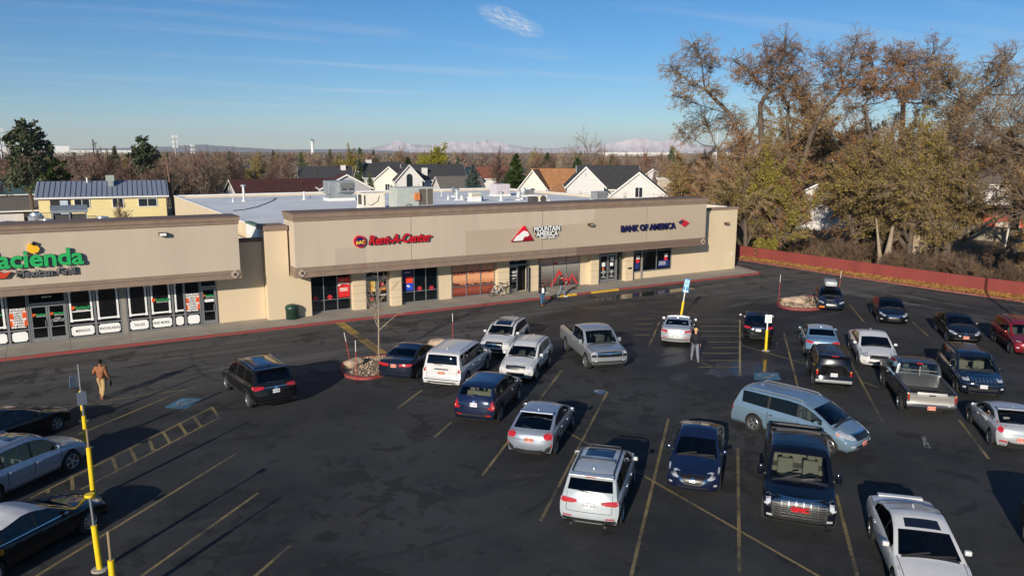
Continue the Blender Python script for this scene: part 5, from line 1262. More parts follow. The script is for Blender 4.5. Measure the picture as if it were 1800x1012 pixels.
# 8 silver pickup driving
GM = mat('grille_chrome_mesh', (.12, .12, .12), .3, .7, var=.4, scale=30)
s_ = spec('pickup', 5.75, 2.02, 1.93, P_SILV, gback=GLD, hl=[[(.72, .98, 1.08), (.93, .96, 1.08)]], hlb=[[(.70, .82, 1.1), (.94, .82, 1.1)]], gr=[([(-.66, .82, 1.1), (.66, .82, 1.1)], GRB)], grt=[([(-.68, .99, 1.03), (.68, .99, 1.03)], CHR)], badge_f=1.0, bump=[([(-.9, .50, .62), (.9, .50, .62)], GM)], fog=[[(.66, .60, .66), (.82, .60, .66)]], tl=[([(.88, .86, 1.2), (.97, .86, 1.2)], TAIL)], steer=.1)
car('pickup_truck', 'silver crew-cab pickup truck driving toward the camera down the middle lane', 'pickup truck', s_, 1072, 655, 2.87, 252)
# 9 pearl suv with glass roof, nearest
s_ = spec('suv', 4.72, 1.84, 1.68, P_PWHITE, gback=GLD, rails=(1.0, -1.75), railm=PLA, moon=(1.15, -.55), xbars=(.30, -.85), tl=[([(.36, .93, 1.0), (.5, .90, 1.02), (.78, .88, 1.03), (.86, .92, 1.0)], TAIL)], tls=[([(-2.26, .90, 1.02), (-2.05, .96, 1.0)], TAIL)], badge_r=.99, pr=(.86, PLW, 'TH7 301'), prx=.015, rt=[([(-.86, .33, .46), (.86, .33, .46)], PLA)], rt2=[([(.5, .50, .535), (.76, .50, .535)], TAIL), ([(-.76, .50, .535), (-.5, .50, .535)], TAIL)], spoiler=(-1.88, 1.62), chmsl=1, clad=1, exh=[.5, -.5], sidet=[([(1.3, .82, .83), (-1.8, .88, .89)], PLA)])
car('car', 'pearl white SUV with a black glass roof and roof bars, nearest in the centre row', 'car', s_, 1033, 938, -2.36, HU+.5)
# 10 navy sedan front
s_ = spec('sedan', 4.63, 1.76, 1.49, P_NAVY, hl=[[(.46, .60, .64), (.60, .60, .72), (.76, .66, .80), (.82, .72, .80)]], gr=[([(-.42, .50, .68), (-.2, .42, .70), (.2, .42, .70), (.42, .50, .68)], GRB)], grt=[([(-.44, .60, .70), (-.36, .50, .58), (-.22, .42, .455)], CHR), ([(.22, .42, .455), (.36, .50, .58), (.44, .60, .70)], CHR), ([(-.24, .415, .445), (.24, .415, .445)], CHR)], badge_f=.58, bump=[([(-.5, .28, .36), (.5, .28, .36)], PLA)], fog=[[(.66, .40, .46), (.76, .40, .46)]], hls=[([(2.1, .68, .78), (1.85, .74, .78)], LAMP)], sidet=[], seatm=SEAT)
car('car', 'metallic navy saloon with a chrome V grille facing the camera, left of the black truck', 'car', s_, 1216, 874, 2.31, HD_-1)
# 11 black heavy pickup
s_ = spec('pickup', 6.1, 2.08, 1.98, P_GMC, railz=1.36, hl=[[(.80, .94, 1.12), (.88, .86, 1.12), (.98, .90, 1.10)]], hlb=[[(.74, .80, 1.15), (.99, .82, 1.13)]], gr=[([(-.72, .62, 1.12), (.72, .62, 1.12)], GRB)], grt=[([(-.70, z_, z_+.028), (.70, z_, z_+.028)], CHR) for z_ in (.70, .77, .84, .91, .98, 1.05)]+[([(x_-.012, .63, 1.1), (x_+.012, .63, 1.1)], mat('grille_bar', (.3, .3, .3), .25, .9, var=.1)) for x_ in (-.5, -.3, -.1, .1, .3, .5)]+[([(-.74, 1.09, 1.15), (.74, 1.09, 1.15)], CHR), ([(-.72, .60, .645), (.72, .60, .645)], CHR), ([(-.76, .62, 1.12), (-.70, .62, 1.12)], CHR), ([(.70, .62, 1.12), (.76, .62, 1.12)], CHR)], bump=[([(-.85, .48, .58), (.85, .48, .58)], PLA)], fog=[[(.74, .56, .62), (.90, .56, .62)]], mirh=.30, mirw=.2, seatm=SEATB, cabback=-.75)
trk = car('pickup_truck', 'big black pickup with a bright chrome grille and red grille letters', 'pickup truck', s_, 1402, 945, 3.05, HD_-2.6)
t = text_mesh('grille_letters', 'GMC', .19, mat('letters_red', srgb(190, 20, 30), .4, var=0), trk, .012, .012, loc=(3.13, 0, .90), rot=(R_(90), 0, R_(90)), sx=1.15)
MB().tube([(-.75, -.85, 1.38), (-.78, -.84, 1.92), (-.78, .84, 1.92), (-.75, .85, 1.38)], .05, 8).build('roll_bar', PLA, trk, smooth=50)
MB().bbox(-.9, -.74, -.7, .7, 1.5, 1.9, .03).build('cab_guard', mat('guard_grey', (.05, .05, .052), .6, var=.3, scale=6), trk)
# 12 minivan
s_ = spec('van', 5.15, 1.98, 1.74, P_VAN, gback=GLD, rails=(.5, -2.0), railm=P_SILV, hl=[[(.56, .70, .80), (.72, .70, .92), (.86, .76, .95)]], hls=[([(2.15, .74, .94), (1.85, .86, .95)], LAMP), ([(1.98, .80, .90), (1.88, .84, .92)], AMB)], gr=[([(-.5, .66, .84), (.5, .66, .84)], GRB)], grt=[([(-.52, .84, .87), (.52, .84, .87)], CHR)], bump=[([(-.5, .36, .48), (.5, .36, .48)], PLA)], fog=[[(.62, .42, .50), (.76, .42, .50)]], pf=(.50, PLR, 'D5 18V'), pfx=-.02, tls=[([(-2.46, .78, 1.18), (-2.36, .78, 1.2)], TAIL)], tl=[([(.84, .78, 1.18), (.92, .78, 1.16)], TAIL)], handlem=CHR, sidet=[([(1.2, .70, .715), (-2.2, .76, .775)], P_VAN)])
van = None
loc = (G(1318, 757)+G(1460, 800))/2; hd_ = math.degrees(math.atan2((G(1460, 800)-G(1318, 757)).y, (G(1460, 800)-G(1318, 757)).x)); dd = Vector((math.cos(R_(hd_)), math.sin(R_(hd_)), 0)); nn = Vector((-dd.y, dd.x, 0))
s_['R'] = .36
van = make_car('minivan', 'light blue minivan crossing the lane behind the big black pickup', 'minivan', loc+nn*.93-dd*.08, R_(hd_), s_)[0]
# 13 white sedan bottom right
s_ = spec('sedan', 4.85, 1.83, 1.47, P_WHITE, moon=(.36, -.02), hl=[[(.5, .62, .68), (.7, .62, .80), (.83, .70, .82)]], gr=[([(-.4, .50, .66), (.4, .50, .66)], GRB)], hls=[([(2.2, .66, .80), (1.9, .74, .80)], LAMP)])
wsd = car('car', 'white saloon with a rear wing and sunroof, cut by the bottom edge at right', 'car', s_, 1527, 950, -1.25, HD_+1.5, .93)
MB().bbox(-2.27, -2.09, -.60, .60, 1.02, 1.085, .02).build('spoiler', P_WHITE, wsd)
# 14 silver sedan by the standing man
s_ = spec('sedan', 4.57, 1.80, 1.44, P_SILV2, tl=[([(.46, .80, .90), (.65, .80, .92), (.84, .84, .92)], TAIL)], tls=[([(-2.14, .82, .92), (-1.95, .86, .92)], TAIL)], rt=[([(-.5, .88, .92), (.5, .88, .92)], P_SILV2), ([(-.8, .36, .40), (.8, .36, .40)], PLA)], rt2=[([(.5, .46, .50), (.74, .46, .50)], TAIL), ([(-.74, .46, .50), (-.5, .46, .50)], TAIL)], pr=(.58, PLW, 'J48 9WA'), prx=-.0)
car('car', 'silver saloon in front of the leaning blue sign, beside the man in black', 'car', s_, 1187, 608, -2.28, HU)
# 15 black sedan beyond sign
s_ = spec('hatch', 4.6, 1.82, 1.45, P_BLACK, tl=[([(.45, .82, .90), (.62, .82, .94), (.85, .86, .94)], TAIL)], rt=[([(-.35, .84, .90), (.35, .84, .90)], CHR), ([(-.8, .40, .43), (.8, .40, .43)], P_GREY)], pr=(.74, PLW, 'C33 7PX'), prx=.015, gback=GLC)
car('car', 'black fastback car parked behind the upright white and yellow sign post', 'car', s_, 1332, 602, -2.30, HU+1)
# 16 blue wagon-like sedan with white roof
s_ = spec('sedan', 4.75, 1.82, 1.50, P_SUBB, tl=[([(.46, .84, .93), (.65, .82, .96), (.84, .86, .98)], TAIL)], tls=[([(-2.24, .84, .98), (-2.0, .90, .97)], TAIL)], pr=(.82, PLW, 'B64 1MS'), prx=.0, gback=GLD, paint2=P_SILV2, roofm=1, rt=[([(-.85, .36, .42), (.85, .36, .42)], PLA)])
car('car', 'sky blue saloon with a pale roof, behind the old black SUV', 'car', s_, 1445, 631, -2.37, HU)
# 17 white muscle sedan
s_ = spec('sedan', 5.05, 1.90, 1.48, P_WHITE, hl=[[(.56, .66, .76), (.72, .64, .80), (.86, .70, .80)]], hlb=[[(.54, .64, .78), (.72, .62, .82), (.87, .68, .82)]], gr=[([(-.46, .52, .70), (.46, .52, .70)], GRB)], grt=[([(-.44, .60, .615), (.44, .60, .615)], P_GREY), ([(-.012, .53, .69), (.012, .53, .69)], P_GREY)], bump=[([(-.5, .30, .40), (.5, .30, .40)], PLA)], fog=[[(.66, .38, .44), (.76, .38, .44)]], seatm=SEATB, pf=None)
car('car', 'white broad-nosed saloon facing the camera between the blue saloon and the dark pickup', 'car', s_, 1545, 650, 2.52, HD_)
# 18 old black suv
s_ = spec('box', 4.55, 1.73, 1.74, P_BLACK, R=.37, gback=glass('dusty_glass', .3, (.5, .6, 1), .25), tl=[([(.70, .80, .98), (.83, .80, .98)], TAIL), ([(.70, .96, 1.04), (.83, .96, 1.04)], AMB)], pr=(.84, PLW, 'G09 2LE'), prx=.05, rt=[([(-.86, .47, .60), (.86, .47, .60)], GALV)], spoiler=(-1.96, 1.70), chmsl=1)
car('car', 'old square black SUV with amber and red rear lamps in front of the blue saloon', 'car', s_, 1464, 690, -2.27, HU)
# 19 dark pickup with tan tailgate
s_ = spec('pickup', 5.85, 2.0, 1.86, P_GREY, railz=1.22, tl=[([(.86, .84, 1.06), (.96, .84, 1.06)], TAIL), ([(.86, 1.06, 1.14), (.96, 1.06, 1.14)], AMB)], rt=[([(-.84, .72, 1.2), (.84, .72, 1.2)], P_TAN), ([(-.98, .47, .66), (-.4, .47, .62), (.4, .47, .62), (.98, .47, .66)], CHR)], rt2=[([(-.12, 1.06, 1.12), (.12, 1.06, 1.12)], PLA)], pr=(.56, PLR, 'V82 5QD'), prx=-.02, cabback=-.45, bedm=mat('bed_liner_grey', (.06, .06, .06), .7, var=.3), mirm=PLA)
tun = car('pickup_truck', 'dark grey pickup with an open bed and a tan tailgate facing the camera', 'pickup truck', s_, 1635, 740, -2.92, HU+1)
MB().box(-.60, -.56, -.70, .70, 1.52, 1.545).build('window_trim', P_TAN, tun); MB().box(-.50, -.44, -.12, .12, 1.80, 1.85).build('brake_light', TAIL, tun)
MB().box(-.58, -.555, -.02, .02, 1.3, 1.72).build('window_trim', P_TAN, tun)
# 20 dark jeep-like suv
s_ = spec('suv', 4.82, 1.94, 1.76, P_JEEP, hl=[[(.56, .84, .94), (.76, .82, .96), (.88, .86, .95)]], gr=[([(-.52, .80, .96), (.52, .80, .96)], GRB)], grt=[([(x-.05, .80, .96), (x+.05, .80, .96)], CHR) for x in (-.45, -.3, -.15, 0, .15, .3, .45)], bump=[([(-.6, .40, .54), (.6, .40, .54)], PLA)], fog=[[(.70, .50, .58), (.82, .50, .58)]], pf=(.62, PLW, 'N16 4YB'), pfx=.01, rails=(.8, -1.6), railm=PLA, seatm=SEATB)
car('car', 'dark blue SUV with a seven-bar chrome grille behind the pale hatchback at right', 'car', s_, 1727, 703, 2.41, HD_)
# 21 silver hatch, right edge
s_ = spec('hatch', 4.12, 1.70, 1.45, P_SILV2, R=.31, tl=[([(.58, .80, .90), (.68, .74, 1.08), (.80, .84, 1.10)], TAIL)], tls=[([(-1.98, .78, 1.02), (-1.78, .96, 1.06)], TAIL)], rt=[([(.45, .40, .46), (.70, .42, .48)], TAIL)], pr=(.55, PLR, 'S70 8HJ'), prx=-.01, gback=GLC, xr=-1.28, spoiler=(-1.02, 1.42))
car('car', 'pale silver hatchback with tall red lamps at the right edge behind the dark SUV', 'car', s_, 1737, 781, -1.28, HU+1, -.82)
# 22 red suv
s_ = spec('suv', 4.65, 1.86, 1.72, P_RED, hl=[[(.6, .82, .94), (.85, .86, .94)]], gr=[([(-.5, .76, .92), (.5, .76, .92)], GRB)], bump=[([(-.5, .4, .56), (.5, .4, .56)], PLA)], fog=[[(.68, .5, .58), (.8, .5, .58)]], rails=(.7, -1.5), railm=PLA, R=.37)
car('car', 'red SUV cut by the right edge of the picture', 'car', s_, 1772, 621, 1.44, HD_, .93)
# 23 black sedan
s_ = spec('sedan', 4.55, 1.76, 1.44, P_BLACK, hl=[[(.46, .60, .66), (.62, .60, .74), (.80, .68, .76)]], gr=[([(-.42, .56, .68), (.42, .56, .68)], GRB)], grt=[([(-.44, .66, .69), (.44, .66, .69)], CHR)], badge_f=.66, bump=[([(-.6, .30, .42), (.6, .30, .42)], PLA)], pf=(.46, PLR, 'M52 6UK'), pfx=.01)
car('car', 'black compact saloon with a front plate between the two rows, left of the red SUV', 'car', s_, 1697, 607, 2.27, HD_-1)
# 24 black sedan with chrome grille
s_ = spec('sedan', 4.82, 1.83, 1.47, P_BLACK, hl=[[(.48, .62, .66), (.62, .60, .76), (.82, .70, .78)]], gr=[([(-.3, .46, .66), (.3, .46, .66)], GRB)], grt=[([(-.50, .64, .72), (-.3, .56, .70), (.3, .56, .70), (.50, .64, .72)], CHR)], bump=[([(-.4, .30, .42), (.4, .30, .42)], PLA)], fog=[[(.66, .36, .44), (.80, .38, .44)]])
car('car', 'black saloon with a wide chrome grille, right of the car with the roof box', 'car', s_, 1571, 573, 2.41, HD_-2)
# 25 black car with roof box
s_ = spec('sedan', 4.7, 1.83, 1.45, P_JEEP, hl=[[(.5, .60, .70), (.82, .66, .74)]], gr=[([(-.34, .36, .68), (.34, .36, .68)], GM)], grt=[([(-.35, .67, .695), (.35, .67, .695)], CHR)], bump=[([(-.8, .28, .40), (-.5, .28, .42), (-.45, .28, .42)], AMB)], xbars=(.35, -.5))
aud = car('car', 'dark saloon carrying a grey roof box beside the gravel island', 'car', s_, 1461, 549, 2.35, HD_-2)
rbx = tag(MB().bbox(-.95, .85, -.42, .42, 1.57, 1.95, .14).build('roof_box', mat('roof_box_grey', srgb(168, 172, 172), .4, var=.1), smooth=40), 'grey cargo box strapped on the roof of the dark saloon by the gravel island', 'roof box')
rbx.location = aud.location; rbx.rotation_euler = aud.rotation_euler
# 26-28 left group
s_ = spec('sedan', 4.85, 1.83, 1.47, P_BLACK, hl=[[(.5, .62, .70), (.84, .70, .80)]], gr=[([(-.4, .50, .66), (.4, .50, .66)], GRB)], hls=[([(2.2, .66, .80), (1.9, .74, .80)], LAMP)], sidet=[])
car('car', 'black saloon at the left edge, farthest of the three cars there', 'car', s_, 103, 758, 1.5, DL-.5, .93-.02)
s_ = spec('suv', 4.80, 1.91, 1.75, P_HIGH, moon=(.6, -.3), rails=(.5, -1.8), railm=P_SILV, hl=[[(.55, .80, .92), (.84, .84, .96)]], hls=[([(2.2, .80, .96), (1.9, .88, .96)], LAMP)], gr=[([(-.5, .6, .86), (.5, .6, .86)], GRB)], R=.38, clad=0, sidet=[([(.9, .42, .50), (-1.0, .42, .50)], P_HIGH)])
car('car', 'pale blue-silver SUV with a sunroof between two black saloons at the left edge', 'car', s_, 131, 828, 1.52, DL-.5, .95)
s_ = spec('sedan', 5.0, 1.88, 1.47, P_BLACK, hl=[[(.5, .62, .72), (.84, .70, .82)]], gr=[([(-.4, .40, .66), (.4, .40, .66)], GM)], hls=[([(2.3, .66, .80), (1.95, .74, .80)], LAMP)], paint2=mat('frosted_roof', (.55, .55, .55), .7, var=.15, scale=3), roofm=1, R=.35, spokes=9, sidet=[([(.85, .935, .955), (-1.35, .985, 1.0)], CHR)])
car('car', 'black saloon with a frosted pale roof, nearest car at the lower left', 'car', s_, 162, 935, 1.58, DL-.5, .93)
# 29 car just outside, lower right, its flank in the picture corner
s_ = spec('suv', 4.8, 1.9, 1.75, P_BLACK)
car('car', 'black SUV mostly outside the lower right corner, seen by its shadow', 'car', s_, 1800, 940, -2.1, HD_, .75)
# ------------------------------------------------------------------ things standing in and around the lot
def P3(px, py, r):
    d = _fw + (px-900)/CF*_rt + (506-py)/CF*_up
    k = r/math.hypot(d.x, d.y); return Vector((d.x*k, d.y*k, CH+d.z*k))
# red boundary wall with its leaf-covered verge and kerb
RW = mat('red_painted_wall', srgb(134, 60, 53), .85, var=.12, scale=.7, bump=.3, bscale=20, stretch=(1, 1, .15))
def wall_run(name, pts, h, th, m, label, cat, cap=None):
    root = thing(name, label, cat)
    mb = MB(); P = [Vector((*p, 0)) for p in pts]
    for a, b in zip(P, P[1:]):
        d = (b-a).normalized(); n = Vector((-d.y, d.x, 0))*th/2; L_ = (b-a).length; k = max(1, round(L_/6)); 
        for i in range(k):
            p, q = a+(b-a)*i/k, a+(b-a)*(i+1)/k-d*.02; hh = h+rnd.uniform(-.03, .03)
            mb.add([(*(p+n).xy, 0), (*(p-n).xy, 0), (*(q-n).xy, 0), (*(q+n).xy, 0), (*(p+n).xy, hh), (*(p-n).xy, hh), (*(q-n).xy, hh), (*(q+n).xy, hh)],
                   [(0,3,2,1), (4,5,6,7), (0,1,5,4), (1,2,6,5), (2,3,7,6), (3,0,4,7)])
    mb.build('panel', m, root); return root
WP = [(61.6, 118), (61.45, 55), (61.75, 42), (62.1, 34), (63.0, 26), (65.5, 12), (70, -6)]
wall_run('boundary_wall', WP, 1.38, .2, RW, 'long dark red boundary wall along the far side of the lot', 'wall')
VER = mat('leaf_litter', srgb(176, 134, 84), .95, scale=9, var=.1, vcol2=srgb(128, 92, 62), detail=9)
def offs(d): return [(x-d, y) for x, y in WP]
sheet('verge', [(x-.10, y) for x, y in WP]+[(x-.88, y) for x, y in WP[::-1]], .10, VER, 'structure')
kb = MB()
for a, b in zip(WP, WP[1:]): kb.add([(a[0]-.9, a[1], 0), (a[0]-1.04, a[1], 0), (a[0]-1.04, a[1], .12), (a[0]-.9, a[1], .13), (b[0]-.9, b[1], 0), (b[0]-1.04, b[1], 0), (b[0]-1.04, b[1], .12), (b[0]-.9, b[1], .13)], [(0,4,7,3), (1,2,6,5), (3,7,6,2)])
tag(kb.build('verge_kerb', mat('verge_kerb_red', srgb(140, 84, 74), .85, var=.3, scale=2)), None, None, None, 'structure')
lv = MB(); rl = random.Random(3)
for i in range(11000):
    k = rl.random()**1.0*(len(WP)-3)+1; a, b = WP[int(k)], WP[int(k)+1]; t = k-int(k)
    x = a[0]+(b[0]-a[0])*t-.12-abs(rl.gauss(0, .33)); y = a[1]+(b[1]-a[1])*t
    if a[0]-x > 1.6: continue
    s_ = rl.uniform(.04, .09); an = rl.random()*6.28; c, q = math.cos(an)*s_, math.sin(an)*s_; dx_ = a[0]+(b[0]-a[0])*t-x; z = .11+rl.random()*(.28*max(0, 1-dx_/.7)+.03) if dx_ < .88 else .012
    na = Vector((rl.gauss(-.7, .8), rl.gauss(-.4, .8), rl.gauss(.4, .7))).normalized(); ua = na.orthogonal().normalized(); va = na.cross(ua); cc_ = Vector((x, y, z+s_*.6)); ca, sa = math.cos(an), math.sin(an); ua, va = ua*ca+va*sa, va*ca-ua*sa
    lv.add([cc_-ua*s_, cc_-va*s_*.8, cc_+ua*s_, cc_+va*s_*.8], [(0, 1, 2, 3)])
o = lv.build('fallen_leaves', leafmat('fallen_leaf', srgb(136, 100, 60), srgb(184, 142, 84), 2), fixn=False); tag(o, 'fallen yellow and brown leaves along the foot of the red wall', None, None, 'stuff')
# timber fence behind the gap
FEN = mat('weathered_fence', srgb(168, 150, 124), .9, var=.2, scale=2, stretch=(6, 6, .4))
fr = thing('timber_fence', 'weathered pale board fence behind the red wall beside the shop building', 'fence', G(1300, 436)+Vector((.0, 0, 0)))
fr.location = (0, 0, 0); fb = MB(); a = Vector((62.6, 58, 0)); b = Vector((70.5, 63.5, 0)); d = (b-a).normalized(); n = int((b-a).length/.16)
for i in range(n):
    p = a+(b-a)*i/n; fb.obox(p, d, (-d.y, d.x, 0), .072, .012, 0, 2.35+rl.uniform(-.05, .05))
fb.build('boards', FEN, fr); MB().tube([a+Vector((0, 0, 1.9)), b+Vector((0, 0, 1.9))], .04, 4).build('rail', FEN, fr)
# gravel islands with red kerbs
GRV = mat('island_gravel', srgb(160, 138, 112), .95, var=.1, scale=22, vcol2=srgb(96, 80, 66), detail=8)
def island(cpts, label_rocks, rocks, mat_k=REDK):
    pts = [Vector(p) for p in cpts]; n = len(pts); c = sum(pts, Vector())/n
    # smooth outline
    for _ in range(2):
        q = []
        for i in range(n): a, b = pts[i], pts[(i+1) % n]; q += [a*.75+b*.25, a*.25+b*.75]
        pts = q; n = len(pts)
    mb = MB(); inn = [p+(c-p).normalized()*.17 for p in pts]
    vs = [(p.x, p.y, 0) for p in pts]+[(p.x, p.y, .14) for p in pts]+[(p.x, p.y, .15) for p in inn]+[(p.x, p.y, .05) for p in inn]
    fs = []
    for i in range(n):
        j = (i+1) % n; fs += [(i, j, n+j, n+i), (n+i, n+j, 2*n+j, 2*n+i), (2*n+i, 2*n+j, 3*n+j, 3*n+i)]
    mb.add(vs, fs); tag(mb.build('island_kerb', mat_k), None, None, None, 'structure')
    g_ = MB().add([(p.x, p.y, .09) for p in inn]+[(c.x, c.y, .16)], [(i, (i+1) % n, n) for i in range(n)]); tag(g_.build('island_bed', GRV), None, None, None, 'structure')
    rr = random.Random(len(rocks)); pb = MB()
    for i in range(520):
        k = rr.randrange(n); t = math.sqrt(rr.random())*.95; e = rr.random(); q = inn[k]*(1-e)+inn[(k+1) % n]*e; p = c+(q-c)*t
        s_ = rr.uniform(.03, .085); z = .10+.06*(1-t)
        vs = [(p.x+s_*rr.uniform(.6, 1), p.y, z), (p.x, p.y+s_*rr.uniform(.6, 1), z), (p.x-s_*rr.uniform(.6, 1), p.y, z), (p.x, p.y-s_*rr.uniform(.6, 1), z), (p.x, p.y, z+s_*.9), (p.x, p.y, z-s_*.5)]
        pb.add(vs, [(0, 1, 4), (1, 2, 4), (2, 3, 4), (3, 0, 4)])
    tag(pb.build('gravel', mat('pebbles', srgb(176, 154, 128), .9, var=.45, scale=9)), 'loose tan and brown gravel in the kerbed island', None, None, 'stuff')
    RK = mat('sandstone_boulder', srgb(178, 156, 132), .9, var=.22, scale=2.5, bump=.6, bscale=8)
    for (x, y, s_, lab) in rocks:
        bm = bmesh.new(); bmesh.ops.create_icosphere(bm, subdivisions=3, radius=1)
        for v in bm.verts:
            q = v.co.copy(); f = 1+.22*math.sin(q.x*3.1+x)*math.cos(q.y*2.7+y)+.12*math.sin(q.z*5+x*3)
            v.co = Vector((q.x*s_*1.25*f, q.y*s_*f, max(-.3, q.z)*s_*.75*f))
        me = bpy.data.meshes.new('boulder'); bm.to_mesh(me); bm.free(); me.materials.append(RK); smooth_by_angle(me, 40)
        o = link('boulder', me); o.location = (x, y, .12+s_*.15); o.rotation_euler = (0, 0, x); tag(o, lab, 'boulder', 'boulders on the islands')
g1 = G(614, 652); 
island([G(*p) for p in ((597, 655), (600, 640), (620, 633), (660, 628), (720, 622), (780, 612), (790, 606), (800, 628), (665, 665), (640, 669), (608, 665))], 'a', [(*G(622, 645).xy, .42, 'pale boulder at the left end of the gravel bed beside the navy saloon'), (*G(770, 612).xy, .5, 'pale pointed boulder showing behind the white boxy SUV')])
island([G(*p) for p in ((1362, 533), (1376, 527), (1400, 524), (1452, 520), (1470, 535), (1440, 546), (1400, 546), (1372, 542))], 'b', [(*G(1382, 532).xy, .34, 'smaller boulder at the left of the right hand gravel island'), (*G(1401, 534).xy, .52, 'largest boulder in the middle of the right hand gravel island'), (*G(1412, 528).xy, .3, 'low stone behind the largest boulder of the right hand island')])
# orange reflective stakes
STK = mat('stake_red', srgb(190, 66, 60), .6, var=.1); 
for (px, py, h, lx, lab) in ((616, 640, 1.75, -.28, 'red stake leaning left at the tip of the left gravel island'), (627, 668, 2.0, 0, 'red stake with a pale top in front of the left gravel island'), (796, 602, 1.75, 0, 'red stake with a pale top behind the two white crossovers'),
        (1369, 529, 2.0, 0, 'red stake with a white tip at the left of the right hand island'), (1474, 520, 2.0, .1, 'red stake with a white tip behind the car with the roof box')):
    p = G(px, py); r = thing('marker_stake', lab, 'marker stake', p, 0, 'marker stakes on the islands')
    MB().tube([(0, 0, 0), (lx*.7, 0, h*.72)], .015, 6).build('stake', STK, r); MB().tube([(lx*.7, 0, h*.72), (lx, 0, h)], .015, 6).build('tip', WHITE, r)
# sign posts in yellow sleeves
SLV = mat('yellow_sleeve', srgb(236, 196, 30), .5, var=.06, scale=3); POST = mat('galv_post', srgb(150, 152, 156), .45, .6, var=.1); SBK = mat('sign_back', srgb(150, 160, 172), .4, .5, var=.06)
SBL = mat('sign_blue', srgb(70, 150, 205), .5, var=.05); SGR = mat('sign_teal', srgb(30, 130, 120), .5, var=.1)
def signpost(x, y, hs, h, label, lean=(0, 0), sign=None, rot=0, ring=0, pm=None, bs=.075, group='accessible parking sign posts'):
    r = thing('sign_post', label, 'sign post', (x, y, 0), 0, group)
    def L_(z): return Vector((lean[0]*z, lean[1]*z, z))
    MB().tube([L_(0), L_(hs)], bs, 14).build('sleeve', SLV, r, smooth=50)
    MB().tube([L_(hs-.02), L_(h)], .035, 8).build('pole', pm or POST, r, smooth=50)
    MB().lathe([(.22, 0), (.20, .03), (.09, .04)], 14).build('footing', CONC, r)
    if ring: MB().lathe([(.12, h-.02), (.13, h+.01), (.12, h+.05), (.05, h+.05)], 14, (lean[0]*h, lean[1]*h, 0)).build('cap', SLV, r, smooth=40)
    if sign:
        z0, z1, w_, face = sign; c = L_((z0+z1)/2); a = MB().bbox(-w_/2, w_/2, -.006, .006, -(z1-z0)/2, (z1-z0)/2, .004)
        pl_ = a.build('sign_plate', SBK if face == 'back' else face, r); pl_.location = c+Vector((0, -.05, 0)); pl_.rotation_euler = (0, math.atan(lean[0]), rot)
        return r, pl_
    return r, None
signpost(.35, 19.3, 1.3, 2.05, 'yellow-sleeved post cut off by the bottom edge at lower left', pm=mat('tan_post', srgb(140, 122, 92), .7, var=.1))
signpost(.12, 21.5, 1.28, 2.12, 'yellow-sleeved post with a grey pole and a yellow cap beside the frosted black saloon', ring=1, lean=(-.03, 0))
signpost(.17, 26.3, 1.75, 2.35, 'tall yellow-sleeved post beside the ladder-marked aisle', pm=MATS['tan_post'])
signpost(.15, 31.2, 1.28, 2.3, 'yellow-sleeved post with a small grey sign seen from behind, in front of the farthest one', sign=(1.72, 2.22, .33, 'back'), rot=R_(20))
r_, p_ = signpost(.15, 34.6, 1.3, 2.42, 'yellow-sleeved post with a tilted grey sign seen from behind, farthest of the left row', sign=(1.5, 2.0, .46, 'back'), rot=R_(30)); p_.rotation_euler = (0, R_(8), R_(35)); p_.location.x -= .18
# right hand signs
bp_ = G(1196, 562); r_, p_ = signpost(bp_.x, bp_.y, 1.25, 2.75, 'blue and white accessible parking sign leaning right behind the silver saloon', lean=(.16, 0), sign=(2.0, 2.75, .34, SBL), rot=R_(-35), pm=WHITE)
MB().bbox(-.16, .16, -.012, -.007, -.16, .30, .002).build('sign_face', mat('pale_blue_sign', srgb(170, 208, 232), .5, var=.1), p_)
def wheelchair(par, s, m, z=0):
    mb = MB(); y = -.018
    mb.tube([(.0, y, .11*s+z), (.0, y, .02*s+z), (.07*s, y, .02*s+z), (.10*s, y, -.08*s+z)], .012*s, 4); mb.lathe([(.024*s, -.003), (.024*s, .003), (0, .003)], 10, (0, y, .15*s+z), 'y')
    mb.tube([(.09*s*math.cos(t)-.0, y, .09*s*math.sin(t)-.03*s+z) for t in np.linspace(2, 6, 10)], .01*s, 4); return mb.build('symbol', m, par)
wheelchair(p_, 1.0, SGR, .08)
pl2 = MB().bbox(-.20, .20, -.006, .006, -.09, .09, .004).build('sign_plate', SBL, r_); pl2.location = (.16*1.93, -.05, 1.93); pl2.rotation_euler = (0, R_(9), R_(-35))
MB().bbox(-.15, .15, -.012, -.007, -.05, .05, .002).build('sign_face', WHITE, pl2)
bp_ = G(1346, 616); r_, p_ = signpost(bp_.x, bp_.y, 1.22, 2.05, 'white accessible parking sign on an upright yellow post before the black fastback', sign=(1.62, 2.08, .36, WHITE), rot=R_(-42), pm=WHITE, bs=.075)
wheelchair(p_, 1.2, SGR, .02)
# litter bin
bn = G(514, 560, .15); r = thing('litter_bin', 'dark green lidded litter bin beside the tan pier of the rental store', 'litter bin', bn)
BG = mat('bin_green', srgb(22, 52, 40), .5, var=.15)
bx_ = MB()
prof = [(.36, 0), (.40, .05), (.41, .62), (.44, .66), (.44, .72)]
bx_.lathe(prof, 20); bx_.build('body', BG, r, smooth=40); MB().lathe([(.445, .72), (.445, .80), (.36, .92), (.2, .97), (0, .98)], 20, cap=False).build('lid', mat('bin_lid', srgb(28, 66, 52), .4, var=.1), r, smooth=40)
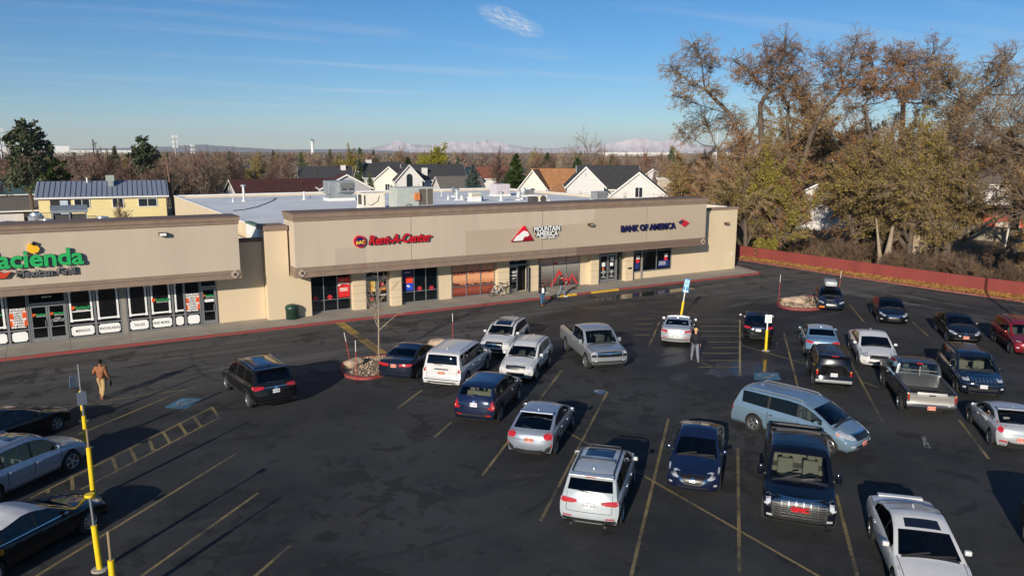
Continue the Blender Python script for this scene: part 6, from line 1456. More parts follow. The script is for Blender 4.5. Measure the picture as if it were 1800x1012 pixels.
# bicycles
def bicycle(x, y, rz, lean, label, fm):
    r = thing('bicycle', label, 'bicycle', (x, y, .15), rz, 'bicycles leaning by the credit union door'); r.rotation_euler = (R_(lean), 0, rz)
    TB = TYRE; a, b = Vector((-.52, 0, .34)), Vector((.54, 0, .34)); bb = Vector((-.08, 0, .30)); st_ = Vector((-.20, 0, .80)); hd = Vector((.36, 0, .86)); hd2 = Vector((.40, 0, .70))
    for c in (a, b):
        w_ = thing_none('wheel', r); w_.location = c
        MB().tube([(.325*math.cos(t), 0, .325*math.sin(t)) for t in np.linspace(0, 2*math.pi, 25)], .022, 5).build('tyre', TB, w_)
        sp = MB()
        for k in range(10): t = k*math.pi*2/10; sp.tube([(0, 0, 0), (.31*math.cos(t), 0, .31*math.sin(t))], .004, 3)
        sp.build('spokes', CHR, w_)
    f = MB()
    for p, q in ((bb, st_), (st_, hd), (bb, hd2), (a, bb), (a, st_)): f.tube([p, q], .02, 6)
    f.build('frame', fm, r)
    MB().tube([hd, hd2, b], .018, 6).build('fork', fm, r); MB().tube([hd+Vector((0, 0, .12)), hd], .016, 6).build('stem', PLA, r)
    MB().tube([hd+Vector((.02, -.30, .14)), hd+Vector((.05, -.1, .12)), hd+Vector((.05, .1, .12)), hd+Vector((.02, .30, .14))], .014, 6).build('handlebar', PLA, r)
    MB().bbox(-.36, -.10, -.06, .06, .86, .92, .02).build('saddle', PLA, r); MB().tube([st_, (-.22, 0, .87)], .014, 6).build('seat_post', CHR, r)
    MB().lathe([(.10, -.01), (.10, .01), (0, .01)], 14, tuple(bb), 'y').build('crank', CHR, r)
    return r
def thing_none(name, par):
    o = bpy.data.objects.new(name, None); COL.objects.link(o); o.parent = par; return o
bicycle(28.35, 49.25, R_(3), -8, 'white-framed bicycle leaning left of the credit union door, the nearer of two', mat('bike_white', srgb(214, 212, 206), .4, var=.05))
bicycle(28.95, 49.5, R_(-12), -6, 'dark bicycle behind the white-framed one beside the pier', mat('bike_dark', srgb(60, 62, 64), .4, var=.1))
# young bare tree on the left island
# ------------------------------------------------------------------ people
SKIN = mat('skin', srgb(150, 96, 70), .6, var=.06, scale=12); SKINL = mat('skin_light', srgb(196, 150, 122), .6, var=.06, scale=12)
def skin_mesh(name, verts, edges, radii, m, parent, sub=1, root=0):
    me = bpy.data.meshes.new(name); me.from_pydata([tuple(v) for v in verts], edges, []); o = bpy.data.objects.new(name, me); COL.objects.link(o)
    sk = o.modifiers.new('s', 'SKIN'); sk.use_smooth_shade = True; sv = me.skin_vertices[0].data
    for i, r in enumerate(radii): sv[i].radius = (r, r) if not hasattr(r, '__len__') else r; sv[i].use_root = (i == root)
    if sub: su = o.modifiers.new('u', 'SUBSURF'); su.levels = sub; su.render_levels = sub
    dg = bpy.context.evaluated_depsgraph_get(); m2 = bpy.data.meshes.new_from_object(o.evaluated_get(dg)); m2.materials.clear(); m2.materials.append(m)
    COL.objects.unlink(o); bpy.data.objects.remove(o)
    return link(name, m2, parent)
def person(label, loc, rz, j, skin, top, bottom, hair, shoes, extra=None, h=1.75, topkind='jacket', hairkind='short'):
    """j: joint positions in metres for a 1.75 m figure that faces +x"""
    r = thing('person', label, 'person', loc, rz); k = h/1.75
    J = {a: Vector(b)*k for a, b in j.items()}
    V_, E_, R2 = [], [], []
    def add(p, rad, par=None): V_.append(p); R2.append(rad if hasattr(rad, '__len__') else rad); i = len(V_)-1; (E_.append((par, i)) if par is not None else None); return i
    pel = add(J['pel'], (.135, .10)); w_ = add(J['pel'].lerp(J['chest'], .45), (.13, .095), pel); ch = add(J['chest'], (.165, .115), w_)
    if top: R2[pel] = (.11, .08); R2[w_] = (.10, .07); R2[ch] = (.125, .085); nk = add(J['neck'], .068, ch); hd0 = add(J['head']-Vector((0, 0, .10*k)), .062, nk)
    hc = add(J['head'], (.090, .102), hd0); ht = add(J['head']+Vector((0, 0, .085*k)), (.076, .09), hc)
    for s_ in 'lr':
        sh = add(J['sh'+s_], .062, ch); el_ = add(J['el'+s_], .042, sh); wr = add(J['wr'+s_], .028, el_); pm_ = add(J['wr'+s_].lerp(J['hd'+s_], .6), (.038, .022), wr)
        hp = add(J['hip'+s_], .088, pel); kn = add(J['kn'+s_], .056, hp); an = add(J['an'+s_], .036, kn); 
        to = add(J['an'+s_]+Vector((.15, 0, -.05))*k if 'to'+s_ not in J else J['to'+s_], .03, an)
    b = skin_mesh('body', V_, E_, R2, skin, r)
    # hands: five tapering fingers rooted in each palm
    for s_ in 'lr':
        wv, hv = J['wr'+s_], J['hd'+s_]; d = (hv-wv).normalized(); side = d.cross(Vector((1, 0, 0)));
        if side.length < .2: side = d.cross(Vector((0, 0, 1)))
        side.normalize(); up_ = side.cross(d)
        mb = MB(); pc = wv.lerp(hv, .75)
        for i, ln in enumerate((.062, .072, .068, .052)):
            a = pc+up_*(.027-.018*i); mb.tube([a, a+d*ln*.55+side*.004, a+d*ln*.95+side*.018], [.0095, .0085, .0065], 6)
        a = wv.lerp(hv, .45)+up_*.026; mb.tube([a, a+d*.02+up_*.025, a+d*.05+up_*.032], [.011, .010, .008], 6)
        hnd = mb.build('fingers', skin, b, smooth=60)
    # face
    f = MB(); H_ = J['head']; fx = .086*k
    f.tube([H_+Vector((fx-.005, 0, .01)), H_+Vector((fx+.022, 0, -.02)), H_+Vector((fx, 0, -.028))], [.008, .013, .008], 6)
    for yy in (-.082, .082): f.tube([H_+Vector((-.01, yy, .02)), H_+Vector((-.012, yy*1.08, -.005)), H_+Vector((-.005, yy, -.028))], [.008, .012, .007], 5)
    f.build('nose_and_ears', skin, b, smooth=60)
    f = MB()
    for yy in (-.03, .03): f.lathe([(.009, 0), (.006, .005), (0, .006)], 8, tuple(H_+Vector((fx-.006, yy, .018))), 'x')
    f.add([tuple(H_+Vector((fx-.002, -.024, -.052))), tuple(H_+Vector((fx-.002, .024, -.052))), tuple(H_+Vector((fx+.001, .02, -.06))), tuple(H_+Vector((fx+.001, -.02, -.06)))], [(0, 1, 2, 3)])
    f.build('eyes_and_mouth', INT, b)
    # clothing as looser skins over the same joints
    def shirt(m, sleeve='long', ext=.016, low=.0):
        V2, E2, R3 = [], [], []
        def a2(p, rad, par=None): V2.append(p); R3.append(rad); i = len(V2)-1; (E2.append((par, i)) if par is not None else None); return i
        p0 = a2(J['pel']+Vector((0, 0, -.13-low)), (.185+ext, .15+ext)); p1 = a2(J['pel'].lerp(J['chest'], .45), (.165+ext, .135+ext), p0); p2 = a2(J['chest'], (.165+ext, .125+ext), p1); p3 = a2(J['neck']+Vector((0, 0, -.02)), .062, p2)
        for s_ in 'lr':
            q = a2(J['sh'+s_], .085+ext, p2); q2 = a2(J['el'+s_] if sleeve == 'long' else J['sh'+s_].lerp(J['el'+s_], .7), .052+ext*.6, q)
            if sleeve == 'long': a2(J['wr'+s_].lerp(J['el'+s_], .12), .040+ext*.4, q2)
        return skin_mesh('jacket' if topkind == 'jacket' else 'shirt', V2, E2, R3, m, r)
    if top: shirt(top)
    V2, E2, R3 = [J['pel']+Vector((0, 0, .12))], [], [(.15, .12)]
    for s_ in 'lr':
        i = len(V2); V2 += [J['hip'+s_]+Vector((0, 0, -.02)), J['kn'+s_], J['an'+s_].lerp(J['kn'+s_], .08)]; E2 += [(0, i), (i, i+1), (i+1, i+2)]; R3 += [.122, .092, .078]
    skin_mesh('trousers', V2, E2, R3, bottom, r)
    for s_ in 'lr':
        a = J['an'+s_]; t = J.get('to'+s_, a+Vector((.15, 0, -.05))*k); dd_ = (t-a); dd_.z = 0; dd_.normalize(); c = a+dd_*.05; s2 = Vector((-dd_.y, dd_.x, 0))
        MB().add([tuple(c+dd_*u*k+s2*v*k+Vector((0, 0, z))) for u, v, z in ((-.12, -.04, -.075*k), (-.12, .04, -.075*k), (.15, .045, -.075*k), (.17, -.03, -.075*k), (-.11, -.035, .02), (-.11, .035, .02), (.12, .035, -.02), (.14, -.02, -.02))], [(0,1,2,3), (4,7,6,5), (0,4,5,1), (1,5,6,2), (2,6,7,3), (3,7,4,0)]).build('shoe', shoes, r)
    if hair:
        hm, kind = hair
        bm = bmesh.new(); bmesh.ops.create_icosphere(bm, subdivisions=3, radius=.118*k)
        for v in list(bm.verts):
            v.co = Vector((v.co.x*1.02, v.co.y*.9, v.co.z*1.05))
            if kind == 'short' and (v.co.z < -.02 or (v.co.x > .05 and v.co.z < .05)): v.co *= .80
            if kind == 'long': 
                if v.co.x > .045 and v.co.z < .05: v.co *= .78
                elif v.co.z < 0: v.co.z *= 2.2
            if kind == 'cap' and v.co.z < .015: v.co *= .78
        me = bpy.data.meshes.new('hair'); bm.to_mesh(me); bm.free(); me.materials.append(hm); smooth_by_angle(me, 70)
        o = link('cap' if kind == 'cap' else 'hair', me, r); o.location = H_+Vector((-.012, 0, .028))
        if kind == 'cap': MB().bbox(.06, .19, -.06, .06, .0, .015, .005).build('cap_peak', hm, o)
    if extra: extra(r, J)
    return r
def pose(**o):
    j = dict(pel=(0, 0, .95), chest=(0, 0, 1.28), neck=(0, 0, 1.47), head=(.015, 0, 1.63), shl=(0, .19, 1.40), shr=(0, -.19, 1.40), ell=(-.03, .25, 1.12), elr=(-.03, -.25, 1.12), wrl=(.05, .26, .88), wrr=(.05, -.26, .88), hdl=(.07, .26, .79), hdr=(.07, -.26, .79),
             hipl=(0, .095, .90), hipr=(0, -.095, .90), knl=(.02, .10, .50), knr=(.02, -.10, .50), anl=(0, .10, .08), anr=(0, -.10, .08))
    j.update(o); return j
KH = mat('khaki_trousers', srgb(176, 148, 100), .85, var=.1, scale=6); DK = mat('dark_cloth', srgb(20, 20, 24), .85, var=.15, scale=6); JN = mat('blue_jeans', srgb(58, 96, 128), .85, var=.12, scale=8); GT = mat('grey_trousers', srgb(112, 116, 128), .85, var=.1, scale=6); WS = mat('white_cloth', srgb(226, 224, 218), .85, var=.05)
SHB = mat('shoe_brown', srgb(120, 66, 48), .6, var=.1); SHW = mat('shoe_white', srgb(220, 220, 220), .6, var=.05); HB = mat('dark_hair', srgb(28, 20, 18), .8, var=.2, scale=20); HBL = mat('blond_hair', srgb(206, 166, 112), .8, var=.15, scale=20); BR = mat('bronze_skin', srgb(150, 92, 60), .6, var=.08, scale=10); SH2 = mat('shoe_grey', srgb(90, 92, 100), .6, var=.1)
def bag(r, J):
    MB().bbox(-.10, .10, -.05, .05, -.26, 0, .03).build('bag', mat('black_bag', (.02, .02, .02), .6, var=.1), r).location = J['hdr']+Vector((0, 0, -.02))
person('person in a brown top, dark cap and khaki trousers walking at the left', G(181, 700), R_(62), pose(ell=(-.04, .30, 1.16), wrl=(.20, .26, 1.16), hdl=(.27, .22, 1.20), knl=(.16, .10, .52), anl=(.10, .10, .09), knr=(-.04, -.10, .50), anr=(-.22, -.10, .12), wrr=(.04, -.32, .92), hdr=(.05, -.33, .83)), SKIN, mat('brown_top', srgb(146, 92, 58), .85, var=.15, scale=7), KH, (DK, 'cap'), SHB, bag, 1.80)
def paper(r, J): MB().bbox(0, .2, -.09, .09, -.01, .01, .005).build('paper', WS, r).location = J['hdl']
def openfront(r, J): 
    V2 = [J['pel']+Vector((.085, 0, -.02)), J['pel'].lerp(J['chest'], .5)+Vector((.085, 0, 0)), J['chest']+Vector((.075, 0, .02)), J['neck']+Vector((.02, 0, -.05))]
    skin_mesh('shirt', V2, [(0, 1), (1, 2), (2, 3)], [(.16, .13), (.165, .13), (.16, .12), (.07, .06)], WS, r)
    paper(r, J)
person('person in a dark jacket over white top and blue jeans by the yellow kerb', G(953, 537), R_(-95), pose(ell=(-.02, .27, 1.12), wrl=(.18, .24, 1.02), hdl=(.27, .22, 1.03), knr=(.08, -.09, .50), anr=(.10, -.09, .08), knl=(.0, .1, .5), anl=(-.08, .1, .08)), SKIN, DK, JN, (HB, 'long'), SHB, openfront, 1.68)
person('person in a black hooded top and grey trousers striding along the kerb', G(986, 523), R_(-12), pose(head=(.06, 0, 1.61), ell=(.06, .27, 1.14), wrl=(.28, .16, 1.12), hdl=(.36, .12, 1.14), elr=(.05, -.27, 1.14), wrr=(.28, -.16, 1.10), hdr=(.36, -.12, 1.12), knl=(.26, .09, .55), anl=(.38, .09, .10), knr=(-.10, -.09, .50), anr=(-.40, -.09, .14)), SKINL, DK, GT, (HB, 'short'), SHW, paper, 1.76)
person('fair-haired person in black sweater seen from behind by the silver saloon', G(1221, 634), R_(50), pose(pel=(0, 0, .93), hipl=(0, .10, .88), hipr=(0, -.10, .88), knl=(.14, .12, .48), anl=(.22, .15, .08), knr=(-.06, -.12, .48), anr=(-.20, -.16, .08), wrl=(.12, .24, .95), hdl=(.18, .2, .92)), SKINL, DK, GT, (HBL, 'short'), SH2, None, 1.80)
# driver of the minivan is left as a seat only; overhead lamp post whose shadow crosses the red wall stands outside the picture
# ------------------------------------------------------------------ lamp post just outside the right edge (its shadow lies across the red wall)
r = thing('lamp_post', 'tall parking lamp post beyond the right edge, seen by its shadow', 'lamp post', (45.3, 17.1, 0))
MB().tube([(0, 0, 0), (0, 0, 9.5)], [.12, .07], 10).build('pole', POST, r); MB().bbox(-.3, .3, -.2, .2, 9.5, 9.7, .03).build('lamp_head', LMP, r)
# ------------------------------------------------------------------ houses
SID = mat('white_siding', srgb(206, 204, 200), .8, var=.08, scale=1.2, stretch=(.2, .2, 5)); CRS = mat('cream_siding', srgb(220, 212, 198), .8, var=.05); YSD = mat('yellow_siding', srgb(226, 208, 150), .8, var=.04); GSD = mat('grey_siding', srgb(168, 166, 168), .8, var=.05)
RBK = mat('roof_charcoal', srgb(58, 58, 60), .9, var=.2, scale=1.5, detail=8); RTN = mat('roof_tan', srgb(168, 118, 76), .9, var=.18, scale=1.5, detail=8); RBR = mat('roof_brown', srgb(72, 36, 32), .9, var=.3, scale=1.2, detail=8); RGR = mat('roof_grey', srgb(104, 98, 92), .9, var=.15, scale=1.5)
RMT = mat('metal_roof_blue', srgb(126, 134, 150), .5, 0, var=.08); WGL = mat('window_dark', srgb(40, 46, 52), .1, var=.3, scale=.6); WTR = mat('window_trim', srgb(228, 226, 220), .7, var=0); STN = mat('stone_chimney', srgb(170, 158, 142), .9, var=.3, scale=4)
FND = mat('block_foundation', srgb(168, 150, 132), .9, var=.08, scale=2)
def win(par, x, y, z, w, h, axis='y', s=-1, arch=False):
    """window in a wall: trim frame and a pane; axis = wall normal, s = its sign"""
    f = MB()
    def bx(a0, a1, z0, z1, d0, d1, mb):
        lo, hi = sorted((d0*s, d1*s))
        if axis == 'y': mb.box(x+a0, x+a1, y+lo, y+hi, z0, z1)
        else: mb.box(x+lo, x+hi, y+a0, y+a1, z0, z1)
    t = .09
    bx(-w/2, w/2, z-h/2-t, z-h/2, .003, .07, f); bx(-w/2, w/2, z+h/2, z+h/2+t, .003, .07, f); bx(-w/2-t, -w/2, z-h/2-t, z+h/2+t, .003, .07, f); bx(w/2, w/2+t, z-h/2-t, z+h/2+t, .003, .07, f); bx(-.03, .03, z-h/2, z+h/2, .02, .06, f)
    o = f.build('window', WTR, par); p = MB(); bx(-w/2, w/2, z-h/2, z+h/2, .003, .03, p); p.build('pane', WGL, o); return o
def house(label, loc, rot, w, d, hw_, hr, wm, rm, wins=(), over=.4, chim=None, found=None, cat='house', name='house', axis='x', parts=None, roofth=.18):
    """gable house: ridge runs along local x; w along x, d along y; front faces -y"""
    r = thing(name, label, cat, loc, rot)
    MB().prism([(-d/2, 0 if not found else found), (d/2, 0 if not found else found), (d/2, hw_), (0, hr-.12), (-d/2, hw_)], 'x', -w/2, w/2).build('wall', wm, r)
    if found: MB().box(-w/2-.05, w/2+.05, -d/2-.05, d/2+.05, 0, found).build('foundation', FND, r)
    sl = (hr-hw_)/(d/2); e = d/2+over
    rf = MB()
    for s_ in (-1, 1):
        rf.prism([(0, hr), (s_*e, hr-sl*e), (s_*e, hr-sl*e+roofth), (0, hr+roofth)], 'x', -w/2-over, w/2+over)
    ro = rf.build('roof', rm, r)
    fa = MB()
    for s_ in (-1, 1):
        for sx in (-1, 1):
            x = sx*(w/2+over); fa.prism([(0, hr-.10), (s_*(e+.02), hr-sl*e-.10), (s_*(e+.02), hr-sl*e+roofth-.03), (0, hr+roofth-.03)], 'x', min(x, x+.04*sx), max(x, x+.04*sx))
        fa.box(-w/2-over, w/2+over, min(s_*e, s_*(e+.05)), max(s_*e, s_*(e+.05)), hr-sl*e-.06, hr-sl*e+roofth-.05)
    fa.build('roof_trim', WTR, r)
    for (x, y, z, ww, hh, ax, s_) in wins: win(r, x, y, z, ww, hh, ax, s_)
    if chim: x, y, h_, cm = chim; MB().box(x-.6, x+.6, y-.4, y+.4, hw_, h_).build('chimney', cm, r)
    return r, ro
def at(px, r, z=0): q = P3(px, 300, r); return Vector((q.x, q.y, z))
def face(px): # rotation that makes a house's front (-y) face the camera
    q = at(px, 10); return -math.atan2(q.x, q.y)
# yellow house with the standing seam roof
c = at(181, 119); rot = face(181)-.04
hs, ro = house('yellow two-level house with a blue-grey standing seam roof behind the restaurant', c, rot, 15.0, 9.0, 5.0, 6.75, YSD, RMT, [(-2.6, -4.5, 4.1, 1.7, 1.1, 'y', -1), (1.6, -4.5, 4.1, 1.2, 1.1, 'y', -1), (5.2, -4.5, 4.1, 2.2, 1.0, 'y', -1), (5.2, -4.55, 1.3, 2.2, 1.0, 'y', -1)], found=2.2, over=.35)
sm_ = MB(); sl = (6.75-5.0)/4.5
for i in range(26):
    x = -7.6+i*.61; sm_.prism([(0, 6.93), (-4.85, 6.93-sl*4.85), (-4.85, 6.99-sl*4.85), (0, 6.99)], 'x', x, x+.05)
sm_.build('roof_seams', mat('seam_blue', srgb(74, 80, 96), .5, 0, var=0), ro)
MB().box(-6.2, -3.9, -4.54, -4.502, 2.3, 4.7).build('dark_porch_panel', mat('porch_dark', srgb(30, 30, 34), .6, var=.2), hs)
MB().box(-5.1, -4.2, -4.6, -4.55, 2.3, 4.6).build('curtain', mat('pale_blue_curtain', srgb(180, 196, 208), .7, var=.2, scale=3, stretch=(6, 1, .3)), hs)
mb = MB(); mb.box(-7.5, -2.6, -6.0, -4.56, 2.0, 2.2); hs_p = mb.build('porch', FND, hs)
mb = MB()
for i in range(20): mb.box(-7.5+i*.25, -7.47+i*.25, -6.0, -5.97, 2.2, 3.1)
mb.box(-7.5, -2.6, -6.01, -5.96, 3.1, 3.16); mb.build('railing', PLA, hs_p)
ec = MB(); ec.bbox(.3, 1.35, -1.6, -.6, 6.9, 7.7, .04); ec.build('roof_cooler', mat('cooler_green', srgb(150, 160, 150), .7, var=.05), hs); MB().tube([(-2.0, -.6, 6.6), (-2.0, -.6, 7.4)], .1, 8).build('flue', WTR, hs)
mb = MB().box(.5, 1.2, -1.9, -.7, 6.2, 6.9); mb.build('cooler_stand', GALV, hs)
# long brown roofed house with a grey gable wing
house('long low house with a dark brown roof just behind the flat roof', at(512, 149), face(512)+.28, 22, 9.5, 3.55, 5.8, SID, RBR, [(-6, -4.75, 2.6, 2, .6, 'y', -1), (0, -4.75, 2.6, 2, .6, 'y', -1), (6, -4.75, 2.6, 2, .6, 'y', -1)])
house('grey gable-fronted house between the brown roof and the rooftop units', at(604, 142), face(604)+math.pi/2+.12, 8, 8.6, 4.6, 6.9, GSD, RBR, [])
house('small house with a dark blue-black roof behind the brown roofed house', at(572, 190), face(572), 12, 8, 4.6, 7.3, GSD, RBK, [], chim=(4.2, -1, 7.7, SID))
# white houses in the middle
house('white house with a steep dark roof and white chimney left of the arched-window gable', at(668, 172), face(668)+.25, 9, 8, 5.6, 8.6, SID, RBK, [(-2, -4, 4.4, 1.2, 1.4, 'y', -1)], chim=(-2.5, 0, 9.2, SID))
h2, _ = house('white gable with a tall arched window in the row behind the roof', at(716, 160), face(716)+math.pi/2+.1, 8, 5.2, 5.4, 8.3, SID, RBK, [])
MB().prism([(-.6, 2.6), (.6, 2.6), (.6, 6.0)]+[(.6*math.cos(t), 6.0+.6*math.sin(t)) for t in np.linspace(.2, 2.94, 6)]+[(-.6, 6.0)], 'x', -4.06, -4.004).build('arched_window', WGL, h2)
for sgn, m_ in ((1, 'l'),): pass
house('cream house with a sloping brown side roof left of the arched gable', at(696, 166), face(696)+math.pi/2-.4, 7, 7.5, 4.8, 7.8, CRS, RGR, [(-3.5, .5, 3.6, 1.0, 1.3, 'x', -1)])
house('white house with a wide charcoal roof and a white chimney block', at(760, 168), face(760)+.15, 13, 9, 5.2, 8.2, SID, RBK, [(-3.2, -4.5, 4.0, 1.4, 1.2, 'y', -1), (3.4, -4.5, 4.0, 1.4, 1.2, 'y', -1)], chim=(-2.2, -3.2, 7.6, SID))
house('low house with a grey-brown roof right of the charcoal roofed one', at(805, 158), face(805)+.3, 9, 7, 3.6, 5.9, SID, RGR, [])
house('small white house with a red-brown roof left of the tall green pine', at(850, 205), face(850), 13, 8, 4.2, 6.9, SID, mat('roof_rust', srgb(120, 72, 56), .9, var=.1), [])
house('white gable end partly hidden by the blue spruce', at(822, 175), face(822)+math.pi/2-.1, 8, 7, 4.5, 7.4, SID, RGR, [])
# tan roofed house
c = at(975, 134)
h3, _ = house('cream house with a broad tan shingle roof left of the big white house', at(985, 137), face(985)+.12, 9.5, 9, 4.9, 7.95, CRS, RTN, [])
h4, _ = house('cream gable front with an arched window under the tan roof', at(942, 133), face(942)+math.pi/2-.15, 7, 4.6, 5.0, 7.9, CRS, RTN, [])
MB().prism([(-.55, 2.2), (.55, 2.2), (.55, 3.9), (-.55, 3.9)], 'x', -3.56, -3.504).build('window', WGL, h4); MB().prism([(-.6, 4.2), (.6, 4.2)]+[(.6*math.cos(t), 4.25+.7*math.sin(t)) for t in np.linspace(.2, 2.94, 6)], 'x', -3.56, -3.504).build('arched_window', WGL, h4)
house('lower tan shingle roof stepping down in front of the cream house', at(1003, 124), face(1003)+math.pi/2+.5, 7, 7, 3.6, 5.7, CRS, RTN, [])
# big white house
h5, _ = house('large white house with a charcoal roof behind the bank', at(1068, 115), face(1068)+.1, 8.6, 9, 5.9, 8.95, SID, RBK, [])
h6, _ = house('white gable wing at the left of the large white house with an attic vent', at(1027, 112), face(1027)+math.pi/2+.05, 9.0, 5.2, 6.3, 8.9, SID, RBK, [(-4.5, -1.9, 4.2, .8, 1.2, 'x', -1)], over=.3)
h7, _ = house('white gable wing at the right with a square window', at(1125, 107), face(1125)+math.pi/2-.02, 6.5, 7.6, 5.2, 8.3, SID, RBK, [(-3.25, 0, 5.7, .95, 1.3, 'x', -1)], over=.3)
for hh_, z in ((h6, 7.9), (h7, 7.5)): MB().box(-4.54 if hh_ is h6 else -3.29, -4.503 if hh_ is h6 else -3.253, -.15, .15, z-.25, z+.25).build('attic_vent', GALV, hh_)
house('small white house with a grey roof behind the stone chimney', at(1148, 150), face(1148)+math.pi/2, 9, 6, 5.6, 7.9, SID, RGR, [(-4.5, 1.0, 4.6, .8, 1.0, 'x', -1)])
ch = thing('chimney_stack', 'free-standing looking stone chimney right of the large white house', 'chimney', at(1170, 113), face(1170)); MB().box(-1.1, 1.1, -.5, .5, 0, 7.2).build('shaft', STN, ch); MB().box(-1.25, 1.25, -.6, .6, 7.2, 7.4).build('cap', GALV, ch)
# right: house among the trees, houses behind
house('whitewashed gabled house half hidden by the trees right of the shop building', at(1432, 122), face(1432)+math.pi/2+.12, 9, 8.2, 4.4, 6.6, SID, RBK, [], over=.5)
h8, _ = house('two-storey cream house with a balcony seen under the big branches', at(1738, 138), face(1738)+.1, 10, 8, 6.6, 8.6, SID, RGR, [(-2, -4, 5.2, 1.6, 1.6, 'y', -1)])
mb = MB(); mb.box(-1, 5, -5.4, -4.02, 3.2, 3.4); bl = mb.build('balcony', RGR, h8); mb = MB()
for i in range(16): mb.box(-1+i*.39, -.96+i*.39, -5.4, -5.36, 3.4, 4.3)
mb.box(-1, 5, -5.42, -5.35, 4.3, 4.36); mb.build('railing', PLA, bl)
MB().box(-1, 5, -4.04, -4.004, .3, 3.0).build('dark_porch_panel', mat('porch_shade', srgb(48, 40, 36), .8, var=.2), h8)  # dark panel paints the shade under the balcony onto the wall
sh_ = thing('red_shed', 'long low orange-red shed behind the grey block wall at right', 'shed', at(1745, 128), face(1745)-.05)
MB().box(-6.5, 6.5, -2, 2, 0, 2.2).build('wall', mat('shed_red', srgb(188, 74, 52), .8, var=.1), sh_); MB().box(-6.7, 6.7, -2.2, 2.2, 2.2, 2.35).build('roof', mat('shed_red2', srgb(170, 66, 48), .8, var=.1), sh_)
MB().box(1.2, 4.0, -2.06, -2.003, .3, 1.6).build('door', mat('shed_panel', srgb(200, 190, 170), .8, var=.1), sh_)
wl = thing('block_wall', 'weathered grey block wall in front of the red shed', 'wall', (0, 0, 0)); a, b = at(1655, 116), at(1880, 112); d = (b-a).normalized()
MB().obox((a+b)/2, d, (-d.y, d.x, 0), (b-a).length/2, .12, 0, 1.9).build('panel', mat('block_grey', srgb(150, 140, 122), .9, var=.2, scale=1.2), wl)
pl_ = thing('utility_pole', 'pale utility pole leaning at the right edge before the block wall', 'pole', at(1784, 108)); MB().tube([(0, 0, 0), (.25, -.2, 7.0)], [.16, .12], 8).build('shaft', mat('pole_pale', srgb(206, 202, 196), .7, var=.1), pl_, smooth=50)
pl_ = thing('utility_pole', 'brown wooden utility pole right of the yellow house', 'pole', at(301, 120)); MB().tube([(0, 0, 0), (-.5, 0, 10.2)], [.16, .11], 8).build('shaft', mat('pole_brown', srgb(120, 92, 76), .9, var=.1), pl_, smooth=50)
# left edge buildings
house('low dark-roofed garage with a pale door at the far left edge', at(-5, 128), face(-5)+.05, 13, 8, 2.9, 4.4, mat('garage_dark', srgb(70, 62, 60), .8, var=.1), RGR, [])
gd = tag(MB().box(-1.6, 1.6, -.05, .05, 0, 2.5).build('garage_door', mat('pale_garage_door', srgb(206, 200, 196), .7, var=.08)), 'pale garage door at the far left edge', 'door'); gd.location = at(8, 123); gd.rotation_euler = (0, 0, face(8))
house('teal roofed house behind the garage at the far left', at(-10, 165), face(-10), 16, 9, 3.4, 5.4, mat('maroon_wall', srgb(70, 40, 44), .8, var=.1), mat('roof_teal', srgb(60, 88, 90), .8, var=.1), [])
s_ = spec('hatch', 4.4, 1.75, 1.5, P_SILV); make_car('car', 'small silver car parked far off left of the yellow house', 'car', at(46, 133), 2.6, s_)
s_ = spec('suv', 4.6, 1.85, 1.7, P_NAVY); make_car('car', 'dark blue vehicle behind the restaurant roof at far left', 'car', at(22, 103), .4, s_)
# distant white warehouses, towers
DW = mat('warehouse_white', srgb(226, 226, 224), .8, var=.05, scale=.02)
for px, r_, w_, h_, lab in ((8, 1500, 90, 17, 'far white warehouse at the left edge of the horizon'), (85, 1700, 75, 20, 'far white warehouse right of the big pine'), (145, 2100, 190, 12, 'long low far white building beyond the yellow house'), (225, 2300, 120, 12, 'second long low far white building on the left horizon'), (1120, 2400, 240, 10, 'long low far white building under the snowy mountains'), (1270, 2500, 90, 11, 'far white building seen through the trees')):
    t = thing('warehouse', lab, 'warehouse', at(px, r_), face(px)); MB().box(-w_/2, w_/2, -20, 20, 0, h_).build('wall', DW, t); MB().box(-w_/2-.5, w_/2+.5, -20.5, 20.5, h_, h_+.6).build('roof', GALV, t)
t = thing('control_tower', 'far white airport control tower on the horizon left of centre', 'tower', at(551, 2600)); MB().lathe([(6, 0), (5, 10), (4.5, 38), (6.5, 40), (7.5, 41), (7.5, 44), (6, 44)], 12).build('shaft', DW, t, smooth=40); MB().lathe([(6.3, 44), (7, 47), (6, 48), (1.2, 49), (.6, 53), (0, 53)], 12).build('cab', mat('cab_glass', srgb(90, 110, 120), .3, var=0), t)
def cell(px, r_, h, lab):
    t = thing('cell_tower', lab, 'cell tower', at(px, r_)); MB().tube([(0, 0, 0), (0, 0, h)], [.5, .3], 8).build('mast', POST, t)
    for z in (h-1, h-4, h-6.5):
        for k in range(6): a = k*math.pi/3; MB().box(-.16+1.3*math.cos(a), .16+1.3*math.cos(a), -.16+1.3*math.sin(a), .16+1.3*math.sin(a), z-.8, z+.8).build('antenna', DW, t)
cell(311, 480, 20, 'cell tower with white antenna panels left of centre on the skyline'); cell(341, 640, 16, 'smaller cell tower right of the first one'); cell(6, 420, 21, 'floodlight mast at the far left skyline')
for px, r_, h, lab in ((168, 420, 16.5, 'thin dark mast above the far trees at left'), (1258, 600, 26, 'white mast showing through the bare branches'), (1062, 700, 19, 'thin pole right of the bare tree on the skyline')):
    t = thing('mast', lab, 'mast', at(px, r_)); MB().tube([(0, 0, 0), (0, 0, h)], [.45, .2], 6).build('shaft', DW if px == 1258 else PLA, t)
